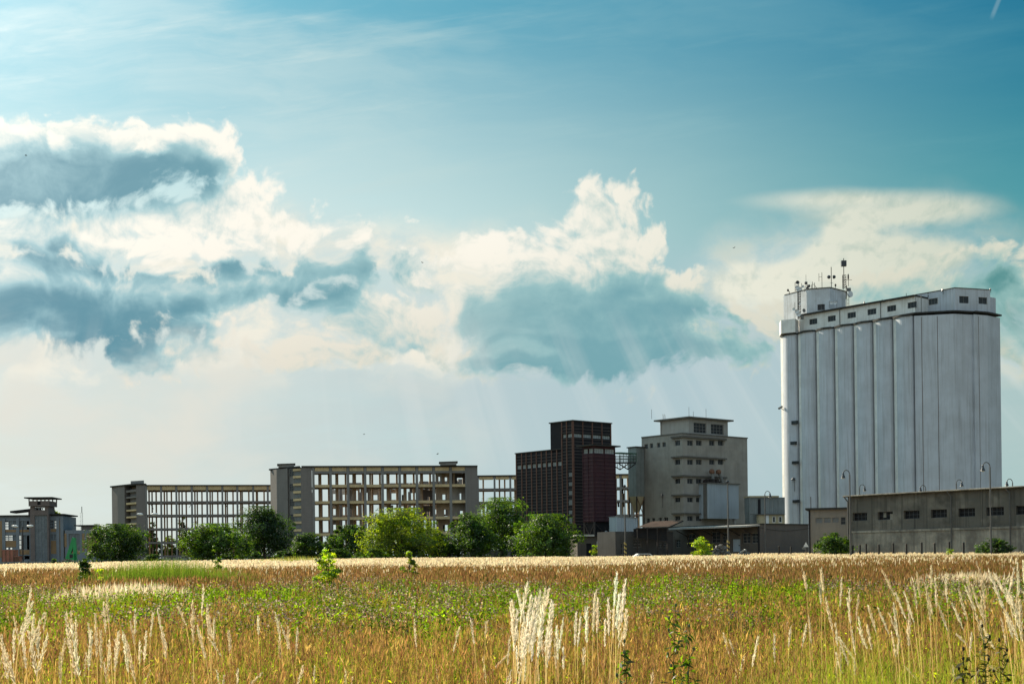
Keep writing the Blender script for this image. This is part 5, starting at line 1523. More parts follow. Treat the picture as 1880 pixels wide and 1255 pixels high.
    b = MB(); b.wall(mapR(), xl0 + .36, xl1, -1, zl, wr2, .3); b.quad((xl0, 0, zl), (xl1, 0, zl), (xl1, 9, zl), (xl0, 9, zl)); b.quad((xl1, 0, -1), (xl1, 9, -1), (xl1, 9, zl), (xl1, 0, zl))
    lw = b.build('low_wing', MT['hall'], root)
    for r in wr2: window(lw, mapR(), r, nx=2, nz=7, fw=.08, glass='glass_mid', sash='sash', rec=.25)
    oc = MB()
    for r in (RR(1060, 1095, 705, 930), RR(1350, 1390, 705, 1000), RR(1425, 1600, 705, 1050), RR(1130, 1310, 992, 1040)): MB().box(r[0], r[1], -.05, -.004, r[2], r[3]).build('ochre_infill', MT['hall_ochre'], lw)
    q0, q1 = f.right(*z1a(1300, 620))[0], f.right(*z1a(1500, 620))[0]
    hut = MB().box(q0, q1, 2, 6, zl + .003, zl + 1.0).build('roof_hut', MT['hall_brick'], lw)
    MB().box(q0 - 1.5, q1 + .8, 1.5, 6.5, zl + 1.003, zl + 1.25).build('hut_roof', MT['roof_felt'], hut)
old_works()
# ------------------------------------------------------------------ lamps, poles, posts, signs
def street_lamp(px, pyb, pyt, d, label, side=-1, head_r=.24, group='goose neck street lamps'):
    b = W(px, pyb, d); t = W(px, pyt, d)
    h = t.z - b.z
    r = thing('street_lamp', label, 'street lamp', (b.x, b.y, b.z), 0.0, group)
    MB().tube((0, 0, -.6), (0, 0, h * .30), .11, 8).tube((0, 0, h * .30), (0, 0, h - .55), .075, 8).build('pole', MT['pole'], r)
    arc = [(side * (.42 - .42 * math.cos(a)), 0, h - .55 + .55 * math.sin(a)) for a in np.linspace(0, math.pi * .62, 7)]
    arc.append((side * .78, 0, h - .30))
    MB().path(arc, .05, 6).build('arm', MT['pole'], r)
    x = side * .78; z = h - .95
    hd = MB().lathe([(.07, .66), (.10, .60), (.12, .36), (.17, .30), (head_r, .05), (head_r + .03, 0), (head_r - .02, 0)], (x, 0, z), 14).build('lamp_head', MT['lamp'], r)
    MB().lathe([(head_r - .05, .0), (head_r * .6, -.06), (.03, -.09)], (x, 0, z - .004), 12).build('bulb_glass', MT['white'], hd)
    return r
street_lamp(1561.8, 1015, 862.5, 172, 'tall goose neck lamp at the left corner of the stained warehouse')
street_lamp(1819.5, 1014, 848.0, 158, 'tallest goose neck lamp, before the right half of the warehouse')
street_lamp(1579.5, 1015, 889, 214, 'goose neck lamp behind the warehouse roof turned right, nearest its left end', 1, group='goose neck lamps behind the warehouse')
street_lamp(1701, 1015, 890.0, 212, 'goose neck lamp barely clearing the middle of the warehouse roof', -1, group='goose neck lamps behind the warehouse')
street_lamp(1757.5, 1014, 880, 205, 'goose neck lamp behind the warehouse turned right, left of the tallest lamp', 1, group='goose neck lamps behind the warehouse')
street_lamp(1860.5, 1012, 878.5, 196, 'goose neck lamp behind the warehouse roof against open sky', -1, group='goose neck lamps behind the warehouse')
street_lamp(1405.5, 1015, 901.0, 214, 'goose neck lamp before the corrugated conveyor gallery', 1, group='goose neck lamps behind the warehouse')

def striped_pole(px, pyb, pyt, d, label, head=True):
    b = W(px, pyb, d); h = W(px, pyt, d).z - b.z
    r = thing('lamp_post', label, 'pole', (b.x, b.y, b.z), 0.0, 'poles with striped feet before the depot')
    MB().tube((0, 0, 1.9), (0, 0, h), .12, 8, r1=.08).build('shaft', MT['pole'], r)
    ft = MB()
    n = 8
    for i in range(n):
        z0 = -.6 + 2.5 * i / n
        ft.prism([(.17, -.17), (.17, .17), (-.17, .17), (-.17, -.17)], [z0 - .12, z0 - .12, z0 + .12, z0 + .12], [z0 - .12 + 2.5 / n, z0 - .12 + 2.5 / n, z0 + .12 + 2.5 / n, z0 + .12 + 2.5 / n], i % 2, cap=(i in (0, n - 1)))
    ft.build('striped_foot', [MT['post'], MT['yellow']], r)
    MB().lathe([(.12, -.05), (.22, .08), (.2, .2), (.05, .3)], (0, 0, h), 10).tube((0, 0, h - .1), (-.5, 0, h + .05), .05).build('lamp_head', MT['lamp'], r)
striped_pole(1148.3, 1019, 893, 215, 'slim pole with a striped foot before the pale blue enclosure')
striped_pole(1337.5, 1017, 885, 203, 'slim pole with a striped foot before the depot door')

def twin_lamp(px, pyb, pyt, d, label, twin=True):
    b = W(px, pyb, d); h = W(px, pyt, d).z - b.z
    r = thing('street_lamp', label, 'street lamp', (b.x, b.y, b.z), 0.0, 'lamps among the far ruins')
    MB().tube((0, 0, -1), (0, 0, h), .16, 8, r1=.1).build('pole', MT['steel_dark'], r)
    for s in ((-1, 1) if twin else (1,)):
        MB().tube((0, 0, h), (s * 1.1, 0, h + .15), .06).build('arm', MT['pole'], r)
        MB().lathe([(.12, 0), (.26, .3), (.24, .9), (.1, 1.3)], (s * .9, 0, h + .15), 8, axis=(s, 0, .08)).build('lamp_head', MT['white'], r)
twin_lamp(271.5, 1030, 945, 300, 'twin armed lamp with pale heads before the left ruin')
twin_lamp(42.3, 1033, 967, 290, 'black pole with one pale lamp head before the old works')

rnd = random.Random(21)
for i, (zx, top) in enumerate(((660, 0), (702, 1), (788, 0), (885, 1), (975, 0), (1078, 1), (1166, 0), (1265, 1), (1362, 0), (1790, 0), (612, 0), (350, 1), (112, 1), (193, 0))):
    px = 1400 + zx / 3.69
    pyb = 700 + 1162 / 3.69 - (zx - 600) * 0.0045
    d = 182 - (zx - 600) * .021 if zx > 500 else 196
    b = W(px, pyb, d)
    lab = 'black stub post in the row along the warehouse plinth' if zx > 500 else 'black stub post standing before the plain yard wall and annex'
    r = thing('stub_post', lab, 'post', (b.x, b.y, b.z), 0.0, 'stub posts along the warehouse' if zx > 500 else 'stub posts before the yard wall')
    MB().box(-.10, .10, -.10, .10, -.6, 1.0 + .12 * top).build('shaft', MT['post'], r)
    MB().box(-.12, .12, -.12, .12, 1.003 + .12 * top, 1.06 + .12 * top).build('cap', MT['ledge'], r)

def sign():
    b = W(1479.7, 1015, 192)
    r = thing('warning_sign', 'white triangular sign on a thin post beside the beige annex', 'sign', (b.x, b.y, b.z), 0.0)
    MB().tube((0, 0, -.6), (0, 0, 1.5), .045, 6).build('post', MT['pole'], r)
    t = MB(); p = [(-.36, 0, .85), (.36, 0, .85), (0, 0, 1.5)]
    vs = [(x, -.07, z) for x, _, z in p] + [(x, -.05, z) for x, _, z in p]
    t._add(vs, [(0, 1, 2), (5, 4, 3), (0, 3, 4, 1), (1, 4, 5, 2), (2, 5, 3, 0)], 0); t.build('plate', MT['white'], r)
    MB().box(-.5, -.1, -.06, -.02, .55, .8).build('lower_plate', MT['sash'], r)
sign()

def fence(px0, py0, d0, px1, py1, d1, top0, label, n):
    a, b = W(px0, py0, d0), W(px1, py1, d1)
    d = Vector((b.x - a.x, b.y - a.y, 0)); L = d.length
    h = W(px0, top0, d0).z - a.z
    r = thing('panel_fence', label, 'fence', (a.x, a.y, a.z), math.atan2(d.y, d.x), 'concrete panel fences at the edge of the field')
    for i in range(n):
        x0, x1 = L * i / n, L * (i + 1) / n
        m1 = MB()
        for k in range(3): m1.box(x0 + .1, x1 - .1, -.04, .04, -.8 + (h + .8) * k / 3 + .015, -.8 + (h + .8) * (k + 1) / 3 - .015)
        m1.build('panel', MT['fence'], r)
    for i in range(n + 1): MB().box(L * i / n - .09, L * i / n + .09, -.1, .1, -.8, h + .08).build('post', MT['ledge'], r)
fence(-30, 1041, 262, 94, 1039, 262, 1031, 'grey concrete panel fence below the old works', 9)
fence(228, 1036, 255, 345, 1034, 255, 1024.5, 'grey concrete panel fence before the left frame ruin', 8)
fence(456, 1033, 255, 506, 1032, 255, 1021, 'short grey concrete panel fence beneath the dark conifer like tree', 4)
fence(880, 1027, 226, 938, 1026, 226, 1009, 'pale concrete panel fence half hidden by the big central tree', 4)

def excavator():
    p = W(131, 1030, 305)
    r = thing('excavator', 'green demolition excavator with its folded arm raised before the old works', 'excavator', (p.x, p.y, 2.2), 0.0)
    s = 305 / F
    for y in (-1.0, 1.0):
        t = MB(); t.prism([(-1.6, -.3 + y), (1.6, -.3 + y), (1.6, .3 + y), (-1.6, .3 + y)], -.2, .7)
        t.build('track', MT['tyre'], r)
    MB().box(-1.5, .9, -1.2, 1.2, .75, 1.5).build('body', MT['machine'], r)
    cb = MB().box(-.2, .9, -1.2, -.1, 1.51, 2.9).build('cab', MT['machine'], r)
    MB().box(0, .7, -1.23, -1.204, 1.9, 2.7).build('window', MT['glass'], cb)
    a = (-1.0, 0, 1.3); b = (.70, 0, (1030 - 979) * s + .25); c = (.95, 0, .7)
    m1 = MB(); m1.beam(a, b, .5, .75); m1.build('boom', MT['machine'], r)
    m1 = MB(); m1.beam(b, c, .75, .6); m1.build('stick', MT['machine'], r)
    m1 = MB(); m1.tube((-.6, 0, 2.0), (.5, 0, 3.9), .09, 6); m1.build('ram', MT['post'], r)
    m1 = MB(); m1.prism([(.5, -.5), (1.5, -.5), (1.5, .5), (.5, .5)], -.3, .66); m1.build('bucket', MT['steel_dark'], r)
excavator()
def cabin(px0, px1, pyt, pyb, d, label, m_, dep=2.5):
    a, b = W(px0, pyb, d), W(px1, pyb, d); h = W(px0, pyt, d).z - a.z; w = b.x - a.x
    r = thing('site_container', label, 'container', (a.x, a.y, a.z), 0.0)
    m1 = MB(); corrugated(m1, mapR(), 0, w, lambda s: -.8, lambda s: h, .35, .05); m1.quad((w, 0, -.8), (w, dep, -.8), (w, dep, h), (w, 0, h)); m1.quad((0, 0, -.8), (0, dep, -.8), (0, dep, h), (0, 0, h)); m1.quad((0, dep, -.8), (w, dep, -.8), (w, dep, h), (0, dep, h))
    m1.build('wall', MT[m_], r)
    MB().box(-.08, w + .08, -.1, dep + .05, h + .003, h + .12).build('roof', MT['red_rust'], r)
    for x in np.linspace(.1, w - .1, 4): MB().box(x - .07, x + .07, -.13, -.06, -.8, h).build('rib', MT['rust_sheet'], r)
cabin(3, 26, 1010, 1030, 285, 'faded red site container below the old works', 'red_rust')
cabin(27, 35.5, 1021.5, 1030, 284, 'low faded red box beside the site container', 'red_rust', 1.5)

def heap(px, pyb, wpx, hpx, d, label, m_, seed, cat='rubble heap', name='rubble_heap'):
    p = W(px, pyb, d); w = wpx / F * d; h = hpx / F * d
    rn = random.Random(seed)
    mb = MB()
    for i in range(90):
        t = rn.uniform(-1, 1); u = rn.uniform(-1, 1)
        hh = h * max(0.0, 1 - t * t - .3 * u * u)
        z = rn.uniform(-.3, 1) * hh; s = rn.uniform(.1, .34) * max(.6, h / 1.6)
        q = Matrix.Rotation(rn.uniform(0, 3), 3, 'Z') @ Matrix.Rotation(rn.uniform(-.6, .6), 3, 'X')
        cpt = Vector((t * w / 2, u * w / 4, z))
        vs = [cpt + q @ Vector((sx * s * rn.uniform(.6, 1.3), sy * s * rn.uniform(.5, 1.1), sz * s * rn.uniform(.3, .8))) for sz in (-1, 1) for sy in (-1, 1) for sx in (-1, 1)]
        mb._add(vs, [(0, 2, 3, 1), (4, 5, 7, 6), (0, 1, 5, 4), (2, 6, 7, 3), (0, 4, 6, 2), (1, 3, 7, 5)], 0)
    o = mb.build(name, MT[m_])
    o.location = p
    tag(o, label, cat)
    return o
heap(125, 1034, 46, 9, 292, 'brown rubble heap at the foot of the green excavator', 'rubble', 1)
heap(300, 1034, 70, 9, 330, 'brick rubble heap under the left frame ruin', 'rubble', 2)
heap(1322, 1018, 34, 18, 201, 'heap of grey scrap against the depot platform', 'scrap', 3, 'scrap heap', 'scrap_heap')
heap(1366, 1018, 20, 11, 202, 'small bluish scrap heap right of the depot door', 'sheet_dull', 4, 'scrap heap', 'scrap_heap')
heap(545, 1008, 30, 10, 375, 'broken brick heap at the foot of the central stair tower', 'rubble', 6)

def car(px, pyb, d, label, paint, rot=0.0, van=False, group=None):
    p = W(px, pyb, d)
    r = thing('parked_car', label, 'van' if van else 'car', (p.x, p.y, p.z), rot, group)
    b = MB()
    prof = [(-2.1, .35), (2.1, .35), (2.15, .75), (1.3, .95), (.7, 1.42), (-1.0, 1.45), (-1.7, 1.0), (-2.15, .9)] if not van else [(-2.3, .35), (2.4, .35), (2.45, .95), (1.9, 1.25), (1.5, 1.95), (-2.25, 2.0), (-2.3, 1.2), (-2.3, .8)]
    n = len(prof); vs = [(x, y, z) for y in (-.82, .82) for x, z in prof]
    b._add(vs, [tuple(range(n)), tuple(range(2 * n - 1, n - 1, -1))] + [(i, i + n, (i + 1) % n + n, (i + 1) % n) for i in range(n)], 0)
    b.build('body', MT[paint], r)
    for s in (-1, 1):
        w = MB()
        q = [(-.95, 1.0), (.95, 1.0), (.62, 1.36), (-.85, 1.38)] if not van else [(.3, 1.25), (1.75, 1.25), (1.45, 1.8), (.3, 1.85)]
        w.quad(*[(x, s * .826, z) for x, z in q]); w.build('window', MT['glass'], r)
        for x in (-1.35, 1.4):
            tr = MB().lathe([(.34, -.1), (.34, .1)], (x, s * .78, .34), 14, axis=(0, 1, 0)).build('wheel', MT['tyre'], r)
            MB().lathe([(.19, -.115), (.19, .115)], (x, s * .78, .34), 12, axis=(0, 1, 0)).build('rim', MT['sash'], tr)
car(1183, 1034, 205, 'white car behind the field edge below the lean-to shed', 'white', .1)
car(535, 1031, 300, 'white van parked under the dark tree by the central ruin', 'white', .15, True)
car(516, 1028, 310, 'blue car parked under the dark tree beside a white van', 'blue', .3)

def far_mast():
    p = W(151, 1000, 900)
    h = W(151, 941, 900).z - 3
    r = thing('radio_mast', 'thin lattice radio mast on the skyline right of the old works', 'mast', (p.x, p.y, 3), 0.0)
    m1 = MB(); lattice(m1, h, .8, 14); m1.tube((0, 0, h), (0, 0, h + 4), .25, 5)
    m1.build('lattice', MT['sash'], r)
    MB().box(-1.2, 1.2, -1.2, 1.2, -1, .5).build('base', MT['ledge'], r)
far_mast()

def bird(px, py, d, s, label):
    p = W(px, py, d)
    v = [(0, -.3, 0), (.07, .05, 0), (-.07, .05, 0), (0, .28, -.02), (.45, .0, .16), (.42, -.14, .15), (-.45, .0, .16), (-.42, -.14, .15), (0, 0, .07), (0, 0, -.07)]
    f_ = [(0, 1, 8), (0, 8, 2), (1, 3, 8), (8, 3, 2), (0, 9, 1), (0, 2, 9), (1, 9, 3), (9, 2, 3), (8, 4, 5), (8, 6, 7), (9, 5, 4), (9, 7, 6), (4, 5, 0), (7, 6, 0)]
    m1 = MB(); m1._add([tuple(c * s for c in q) for q in v], f_, 0)
    o = m1.build('bird', MT['lamp']); o.location = p; o.rotation_euler = (0, 0, px * .37)
    tag(o, label, 'bird', 'birds high over the field')
bird(48, 286, 140, .5, 'small black bird over the big left cloud')
bird(1347, 455, 160, .5, 'small black bird right of the central cloud tower')
bird(803, 833, 170, .6, 'small black bird just above the roof of the central ruin')
bird(668, 797, 170, .45, 'small black bird in pale sky over the left part of the central ruin')
bird(776, 482, 150, .45, 'small black bird against the middle of the cloud bank')
# ------------------------------------------------------------------ ground
def ground():
    xs = np.concatenate([np.linspace(-6000, -400, 15), np.linspace(-360, 360, 121), np.linspace(400, 6000, 15)])
    ys = np.concatenate([np.linspace(-400, -20, 8), np.linspace(-16, 60, 39), np.linspace(64, 300, 60), np.linspace(310, 9000, 30)])
    X, Y = np.meshgrid(xs, ys)
    Z = terrain(X, Y)
    v = np.stack([X.ravel(), Y.ravel(), Z.ravel()], 1)
    nx, ny = len(xs), len(ys)
    i = (np.arange(ny - 1)[:, None] * nx + np.arange(nx - 1)[None, :]).ravel()
    f = np.stack([i, i + 1, i + nx + 1, i + nx], 1)
    me = bpy.data.meshes.new('ground')
    me.from_pydata(v.tolist(), [], f.tolist()); me.update()
    me.polygons.foreach_set('use_smooth', [True] * len(me.polygons))
    o = bpy.data.objects.new('ground', me); COL.objects.link(o); o['kind'] = 'structure'
    m = mat('dry field soil', (0.14, 0.105, 0.055), 0.97, 0.6, 0.08, 0.0, 0.35, 0.3, col2=(0.07, 0.085, 0.03))
    me.materials.append(m)
ground()
# ------------------------------------------------------------------ foliage
def leaf_mat(name, trans=0.5, tcol=(1.25, 1.2, 0.7), rough=0.5, spec=0.0):
    mt = bpy.data.materials.new(name); mt.use_nodes = True
    nt = mt.node_tree; N = nt.nodes; L = nt.links; N.clear()
    at = N.new('ShaderNodeAttribute'); at.attribute_name = 'tint'
    df = N.new('ShaderNodeBsdfDiffuse'); tr = N.new('ShaderNodeBsdfTranslucent')
    mx = N.new('ShaderNodeMixShader'); mx.inputs[0].default_value = trans
    mu = N.new('ShaderNodeMix'); mu.data_type = 'RGBA'; mu.blend_type = 'MULTIPLY'; mu.inputs[0].default_value = 1.0
    mu.inputs[7].default_value = (*tcol, 1.0)
    L.new(at.outputs['Color'], df.inputs['Color']); L.new(at.outputs['Color'], mu.inputs[6]); L.new(mu.outputs[2], tr.inputs['Color'])
    L.new(df.outputs[0], mx.inputs[1]); L.new(tr.outputs[0], mx.inputs[2])
    out = N.new('ShaderNodeOutputMaterial'); 
    if spec:
        gl = N.new('ShaderNodeBsdfGlossy'); gl.inputs['Roughness'].default_value = rough
        m2 = N.new('ShaderNodeMixShader'); m2.inputs[0].default_value = spec
        L.new(mx.outputs[0], m2.inputs[1]); L.new(gl.outputs[0], m2.inputs[2]); L.new(m2.outputs[0], out.inputs['Surface'])
    else:
        L.new(mx.outputs[0], out.inputs['Surface'])
    return mt
M_LEAF = leaf_mat('tree leaves', 0.52, (3.1, 2.8, 0.5), 0.45, 0.03)
M_WEED = leaf_mat('weed leaves', 0.55, (3.4, 3.1, 0.5))
M_GRASS = leaf_mat('dry grass', 0.5, (1.35, 1.28, 0.9))
M_PLUME = leaf_mat('feathery seed plumes', 0.55, (1.0, 0.98, 0.92))

def np_mesh(name, v, quads, tint, material, parent=None):
    """v (n,3), quads (m,4), tint (n,3) per vertex"""
    me = bpy.data.meshes.new(name)
    nv, nq = len(v), len(quads)
    me.vertices.add(nv); me.vertices.foreach_set('co', np.ascontiguousarray(v, dtype=np.float32).ravel())
    me.loops.add(nq * 4); me.loops.foreach_set('vertex_index', np.ascontiguousarray(quads, dtype=np.int32).ravel())
    me.polygons.add(nq); me.polygons.foreach_set('loop_start', np.arange(0, nq * 4, 4, dtype=np.int32))
    try: me.polygons.foreach_set('loop_total', np.full(nq, 4, dtype=np.int32))
    except Exception: pass
    a = me.attributes.new('tint', 'FLOAT_COLOR', 'POINT')
    c = np.ones((nv, 4), dtype=np.float32); c[:, :3] = tint
    a.data.foreach_set('color', c.ravel())
    me.materials.append(material)
    me.update(calc_edges=True)
    o = bpy.data.objects.new(name, me); COL.objects.link(o)
    if parent is not None: o.parent = parent
    return o

class Geo:
    def __init__(self): self.v, self.q, self.c, self.n = [], [], [], 0
    def add(self, v, q, c):
        self.v.append(v); self.q.append(q + self.n); self.c.append(c); self.n += len(v)
    def build(self, name, material, parent=None):
        return np_mesh(name, np.concatenate(self.v), np.concatenate(self.q), np.concatenate(self.c), material, parent)

def unit(a): return a / np.maximum(np.linalg.norm(a, axis=-1, keepdims=True), 1e-9)

def leaves(geo, p, nrm, size, tint, aspect=0.55, rng=RNG):
    """one diamond leaf per point, facing roughly along nrm"""
    n = len(p)
    r = unit(rng.normal(size=(n, 3)))
    nn = unit(nrm + 0.75 * r)
    a = unit(np.cross(nn, unit(rng.normal(size=(n, 3)))))
    b = np.cross(nn, a)
    s = (size * rng.uniform(.6, 1.35, n))[:, None] if np.ndim(size) == 0 else (size * rng.uniform(.7, 1.3, n))[:, None]
    v = np.stack([p - a * s * .5, p + b * s * .5 * aspect + nn * s * .08, p + a * s * .5, p - b * s * .5 * aspect + nn * s * .08], 1).reshape(-1, 3)
    q = np.arange(4 * n).reshape(n, 4)
    geo.add(v, q, np.repeat(tint, 4, axis=0))

def tints(n, cols, jit=0.22, rng=RNG, hue=.05):
    cols = np.asarray(cols, dtype=float)
    k = rng.integers(0, len(cols), n)
    return np.clip(cols[k] * np.exp(rng.normal(0, jit, (n, 1))) * (1 + rng.normal(0, min(hue, jit * .25), (n, 3))), .004, .95)

GREEN = [(0.030, 0.066, 0.012), (0.044, 0.088, 0.014), (0.024, 0.054, 0.012)]
MIDGREEN = [(0.040, 0.084, 0.013), (0.058, 0.108, 0.015), (0.030, 0.066, 0.012)]
DARKG = [(0.020, 0.046, 0.016), (0.028, 0.058, 0.018), (0.016, 0.038, 0.014)]
YELLOWG = [(0.112, 0.162, 0.016), (0.145, 0.195, 0.019), (0.060, 0.106, 0.014)]
SAPL = [(0.190, 0.270, 0.024), (0.240, 0.310, 0.030), (0.130, 0.210, 0.020)]

def tree(px0, px1, pyt, pyb, d, label, cols, seed, lobes=16, n=7000, leaf=.30, name='tree', cat='tree', group='trees at the far edge of the field', trunk=.25, shape='round', gap=.0, skirts=True, zground=None):
    rng = np.random.default_rng(seed)
    pc = (px0 + px1) / 2
    b = W(pc, pyb, d); t = W(pc, pyt, d)
    w = (px1 - px0) / F * d * (1.08 if d > 150 else 1.0)
    if d > 150: n = int(n * 1.6)
    g = tz(b.x, b.y) if zground is None else zground
    zb = b.z - g                    # visible foot of the crown above the soil
    H = t.z - g
    root = thing(name, label, cat, (b.x, b.y, g), 0.0, group)
    z0 = max(0.05 * H, min(zb, .3 * H) - .25 * H) if skirts else .28 * H
    # lobes of the crown
    cs, rs = [], []
    for i in range(lobes):
        a = rng.uniform(0, 2 * math.pi)
        f = (i + .5) / lobes
        zc = z0 + (H - z0) * (.14 + .74 * f)
        env = {'round': math.sin(math.pi * min(1, (.16 + .80 * f))) ** .55, 'cone': (1.02 - f) ** .8, 'column': .8 * math.sin(math.pi * (.12 + .8 * f)) ** .35, 'dome': math.cos(.5 * math.pi * f * .93) ** .5}[shape]
        rr = w * .5 * env
        rl = w * rng.uniform(.11, .25) * (.75 + .4 * env) if shape != 'column' else w * rng.uniform(.22, .34)
        rl = min(rl, (H - z0) * .30)
        k = rng.uniform(.35, 1.0) ** .7
        cs.append((max(0, rr - rl * .72) * k * math.cos(a), max(0, rr - rl * .72) * k * math.sin(a) * .9, min(zc, H - rl * .55))); rs.append(rl)
    cs.append((rng.normal() * w * .06, 0, H - rs[-1] * .55)); rs.append(w * .15 if shape != 'cone' else w * .09)
    for s in (-1, 1):
        cs.append((s * (w * .5 - w * .15), 0, z0 + (H - z0) * rng.uniform(.28, .5))); rs.append(min(w * .165, (H - z0) * .3))
    if d > 120 and lobes > 10:      # ragged sprays breaking the outline
        for i in range(11):
            a = rng.uniform(0, 2 * math.pi); e = rng.uniform(.05, 1.0)
            ez = z0 + (H - z0) * (.35 + .58 * e); rr = w * .5 * math.sqrt(max(.05, 1 - (abs(2 * (.35 + .6 * e) - 1)) ** 2.2)) * rng.uniform(.82, 1.08)
            cs.append((rr * math.cos(a), rr * math.sin(a), ez)); rs.append(w * rng.uniform(.045, .085))
    cs = np.array(cs); rs = np.array(rs)
    # twig clumps on each lobe, leaves in each clump
    area = rs ** 1.7; pr = area / area.sum()
    ncl = max(24, n // 26)
    li = rng.choice(len(rs), ncl, p=pr)
    dirs = unit(rng.normal(size=(ncl, 3)) + np.array([0, 0, .25]))
    rad = rs[li] * rng.uniform(.40, 1.42, ncl)
    cc = cs[li] + dirs * rad[:, None] * np.array([1, 1, .85])
    cc[:, 2] = np.maximum(cc[:, 2], .04 * H + rng.uniform(0, .1, ncl) * H)
    per = n // ncl
    ci = np.repeat(np.arange(ncl), per)
    spread = np.clip(rs[li] * rng.uniform(.12, .26, ncl), leaf * .5, 1.0)[ci]
    p = cc[ci] + rng.normal(size=(len(ci), 3)) * spread[:, None] * np.array([1, 1, .7])
    p[:, 2] = np.clip(p[:, 2], .03 * H, H * 1.03)
    ctint = tints(ncl, cols, .28, rng)
    tn = ctint[ci] * np.exp(rng.normal(0, .16, (len(ci), 1)))
    gcr = Geo(); leaves(gcr, p, dirs[ci] + np.array([0, 0, .5]), leaf, tn, .62, rng)
    gcr.build('crown', M_LEAF, root)
    tr = MB(); r0 = max(.03, trunk * w * .09)
    top = Vector((0, 0, z0 + (H - z0) * .55))
    tr.tube((0, 0, -.3), (w * .01, 0, z0 + (H - z0) * .2), r0, 8, r1=r0 * .8); tr.tube((w * .01, 0, z0 + (H - z0) * .2), top, r0 * .8, 7, r1=r0 * .35)
    for i in rng.choice(len(cs), min(9, len(cs)), replace=False):
        f = rng.uniform(.15, .6); s = Vector((0, 0, z0 + (H - z0) * f * .6))
        e = Vector(cs[i]); m_ = s.lerp(e, .5) + Vector((0, 0, .05 * H))
        tr.tube(s, m_, r0 * .42, 5, r1=r0 * .28); tr.tube(m_, e, r0 * .28, 5, r1=r0 * .1)
    tr.build('trunk', MT['bark'], root)
    return root

tree(159, 263, 964, 1034, 235, 'round leafy green tree before the left end of the left frame ruin', GREEN, 1, 20, 11000, .30)
tree(341, 460, 963, 1034, 228, 'broad bushy green tree left of the dark conifer like tree', MIDGREEN, 2, 22, 12000, .30)
tree(430, 538, 932, 1033, 252, 'tall very dark green tree before the stair tower of the central ruin', DARKG, 3, 24, 14000, .30, shape='round')
tree(540, 596, 979, 1032, 232, 'small dark round tree just left of the yellow green sapling', GREEN, 4, 14, 6000, .28)
tree(588, 634, 983, 1026, 243, 'small dark tree behind the yellow green sapling', DARKG, 5, 12, 4500, .28)
tree(608, 680, 966, 1030, 240, 'dark green tree left of the bright yellow green tree', GREEN, 6, 16, 7500, .28)
tree(668, 808, 936, 1033, 222, 'large bright yellow green tree before the central ruin', YELLOWG, 7, 26, 17000, .28)
tree(782, 836, 977, 1030, 227, 'small dark tree right of the bright yellow green tree', GREEN, 8, 13, 6000, .28)
tree(824, 906, 944, 1031, 224, 'green tree directly right of the bright yellow green tree, overlapping the tallest one', GREEN, 9, 18, 9500, .29)
tree(860, 983, 917, 1031, 234, 'tallest green tree, standing just left of the dark louvred storehouse', MIDGREEN, 10, 26, 15000, .29)
tree(943, 1060, 946, 1029, 214, 'round fresh green tree at the foot of the dark louvred storehouse', MIDGREEN, 11, 22, 13000, .27)
tree(648, 716, 1008, 1032, 214, 'low bushy shrub under the bright yellow green tree', MIDGREEN, 12, 10, 3500, .22, 'shrub', 'shrub', 'shrubs along the field edge', shape='dome')
tree(455, 482, 1013, 1033, 220, 'low dark shrub at the right foot of the broad bushy tree', GREEN, 13, 7, 1600, .2, 'shrub', 'shrub', 'shrubs along the field edge', shape='dome')
tree(92, 112, 1026, 1040, 240, 'tiny green shrub at the right end of the leftmost panel fence', GREEN, 14, 6, 900, .2, 'shrub', 'shrub', 'shrubs along the field edge', shape='dome')
tree(1502, 1559, 979, 1020, 184, 'green shrub before the beige annex and the corner lamp', MIDGREEN, 15, 13, 5200, .2, 'shrub', 'shrub', 'shrubs by the warehouse', shape='dome')
tree(1795, 1858, 989, 1015, 160, 'low dark shrub at the foot of the tallest goose neck lamp', DARKG, 16, 11, 3600, .18, 'shrub', 'shrub', 'shrubs by the warehouse', shape='dome')
tree(1733, 1752, 1007, 1020, 150, 'little yellow green weed bush before the warehouse plinth', SAPL, 17, 5, 420, .16, 'shrub', 'shrub', 'shrubs by the warehouse', shape='dome')
tree(1272, 1306, 986, 1023, 196, 'bright yellow green upright sapling before the depot', SAPL, 18, 12, 2600, .2, 'sapling', 'sapling', 'saplings in the field', shape='column')
tree(1082, 1102, 999, 1023, 224, 'thin green creeper bush by the legs of the maroon tower', YELLOWG, 19, 6, 700, .2, 'shrub', 'shrub', 'shrubs by the lodge', shape='column')
tree(571, 637, 1008, 1080, 41, 'yellow green sapling standing alone in the middle of the field', SAPL, 20, 30, 2300, .085, 'sapling', 'sapling', 'saplings in the field', shape='round', trunk=.2)
tree(733, 770, 1012, 1052, 58, 'small lopsided sapling in the field below the bright yellow green tree', YELLOWG, 21, 9, 700, .10, 'sapling', 'sapling', 'saplings in the field', shape='round', skirts=False)
tree(143, 174, 1018, 1055, 56, 'dark little bush standing at the left of the field', GREEN, 22, 10, 1500, .10, 'shrub', 'shrub', 'shrubs out in the field')
tree(388, 415, 1022, 1040, 92, 'tiny leafy weed bush in the cream grass left of the sapling', MIDGREEN, 23, 7, 480, .13, 'shrub', 'shrub', 'shrubs out in the field', shape='dome')
tree(172, 200, 1044, 1062, 47, 'yellow leaved weed bush at the left end of the tall green grass', SAPL, 24, 7, 420, .10, 'shrub', 'shrub', 'shrubs out in the field', shape='dome')
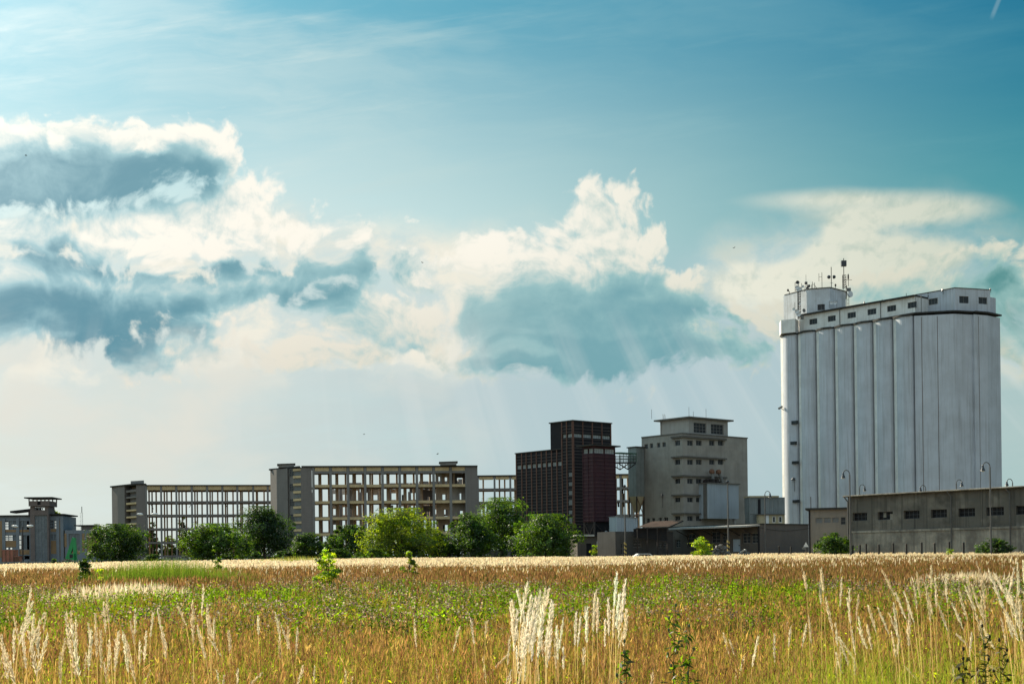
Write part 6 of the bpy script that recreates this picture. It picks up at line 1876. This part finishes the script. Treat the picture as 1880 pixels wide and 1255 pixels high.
for k, (a, b_, y, lab) in enumerate(((262, 300, 1018, 'low scrub at the right foot of the round leafy tree'), (590, 650, 1008, 'low scrub between the two small dark trees behind the sapling'), (700, 790, 1002, 'dark low scrub under the right side of the bright yellow green tree'), (800, 850, 1000, 'low scrub between the bright tree and the big green pair'), (900, 960, 1000, 'low scrub at the foot of the big green pair beside the pale fence'), (500, 545, 1012, 'low scrub right of the very dark tree'))):
    tree(a, b_, y, 1034, 219 + 2 * k, lab, GREEN, 60 + k, 10, 2600, .24, 'shrub', 'shrub', 'shrubs along the field edge', shape='dome')
# beyond the ruins
tree(86, 109, 934, 952, 350, 'feathery tree top showing over the roof of the old works', YELLOWG, 30, 10, 1500, .34, group='trees beyond the ruins', zground=14)
tree(117, 129, 959, 974, 352, 'small tree top between the old works and its low wing', YELLOWG, 31, 7, 700, .34, group='trees beyond the ruins', zground=8)
for k, (a, b_, y, c, sh, lab) in enumerate(((270, 287, 957, DARKG, 'cone', 'dark conifer seen through the second bay of the left frame ruin'), (326, 347, 949, DARKG, 'cone', 'tall dark conifer seen through the fourth bay of the left frame ruin'), (356, 366, 958, DARKG, 'cone', 'slim dark conifer seen through the fifth bay of the left frame ruin'),
        (262, 300, 980, GREEN, 'dome', 'green bush line seen through the leftmost bays of the left frame ruin'), (298, 322, 984, YELLOWG, 'dome', 'pale green bush seen through the left frame ruin between two conifers'), (318, 352, 981, GREEN, 'dome', 'green bush under the tall conifer behind the left frame ruin'), (348, 400, 983, GREEN, 'dome', 'wide bush behind the left frame ruin right of the conifers'), (398, 450, 985, GREEN, 'dome', 'bush behind the right bays of the left frame ruin'), (446, 510, 984, GREEN, 'dome', 'bush hidden behind the dark tree and the left frame ruin'))):
    tree(a, b_, y, 1012, 560, lab, c, 40 + k, 14 if sh == 'cone' else 12, 2600, .6, shape=sh, group='trees beyond the ruins')

# ------------------------------------------------------------------ grasses
def scatter(n, y0, y1, rng=RNG, power=1.0, margin=2.0, keep=None):
    """points of the field in view between distances y0 and y1 (with a margin at the sides)"""
    u = rng.random(n)
    y = (y0 ** (1 + power) + u * (y1 ** (1 + power) - y0 ** (1 + power))) ** (1 / (1 + power))
    x = rng.uniform(-1, 1, n) * (.385 * y + margin)
    if keep is not None:
        k = keep(x, y, rng); x, y = x[k], y[k]
    return x, y

def vnoise(x, y, s, seed=0):
    """smooth value noise"""
    r = np.random.default_rng(seed).random((64, 64))
    a, b = x / s, y / s
    i, j = np.floor(a).astype(int), np.floor(b).astype(int)
    fx, fy = a - i, b - j
    fx = fx * fx * (3 - 2 * fx); fy = fy * fy * (3 - 2 * fy)
    g = lambda p, q: r[p % 64, q % 64]
    return (g(i, j) * (1 - fx) + g(i + 1, j) * fx) * (1 - fy) + (g(i, j + 1) * (1 - fx) + g(i + 1, j + 1) * fx) * fy

def strips(geo, x, y, h, w, tint, lean=.25, segs=3, wind=(.02, 0), rng=RNG, curl=1.0, tip=.15, ldir=None, z0=None, tip_tint=None):
    """ribbon blades: one tapering, bending strip per plant; returns the tips and their directions"""
    n = len(x)
    w = np.broadcast_to(w, (n,))
    z = terrain(x, y) - .03 if z0 is None else z0
    base = np.stack([x, y, z], 1)
    a = rng.uniform(0, 2 * np.pi, n) if ldir is None else ldir
    l = np.abs(rng.normal(0, lean, n)) if np.ndim(lean) == 0 else lean
    dirv = np.stack([np.cos(a) * l + wind[0], np.sin(a) * l + wind[1], np.zeros(n)], 1)
    fa = rng.uniform(0, np.pi, n)
    side = np.stack([np.cos(fa), np.sin(fa) * .6, np.zeros(n)], 1)
    vs = []
    for k in range(segs + 1):
        t = k / segs
        c = base + np.array([0, 0, 1.0]) * (h * (t - .12 * l * t * t))[:, None] + dirv * (h * (t ** (1 + curl)))[:, None]
        ww = (w * (1 - (1 - tip) * t))[:, None]
        vs += [c - side * ww * .5, c + side * ww * .5]
    v = np.stack(vs, 1).reshape(-1, 3)
    m = 2 * (segs + 1)
    q = np.concatenate([np.stack([np.arange(n) * m + 2 * k, np.arange(n) * m + 2 * k + 1, np.arange(n) * m + 2 * k + 3, np.arange(n) * m + 2 * k + 2], 1) for k in range(segs)])
    tt = np.repeat(tint, m, axis=0)
    if tip_tint is not None:
        f = np.tile(np.repeat(np.linspace(0, 1, segs + 1), 2), n)[:, None]
        tt = tt * (1 - f) + np.repeat(tip_tint, m, axis=0) * f
    geo.add(v, q, tt)
    tipp = base + np.array([0, 0, 1.0]) * (h * (1 - .12 * l))[:, None] + dirv * h[:, None]
    td = unit(np.array([0, 0, 1.0]) * (h * (1 - .24 * l))[:, None] + dirv * (h * (1 + curl))[:, None])
    return tipp, td

def heads(geo, p, d, length, width, tint, cross=2, rng=RNG):
    """spindle shaped seed heads: crossed diamonds with a shoulder"""
    n = len(p)
    s = unit(np.cross(d, unit(rng.normal(size=(n, 3)))))
    for k in range(cross):
        sd = s if k == 0 else np.cross(d, s)
        L_ = length[:, None]; w_ = width[:, None]
        v = np.stack([p - d * L_ * .15, p + sd * w_ * .5 + d * L_ * .22, p + d * L_ * .85, p - sd * w_ * .5 + d * L_ * .22], 1).reshape(-1, 3)
        geo.add(v, np.arange(4 * n).reshape(n, 4), np.repeat(tint, 4, axis=0))

def hairs(geo, p, d, length, radius, tint, per=60, rng=RNG, hl=.05, hw=.0035):
    """feathery plume: many fine hairs leaving the axis upwards"""
    n = len(p)
    i = np.repeat(np.arange(n), per)
    t = rng.beta(1.1, 1.25, len(i))
    ax = p[i] + d[i] * (length[i] * t)[:, None]
    ax = ax + unit(rng.normal(size=(len(i), 3))) * (radius[i] * .25)[:, None]
    prof = np.sin(np.pi * np.clip(t * .92 + .06, 0, 1)) ** .6
    out = unit(np.cross(d[i], unit(rng.normal(size=(len(i), 3)))))
    hd = unit(d[i] * 1.0 + out * (.42 * rng.uniform(.3, 1.2, len(i)))[:, None])
    L_ = (hl * rng.uniform(.6, 1.3, len(i)) * (.5 + .5 * prof))[:, None]
    start = ax + out * (radius[i] * .25 * prof)[:, None]
    sd = unit(np.cross(hd, unit(rng.normal(size=(len(i), 3))))) * hw
    v = np.stack([start - sd * .5, start + sd * .5, start + hd * L_ + sd * .35, start + hd * L_ - sd * .35], 1).reshape(-1, 3)
    geo.add(v, np.arange(4 * len(i)).reshape(-1, 4), np.repeat(tint[i] * np.exp(rng.normal(0, .08, (len(i), 1))), 4, axis=0))

GOLD = [(0.33, 0.205, 0.058), (0.23, 0.130, 0.038), (0.46, 0.31, 0.11), (0.14, 0.08, 0.028), (0.14, 0.14, 0.02), (0.20, 0.20, 0.026)]
PINK = [(0.25, 0.135, 0.066), (0.33, 0.19, 0.09), (0.17, 0.085, 0.045)]
FRESH = [(0.26, 0.33, 0.028), (0.18, 0.26, 0.024), (0.32, 0.35, 0.045)]
WEED = [(0.042, 0.086, 0.011), (0.055, 0.112, 0.012), (0.088, 0.150, 0.015), (0.028, 0.056, 0.011), (0.070, 0.068, 0.022)]
RUSSET = [(0.24, 0.150, 0.070), (0.17, 0.105, 0.050), (0.33, 0.22, 0.11), (0.11, 0.12, 0.025)]
CREAM = [(0.92, 0.84, 0.69), (0.88, 0.78, 0.60), (0.94, 0.88, 0.75)]
MAUVE = [(0.19, 0.135, 0.13), (0.26, 0.20, 0.19), (0.13, 0.085, 0.085), (0.45, 0.38, 0.35)]

def stuff(geo, name, label, cat, material):
    o = geo.build(name, material)
    return tag(o, label, cat, kind='stuff')

def to_px(x, y, z):
    u, v = x / y, (z - EYE) / y
    return 940 + F * (u * CR - v * SR), HY - F * (u * SR + v * CR)

# far band: pale feathery grass catching the sun
def far_cream():
    rng = np.random.default_rng(101); g = Geo()
    x, y = scatter(150000, 62, 215, rng, .55, 6)
    nb = vnoise(x, y * .35, 6.0, 3); n2 = vnoise(x, y * .3, 17.0, 8)
    line = 64 + 26 * nb + 26 * n2 - .05 * x
    n4 = vnoise(x, y * .22, 4.0, 13)
    k = (rng.random(len(x)) < np.clip((y - line + 10) / 38, 0.04, 1)) & (rng.random(len(x)) < np.where(n4 > .60, .30, 1.0))
    x, y = x[k], y[k]
    n = len(x)
    w = .006 * np.sqrt(y / 10) * 2.4
    h = rng.uniform(.50, .84, n)
    tn = tints(n, [(0.62, 0.50, 0.31), (0.55, 0.42, 0.24), (0.68, 0.57, 0.38)], .12, rng)
    tip, d = strips(g, x, y, h, w, tn, .12, 2, rng=rng)
    heads(g, tip - d * .05, d, rng.uniform(.20, .34, n), .03 + .0007 * y, tints(n, [(0.80, 0.68, 0.47), (0.72, 0.59, 0.38), (0.86, 0.76, 0.56)], .1, rng), 2, rng)
    xg, yg = scatter(9000, 62, 200, rng, .5, 6); kk = vnoise(xg, yg * .25, 5.0, 14) > .64; xg, yg = xg[kk], yg[kk]
    strips(g, xg, yg, rng.uniform(.6, 1.05, len(xg)), .012 * np.sqrt(yg / 10), tints(len(xg), [(0.20, 0.23, 0.05), (0.13, 0.18, 0.03)], .2, rng), .2, 2, rng=rng)
    stuff(g, 'pale_grass', 'broad band of pale cream feather grass glowing along the far field', 'grass', M_PLUME)
far_cream()

def russet_band():
    rng = np.random.default_rng(102); g = Geo()
    x, y = scatter(230000, 24, 130, rng, .8, 4)
    nb = vnoise(x, y * .45, 5.0, 5); n3 = vnoise(x, y * .5, 2.2, 15)
    k = (rng.random(len(x)) < np.clip((y - 26 - 14 * nb) / 9, .05, 1)) & (rng.random(len(x)) < np.clip((64 + 26 * vnoise(x, y * .35, 6.0, 3) + 26 * vnoise(x, y * .3, 17.0, 8) + 44 - y) / 40, 0, 1))
    x, y = x[k], y[k]; n = len(x)
    n2 = vnoise(x, y * .5, 3.0, 9)
    tn = tints(n, RUSSET, .2, rng)
    gr = rng.random(n) < np.clip((n2 - .50) * 2.4, 0, .75)
    tn[gr] = tints(int(gr.sum()), WEED, .25, rng)
    pk = rng.random(n) < .25
    tn[pk] = tints(int(pk.sum()), PINK, .2, rng)
    h = rng.uniform(.5, .86, n)
    tip, d = strips(g, x, y, h, .010 * np.sqrt(y / 20) * 1.3, tn, .16, 2, rng=rng)
    hs = ~gr
    heads(g, tip[hs] - d[hs] * .06, d[hs], rng.uniform(.12, .24, hs.sum()), rng.uniform(.02, .045, hs.sum()), tints(int(hs.sum()), RUSSET + PINK, .22, rng), 2, rng)
    stuff(g, 'russet_grass', 'band of russet brown seeding grass across the middle of the field', 'grass', M_GRASS)
russet_band()

def weed_band():
    rng = np.random.default_rng(103); g = Geo()
    cx, cy = scatter(6200, 13.5, 52, rng, .7, 3)
    nb = vnoise(cx, cy * .6, 3.2, 25)
    k = (cy > 14.5 + 6.0 * nb) & (cy < 34 + 14 * vnoise(cx, cy * .45, 5.0, 5)) & (rng.random(len(cx)) < np.clip(.02 + 2.1 * vnoise(cx, cy * .6, 2.6, 31), 0, 1))
    cx, cy = cx[k], cy[k]
    size = rng.uniform(.18, .55, len(cx)); tall = rng.uniform(.7, 1.12, len(cx))
    ci = np.repeat(np.arange(len(cx)), 26)
    x = cx[ci] + rng.normal(0, 1, len(ci)) * size[ci]; y = cy[ci] + rng.normal(0, 1, len(ci)) * size[ci]
    r2 = ((x - cx[ci]) ** 2 + (y - cy[ci]) ** 2) / size[ci] ** 2
    n = len(x)
    ckind = tints(len(cx), WEED, .22, rng)
    h = rng.uniform(.62, .92, n) * tall[ci] * np.clip(1.05 - .16 * r2, .45, 1)
    st, sd = strips(g, x, y, h, .007, tints(n, WEED, .2, rng), .14, 2, rng=rng)
    per = 13
    i = np.repeat(np.arange(n), per)
    t = rng.beta(2.2, 1.2, len(i))
    bz = terrain(x, y)
    p = np.stack([x[i], y[i], bz[i]], 1) * (1 - t[:, None]) + st[i] * t[:, None] + rng.normal(0, .05, (len(i), 3)) * np.array([1, 1, .5])
    ptint = ckind[ci] * np.exp(rng.normal(0, .15, (n, 1)))
    leaves(g, p, rng.normal(size=(len(i), 3)) + np.array([0, 0, .5]), .068, ptint[i], .36, rng)
    stuff(g, 'green_weeds', 'belt of leafy green weeds growing through the dry grass', 'weeds', M_WEED)
    # thistle heads in drifts
    g2 = Geo()
    drift = vnoise(x, y * .8, 2.6, 51)
    k = (drift > .52) & (rng.random(n) < .5) & (y > 17.5)
    p0, d0 = st[k], sd[k]; m_ = int(k.sum()); rep = 3
    j = np.repeat(np.arange(m_), rep)
    p = p0[j] + rng.normal(0, .055, (len(j), 3)) * np.array([1, 1, .55]) + np.array([0, 0, .03])
    tn = tints(len(j), MAUVE, .25, rng)
    heads(g2, p, unit(np.array([0, 0, 1.0]) + .3 * rng.normal(size=(len(j), 3))), rng.uniform(.018, .036, len(j)), rng.uniform(.022, .042, len(j)), tn, 2, rng)
    strips(g2, p0[j][:, 0], p0[j][:, 1], rng.uniform(.04, .1, len(j)), .004 * np.ones(len(j)), tints(len(j), [(.16, .12, .08)], .2, rng), .4, 1, rng=rng, z0=p0[j][:, 2] - .05)
    stuff(g2, 'thistle_heads', 'drifts of mauve grey thistle heads over the green weeds', 'flowers', M_GRASS)
weed_band()

def fresh_want(x, y):
    n1 = vnoise(x, y, 1.5, 71); r_ = x / (.385 * y)
    return np.clip(.16 + 1.9 * (n1 - .45) * np.clip((15 - y) / 4, 0, 1) + .8 * np.clip(r_ * 1.2, -.10, .75) * np.clip((14.5 - y) / 4, 0, 1) + .25 * np.clip((10 - y) / 3, 0, 1), .02, 1)
def near_gold():
    rng = np.random.default_rng(104); g = Geo()
    x, y = scatter(125000, 5.2, 30, rng, .75, 1.5)
    edge = 16.5 + 7 * vnoise(x, y * .6, 3.2, 25)
    n1 = vnoise(x, y, 1.3, 61); n2 = vnoise(x, y, .45, 62); n3 = vnoise(x, y, 3.5, 63)
    k = (rng.random(len(x)) < np.where(y < edge, 1.0, .06 + .35 * (vnoise(x, y * .7, 1.9, 64) > .58))) & (rng.random(len(x)) < np.clip(-.15 + 1.7 * n2, .04, 1))
    k &= rng.random(len(x)) > .85 * fresh_want(x, y)
    x, y, n1, n2, n3 = x[k], y[k], n1[k], n2[k], n3[k]; n = len(x)
    h = (.46 + .46 * rng.random(n)) * (.72 + .30 * n1 + .20 * vnoise(x, y, .5, 66))
    tn = tints(n, GOLD, .22, rng)
    rd = rng.random(n) < .8 * np.clip(n3 * 2.4 - .9, 0, 1)
    tn *= (.62 + .75 * vnoise(x, y, .9, 67))[:, None]
    tn[rd] = tints(int(rd.sum()), PINK, .2, rng)
    tip, d = strips(g, x, y, h, .0044 + .00022 * y, tn, .12, 3, rng=rng, curl=.9)
    # loose panicles of fine spikelets
    m_ = rng.random(n) < .80
    pi = np.where(m_)[0]; per = 6
    j = np.repeat(pi, per); t = rng.uniform(0, 1, len(j))
    p = tip[j] - d[j] * (.20 * t)[:, None] + rng.normal(0, .014, (len(j), 3)) * (.4 + t)[:, None]
    dd = unit(d[j] + .26 * rng.normal(size=(len(j), 3)))
    pt = tints(n, PINK + PINK + GOLD[:3], .25, rng)[j]
    heads(g, p, dd, rng.uniform(.04, .10, len(j)), rng.uniform(.003, .006, len(j)) * (.8 + y[j] / 14), pt, 1, rng)
    stuff(g, 'golden_grass', 'dry golden brown grass with fine seed heads in the foreground', 'grass', M_GRASS)
    gu = Geo()
    xu, yu = scatter(30000, 5.2, 20, rng, .7, 1.5)
    ku = rng.random(len(xu)) < np.clip(1.6 * vnoise(xu, yu, 1.1, 81) - .25, 0, 1); xu, yu = xu[ku], yu[ku]; nu = len(xu)
    iu = np.repeat(np.arange(nu), 7)
    pu = np.stack([xu[iu], yu[iu], terrain(xu[iu], yu[iu])], 1) + rng.normal(0, .05, (len(iu), 3)) * np.array([1, 1, 0]) + np.array([0, 0, 1.0]) * rng.uniform(.08, .55, (len(iu), 1))
    leaves(gu, pu, rng.normal(size=(len(iu), 3)) + np.array([0, 0, .5]), .05, tints(nu, WEED + FRESH[:1], .25, rng)[iu], .3, rng)
    stuff(gu, 'undergrowth', 'dark green leafy undergrowth between the golden stems', 'weeds', M_WEED)
    # fresh blades at the bottom
    g2 = Geo()
    x, y = scatter(70000, 5.2, 17, rng, .6, 1.5)
    k = rng.random(len(x)) < fresh_want(x, y); x, y = x[k], y[k]; n = len(x)
    xm, ym = scatter(26000, 13, 34, rng, .7, 2); km = vnoise(xm, ym * .7, 2.0, 91) > .52; xm, ym = xm[km], ym[km]
    strips(g2, xm, ym, rng.uniform(.5, .95, len(xm)), .012 * np.ones(len(xm)), tints(len(xm), FRESH + [(0.11, 0.18, 0.02)], .22, rng), .22, 2, rng=rng)
    strips(g2, x, y, rng.uniform(.45, .88, n) * (.85 + .3 * vnoise(x, y, .8, 73)), .009 * np.ones(n), tints(n, FRESH, .22, rng), .28, 3, rng=rng, tip_tint=tints(n, FRESH + [(0.34, 0.32, 0.07)], .2, rng))
    stuff(g2, 'green_blades', 'fresh yellow green grass blades low in the foreground', 'grass', M_GRASS)
near_gold()

# tall feather plumes -----------------------------------------------------
TAN = [(0.78, 0.67, 0.48), (0.70, 0.58, 0.39), (0.84, 0.75, 0.57)]
def plume_set(g, tips, rng, dens=90, cols=None):
    """tips: (px, py, length px, lean) of each plume as seen in the photograph"""
    n = len(tips)
    tp = np.array(tips, dtype=float)
    L_ = tp[:, 2] * .92
    d = np.clip(.235 * F / L_, 5.4, 12.0) * rng.uniform(.93, 1.07, n)
    P = np.array([tuple(W(a, b, c)) for a, b, c in zip(tp[:, 0], tp[:, 1], d)])
    ln = L_ / F * d
    ax = unit(np.stack([tp[:, 3], rng.normal(0, .08, n), np.ones(n)], 1))
    base = P - ax * ln[:, None]
    # stalk from the ground up to the plume
    gx = base[:, 0] - tp[:, 3] * .30 + rng.normal(0, .03, n); gy = base[:, 1] + rng.normal(0, .04, n)
    gz = terrain(gx, gy) - .03
    foot = np.stack([gx, gy, gz], 1)
    segs = 5; side = np.array([1.0, .25, 0]); vs = []
    for k in range(segs + 1):
        t = k / segs
        hgt = (base[:, 2] - gz)
        c = foot * (1 - t) + base * t + (np.stack([tp[:, 3] * -.05, np.zeros(n), np.zeros(n)], 1)) * math.sin(math.pi * t)
        w = .0045 * (1 - .35 * t)
        vs += [c - side * w * .5, c + side * w * .5]
    m = 2 * (segs + 1)
    v = np.stack(vs, 1).reshape(-1, 3)
    q = np.concatenate([np.stack([np.arange(n) * m + 2 * k, np.arange(n) * m + 2 * k + 1, np.arange(n) * m + 2 * k + 3, np.arange(n) * m + 2 * k + 2], 1) for k in range(segs)])
    g.add(v, q, np.repeat(tints(n, [(0.62, 0.45, 0.19), (0.55, 0.38, 0.15)], .12, rng), m, axis=0))
    hairs(g, base, ax, ln, np.full(n, .011) * rng.uniform(.75, 1.3, n), tints(n, cols or TAN, .05, rng), dens, rng, hl=.027, hw=.0036)

def tuft(name, label, tips, seed, extra=0, spread=26, cols=None):
    rng = np.random.default_rng(seed)
    t = list(tips)
    for _ in range(extra):
        b = tips[rng.integers(0, len(tips))]
        t.append((b[0] + rng.normal(0, spread), b[1] + abs(rng.normal(0, 26)), b[2] * rng.uniform(.6, 1.0), b[3] + rng.normal(0, .06)))
    g = Geo(); plume_set(g, t, rng, 115 if cols is None else 160, cols)
    # leaves at the foot of the tuft
    px = np.mean([a[0] for a in t]); d = .235 * F / np.mean([a[2] for a in t])
    p = W(px, 1120, min(max(d, 5.6), 11))
    n = 60; x = p.x + rng.normal(0, .16, n); y = p.y + rng.normal(0, .14, n)
    strips(g, x, y, rng.uniform(.4, .85, n), .007 * np.ones(n), tints(n, [(0.50, 0.36, 0.13), (0.40, 0.30, 0.10), (0.25, 0.27, 0.05)], .2, rng), .3, 3, rng=rng)
    o = g.build(name, M_PLUME)
    # set the origin at the foot
    c = Vector((p.x, p.y, tz(p.x, p.y)))
    o.data.transform(Matrix.Translation(-c)); o.location = c
    return tag(o, label, 'grass tuft', 'tufts of tall feather grass')
tuft('feather_grass_tuft', 'thick bright cream tuft of feather grass at the centre of the foreground', [(942, 1102, 88, -.02), (950, 1082, 70, -.2), (969, 1068, 84, .2), (976, 1092, 92, .14), (986, 1096, 95, .2), (992, 1083, 85, .12), (1001, 1082, 96, .18), (1008, 1081, 84, .22), (1013, 1104, 90, .12), (1015, 1122, 80, .2), (961, 1135, 80, .02), (972, 1120, 100, .14), (984, 1128, 96, .12), (996, 1118, 100, .1), (1011, 1145, 86, .1), (958, 1158, 84, .0)], 201, 14, 14, CREAM)
tuft('feather_grass_tuft', 'loose tuft of upright cream plumes right of the thick centre tuft', [(1058, 1124, 66, .05), (1066, 1132, 60, .12), (1094, 1086, 80, .1), (1098, 1098, 70, .04), (1117, 1098, 76, .0), (1111, 1136, 56, .02), (1132, 1052, 66, .08), (1148, 1066, 84, .1), (1137, 1090, 70, .1), (1141, 1104, 76, .1), (1127, 1112, 64, .02), (1034, 1136, 60, .15), (1022, 1150, 66, -.02), (1074, 1114, 58, -.06)], 202, 4, 22, CREAM)
tuft('feather_grass_tuft', 'leaning cream tuft at the far left edge of the foreground', [(57, 1081, 52, .25), (60, 1105, 70, .4), (56, 1130, 64, .45), (62, 1128, 44, .05), (80, 1127, 80, .35), (52, 1152, 100, -.15), (40, 1160, 74, -.15), (88, 1163, 80, .3), (2, 1165, 90, -.2), (26, 1155, 66, .0), (72, 1150, 66, .1), (12, 1200, 80, -.25)], 203, 0, 22)
tuft('feather_grass_tuft', 'pale tuft with forked plumes left of the tall single plume pair', [(122, 1126, 80, -.08), (130, 1120, 66, .0), (139, 1132, 60, .0), (132, 1150, 100, -.12), (119, 1170, 56, .1), (128, 1178, 76, -.18), (110, 1200, 60, -.05), (195, 1092, 58, -.1), (190, 1106, 60, -.05)], 204, 0, 14)
tuft('feather_grass_tuft', 'upright cream plumes between the forked tuft and the single tall plume', [(175, 1127, 86, -.02), (168, 1155, 80, .06), (185, 1157, 74, .02), (201, 1176, 60, .0), (218, 1160, 70, .1), (226, 1160, 82, -.08), (231, 1176, 84, -.2), (213, 1172, 66, .05), (248, 1118, 52, .04), (239, 1140, 50, -.2), (281, 1124, 50, .12), (289, 1117, 56, -.12), (296, 1150, 66, -.12), (257, 1175, 50, .05)], 205, 0, 18)
tuft('feather_grass_tuft', 'tall single plume with shorter bent ones between the left tufts and the thick centre tuft', [(373, 1074, 62, .06), (353, 1106, 84, .0), (327, 1112, 42, -.4), (380, 1110, 62, -.05), (393, 1134, 46, .0), (362, 1150, 70, -.3), (474, 1130, 42, .0), (546, 1152, 54, .05), (517, 1148, 52, -.35), (513, 1168, 44, .0)], 206, 0, 20)
tuft('feather_grass_tuft', 'two tall slim plumes above the brown grass right of centre', [(1507, 1046, 44, -.1), (1545, 1062, 56, .1), (1506, 1070, 42, .0), (1516, 1098, 66, -.2), (1556, 1098, 50, -.1), (1480, 1146, 46, .2), (1592, 1148, 50, -.2)], 207, 3, 20)
tuft('feather_grass_tuft', 'yellowish plumes leaning left in the right third of the foreground', [(1620, 1046, 58, -.5), (1644, 1088, 58, -.4), (1660, 1086, 64, -.3), (1678, 1072, 50, -.1), (1683, 1050, 52, -.15), (1699, 1066, 80, -.1), (1710, 1038, 48, .0), (1717, 1064, 56, -.05), (1735, 1056, 56, -.05), (1594, 1112, 56, -.3), (1641, 1108, 66, -.1), (1669, 1122, 70, -.02), (1632, 1124, 60, -.35), (1612, 1116, 56, -.4), (1576, 1132, 58, -.2)], 208, 2, 24)
tuft('feather_grass_tuft', 'dense yellowish plumes crowding the right edge of the foreground', [(1776, 1054, 74, -.15), (1793, 1032, 58, -.3), (1815, 1046, 84, -.4), (1826, 1052, 70, -.5), (1843, 1072, 80, -.4), (1862, 1042, 70, .25), (1868, 1032, 66, -.05), (1878, 1030, 60, -.1), (1760, 1082, 64, -.25), (1748, 1106, 60, -.4), (1800, 1084, 70, -.15), (1856, 1090, 80, -.3), (1871, 1100, 84, -.1), (1880, 1085, 80, -.2), (1840, 1110, 80, -.45), (1720, 1100, 60, -.3), (1790, 1124, 66, -.3)], 209, 6, 26)

def stray_plumes():
    rng = np.random.default_rng(210); g = Geo(); t = []
    for _ in range(75):
        px = rng.uniform(-20, 1900); right = px > 1540
        py = rng.uniform(1085 if right else 1120, 1245)
        t.append((px, py, rng.uniform(34, 62), rng.normal(-.2 if right else .0, .2)))
    for _ in range(8):     # fallen, nearly level ones
        t.append((rng.uniform(0, 1880), rng.uniform(1150, 1250), rng.uniform(30, 50), rng.choice([-1, 1]) * rng.uniform(.7, 1.5)))
    plume_set(g, t, rng, 90)
    stuff(g, 'stray_plumes', 'single cream grass plumes scattered through the foreground', 'grass', M_PLUME)
stray_plumes()

def patch(px, py, d, wx, wy, n, label, name, cols, h, headcols=None, seed=1, w=.012, mat_=None, lean=.2):
    rng = np.random.default_rng(seed); g = Geo()
    c = W(px, py, d)
    x = c.x + rng.normal(0, wx / 2.2, n); y = c.y + rng.normal(0, wy / 2.2, n)
    hh = rng.uniform(.55, 1.0, n) * h * np.exp(-.25 * ((x - c.x) / wx * 2) ** 2)
    tip, dd = strips(g, x, y, hh, w * np.ones(n), tints(n, cols, .2, rng), lean, 3, rng=rng)
    if headcols is not None: heads(g, tip - dd * .05, dd, rng.uniform(.2, .32, n), rng.uniform(.02, .045, n), tints(n, headcols, .08, rng), 2, rng)
    stuff(g, name, label, 'grass', mat_ or M_GRASS)
patch(296, 1056, 56, 5.0, 2.0, 4200, 'long mound of tall fresh green grass at the left of the field', 'green_mound', [(0.12, 0.20, 0.02), (0.09, 0.16, 0.018), (0.17, 0.24, 0.03)], 1.6, seed=301, w=.026, lean=.22)
patch(232, 1082, 35, 3.4, 1.6, 1500, 'bright cream patch of feather grass at the left of the field', 'cream_patch', [(0.62, 0.50, 0.31)], .86, TAN, 302, .012, M_PLUME, .15)
patch(1770, 1062, 36, 2.2, 1.5, 1500, 'bright cream patch of feather grass at the right of the field', 'cream_patch', [(0.62, 0.50, 0.31)], .9, TAN, 303, .012, M_PLUME, .15)
patch(545, 1030, 190, 9, 6, 1500, 'yellow green grass rise under the small dark tree', 'grass_rise', [(0.20, 0.24, 0.04), (0.30, 0.28, 0.08)], 1.5, seed=304, w=.09)

def weed_stalk(px, pyt, d, label, seed, heads_=False):
    rng = np.random.default_rng(seed)
    t = W(px, pyt, d); g0 = tz(t.x, t.y); H = t.z - g0
    root = thing('weed_stalk', label, 'weed', (t.x, t.y, g0), 0.0, 'tall weed stalks in the foreground')
    st = MB(); pts = [(math.sin(i * .9 + seed) * .012, 0, H * i / 7) for i in range(8)]
    for i, (a, b) in enumerate(zip(pts[:-1], pts[1:])): st.tube(a, b, .0055 * (1 - i / 9), 6)
    br = []
    for k in range(9):
        f = .35 + .6 * k / 9; z = H * f; a = rng.uniform(0, 6.28); l = (.035 + .05 * (1 - f))
        e = (math.cos(a) * l, math.sin(a) * l, z + l * 1.6); st.tube((0, 0, z), e, .003, 5); br.append(e)
    st.build('stem', M_STEM, root)
    g = Geo(); n = 150
    tt = rng.beta(1.5, 1.3, n); a = rng.uniform(0, 6.28, n); r = rng.uniform(.01, .10, n) * (1.15 - tt * .7)
    p = np.stack([np.cos(a) * r, np.sin(a) * r, H * (.15 + .83 * tt)], 1)
    leaves(g, p, np.stack([np.cos(a) * .5, np.sin(a) * .5, np.ones(n)], 1), .06, tints(n, WEED if not heads_ else [(0.05, 0.06, 0.02), (0.08, 0.07, 0.03)], .25, rng), .34, rng)
    g.build('foliage', M_LEAF, root)
    for e in br + [pts[-1]]:
        m1 = MB().lathe([(.002, -.006), (.007, .0), (.009, .008), (.006, .016), (.002, .02)], e, 7)
        m1.build('flower_head', MT['seedhead'] if heads_ else MT['bud'], root)
MT['seedhead'] = mat('dark seed head', (0.045, 0.03, 0.02), 0.95, 0.4, 20.0)
MT['bud'] = mat('green bud', (0.12, 0.15, 0.07), 0.9, 0.4, 20.0)
M_STEM = mat('weed stem', (0.08, 0.10, 0.03), 0.9, 0.3, 8.0)
weed_stalk(1238, 1112, 9.6, 'tall dark green leafy weed stalk right of the centre', 1)
weed_stalk(1262, 1150, 9.0, 'shorter leafy weed stalk just right of the tall green one', 2)
weed_stalk(1146, 1178, 8.6, 'dark leafy weed stalk under the right edge of the loose cream tuft', 3)
weed_stalk(1806, 1150, 9.2, 'dark stalk with blackish seed heads near the right edge', 4, True)
weed_stalk(1838, 1176, 8.8, 'leaning dark stalk with seed heads closest to the right corner', 5, True)
weed_stalk(1770, 1192, 8.6, 'low dark stalk with seed heads left of the two taller dark ones', 6, True)
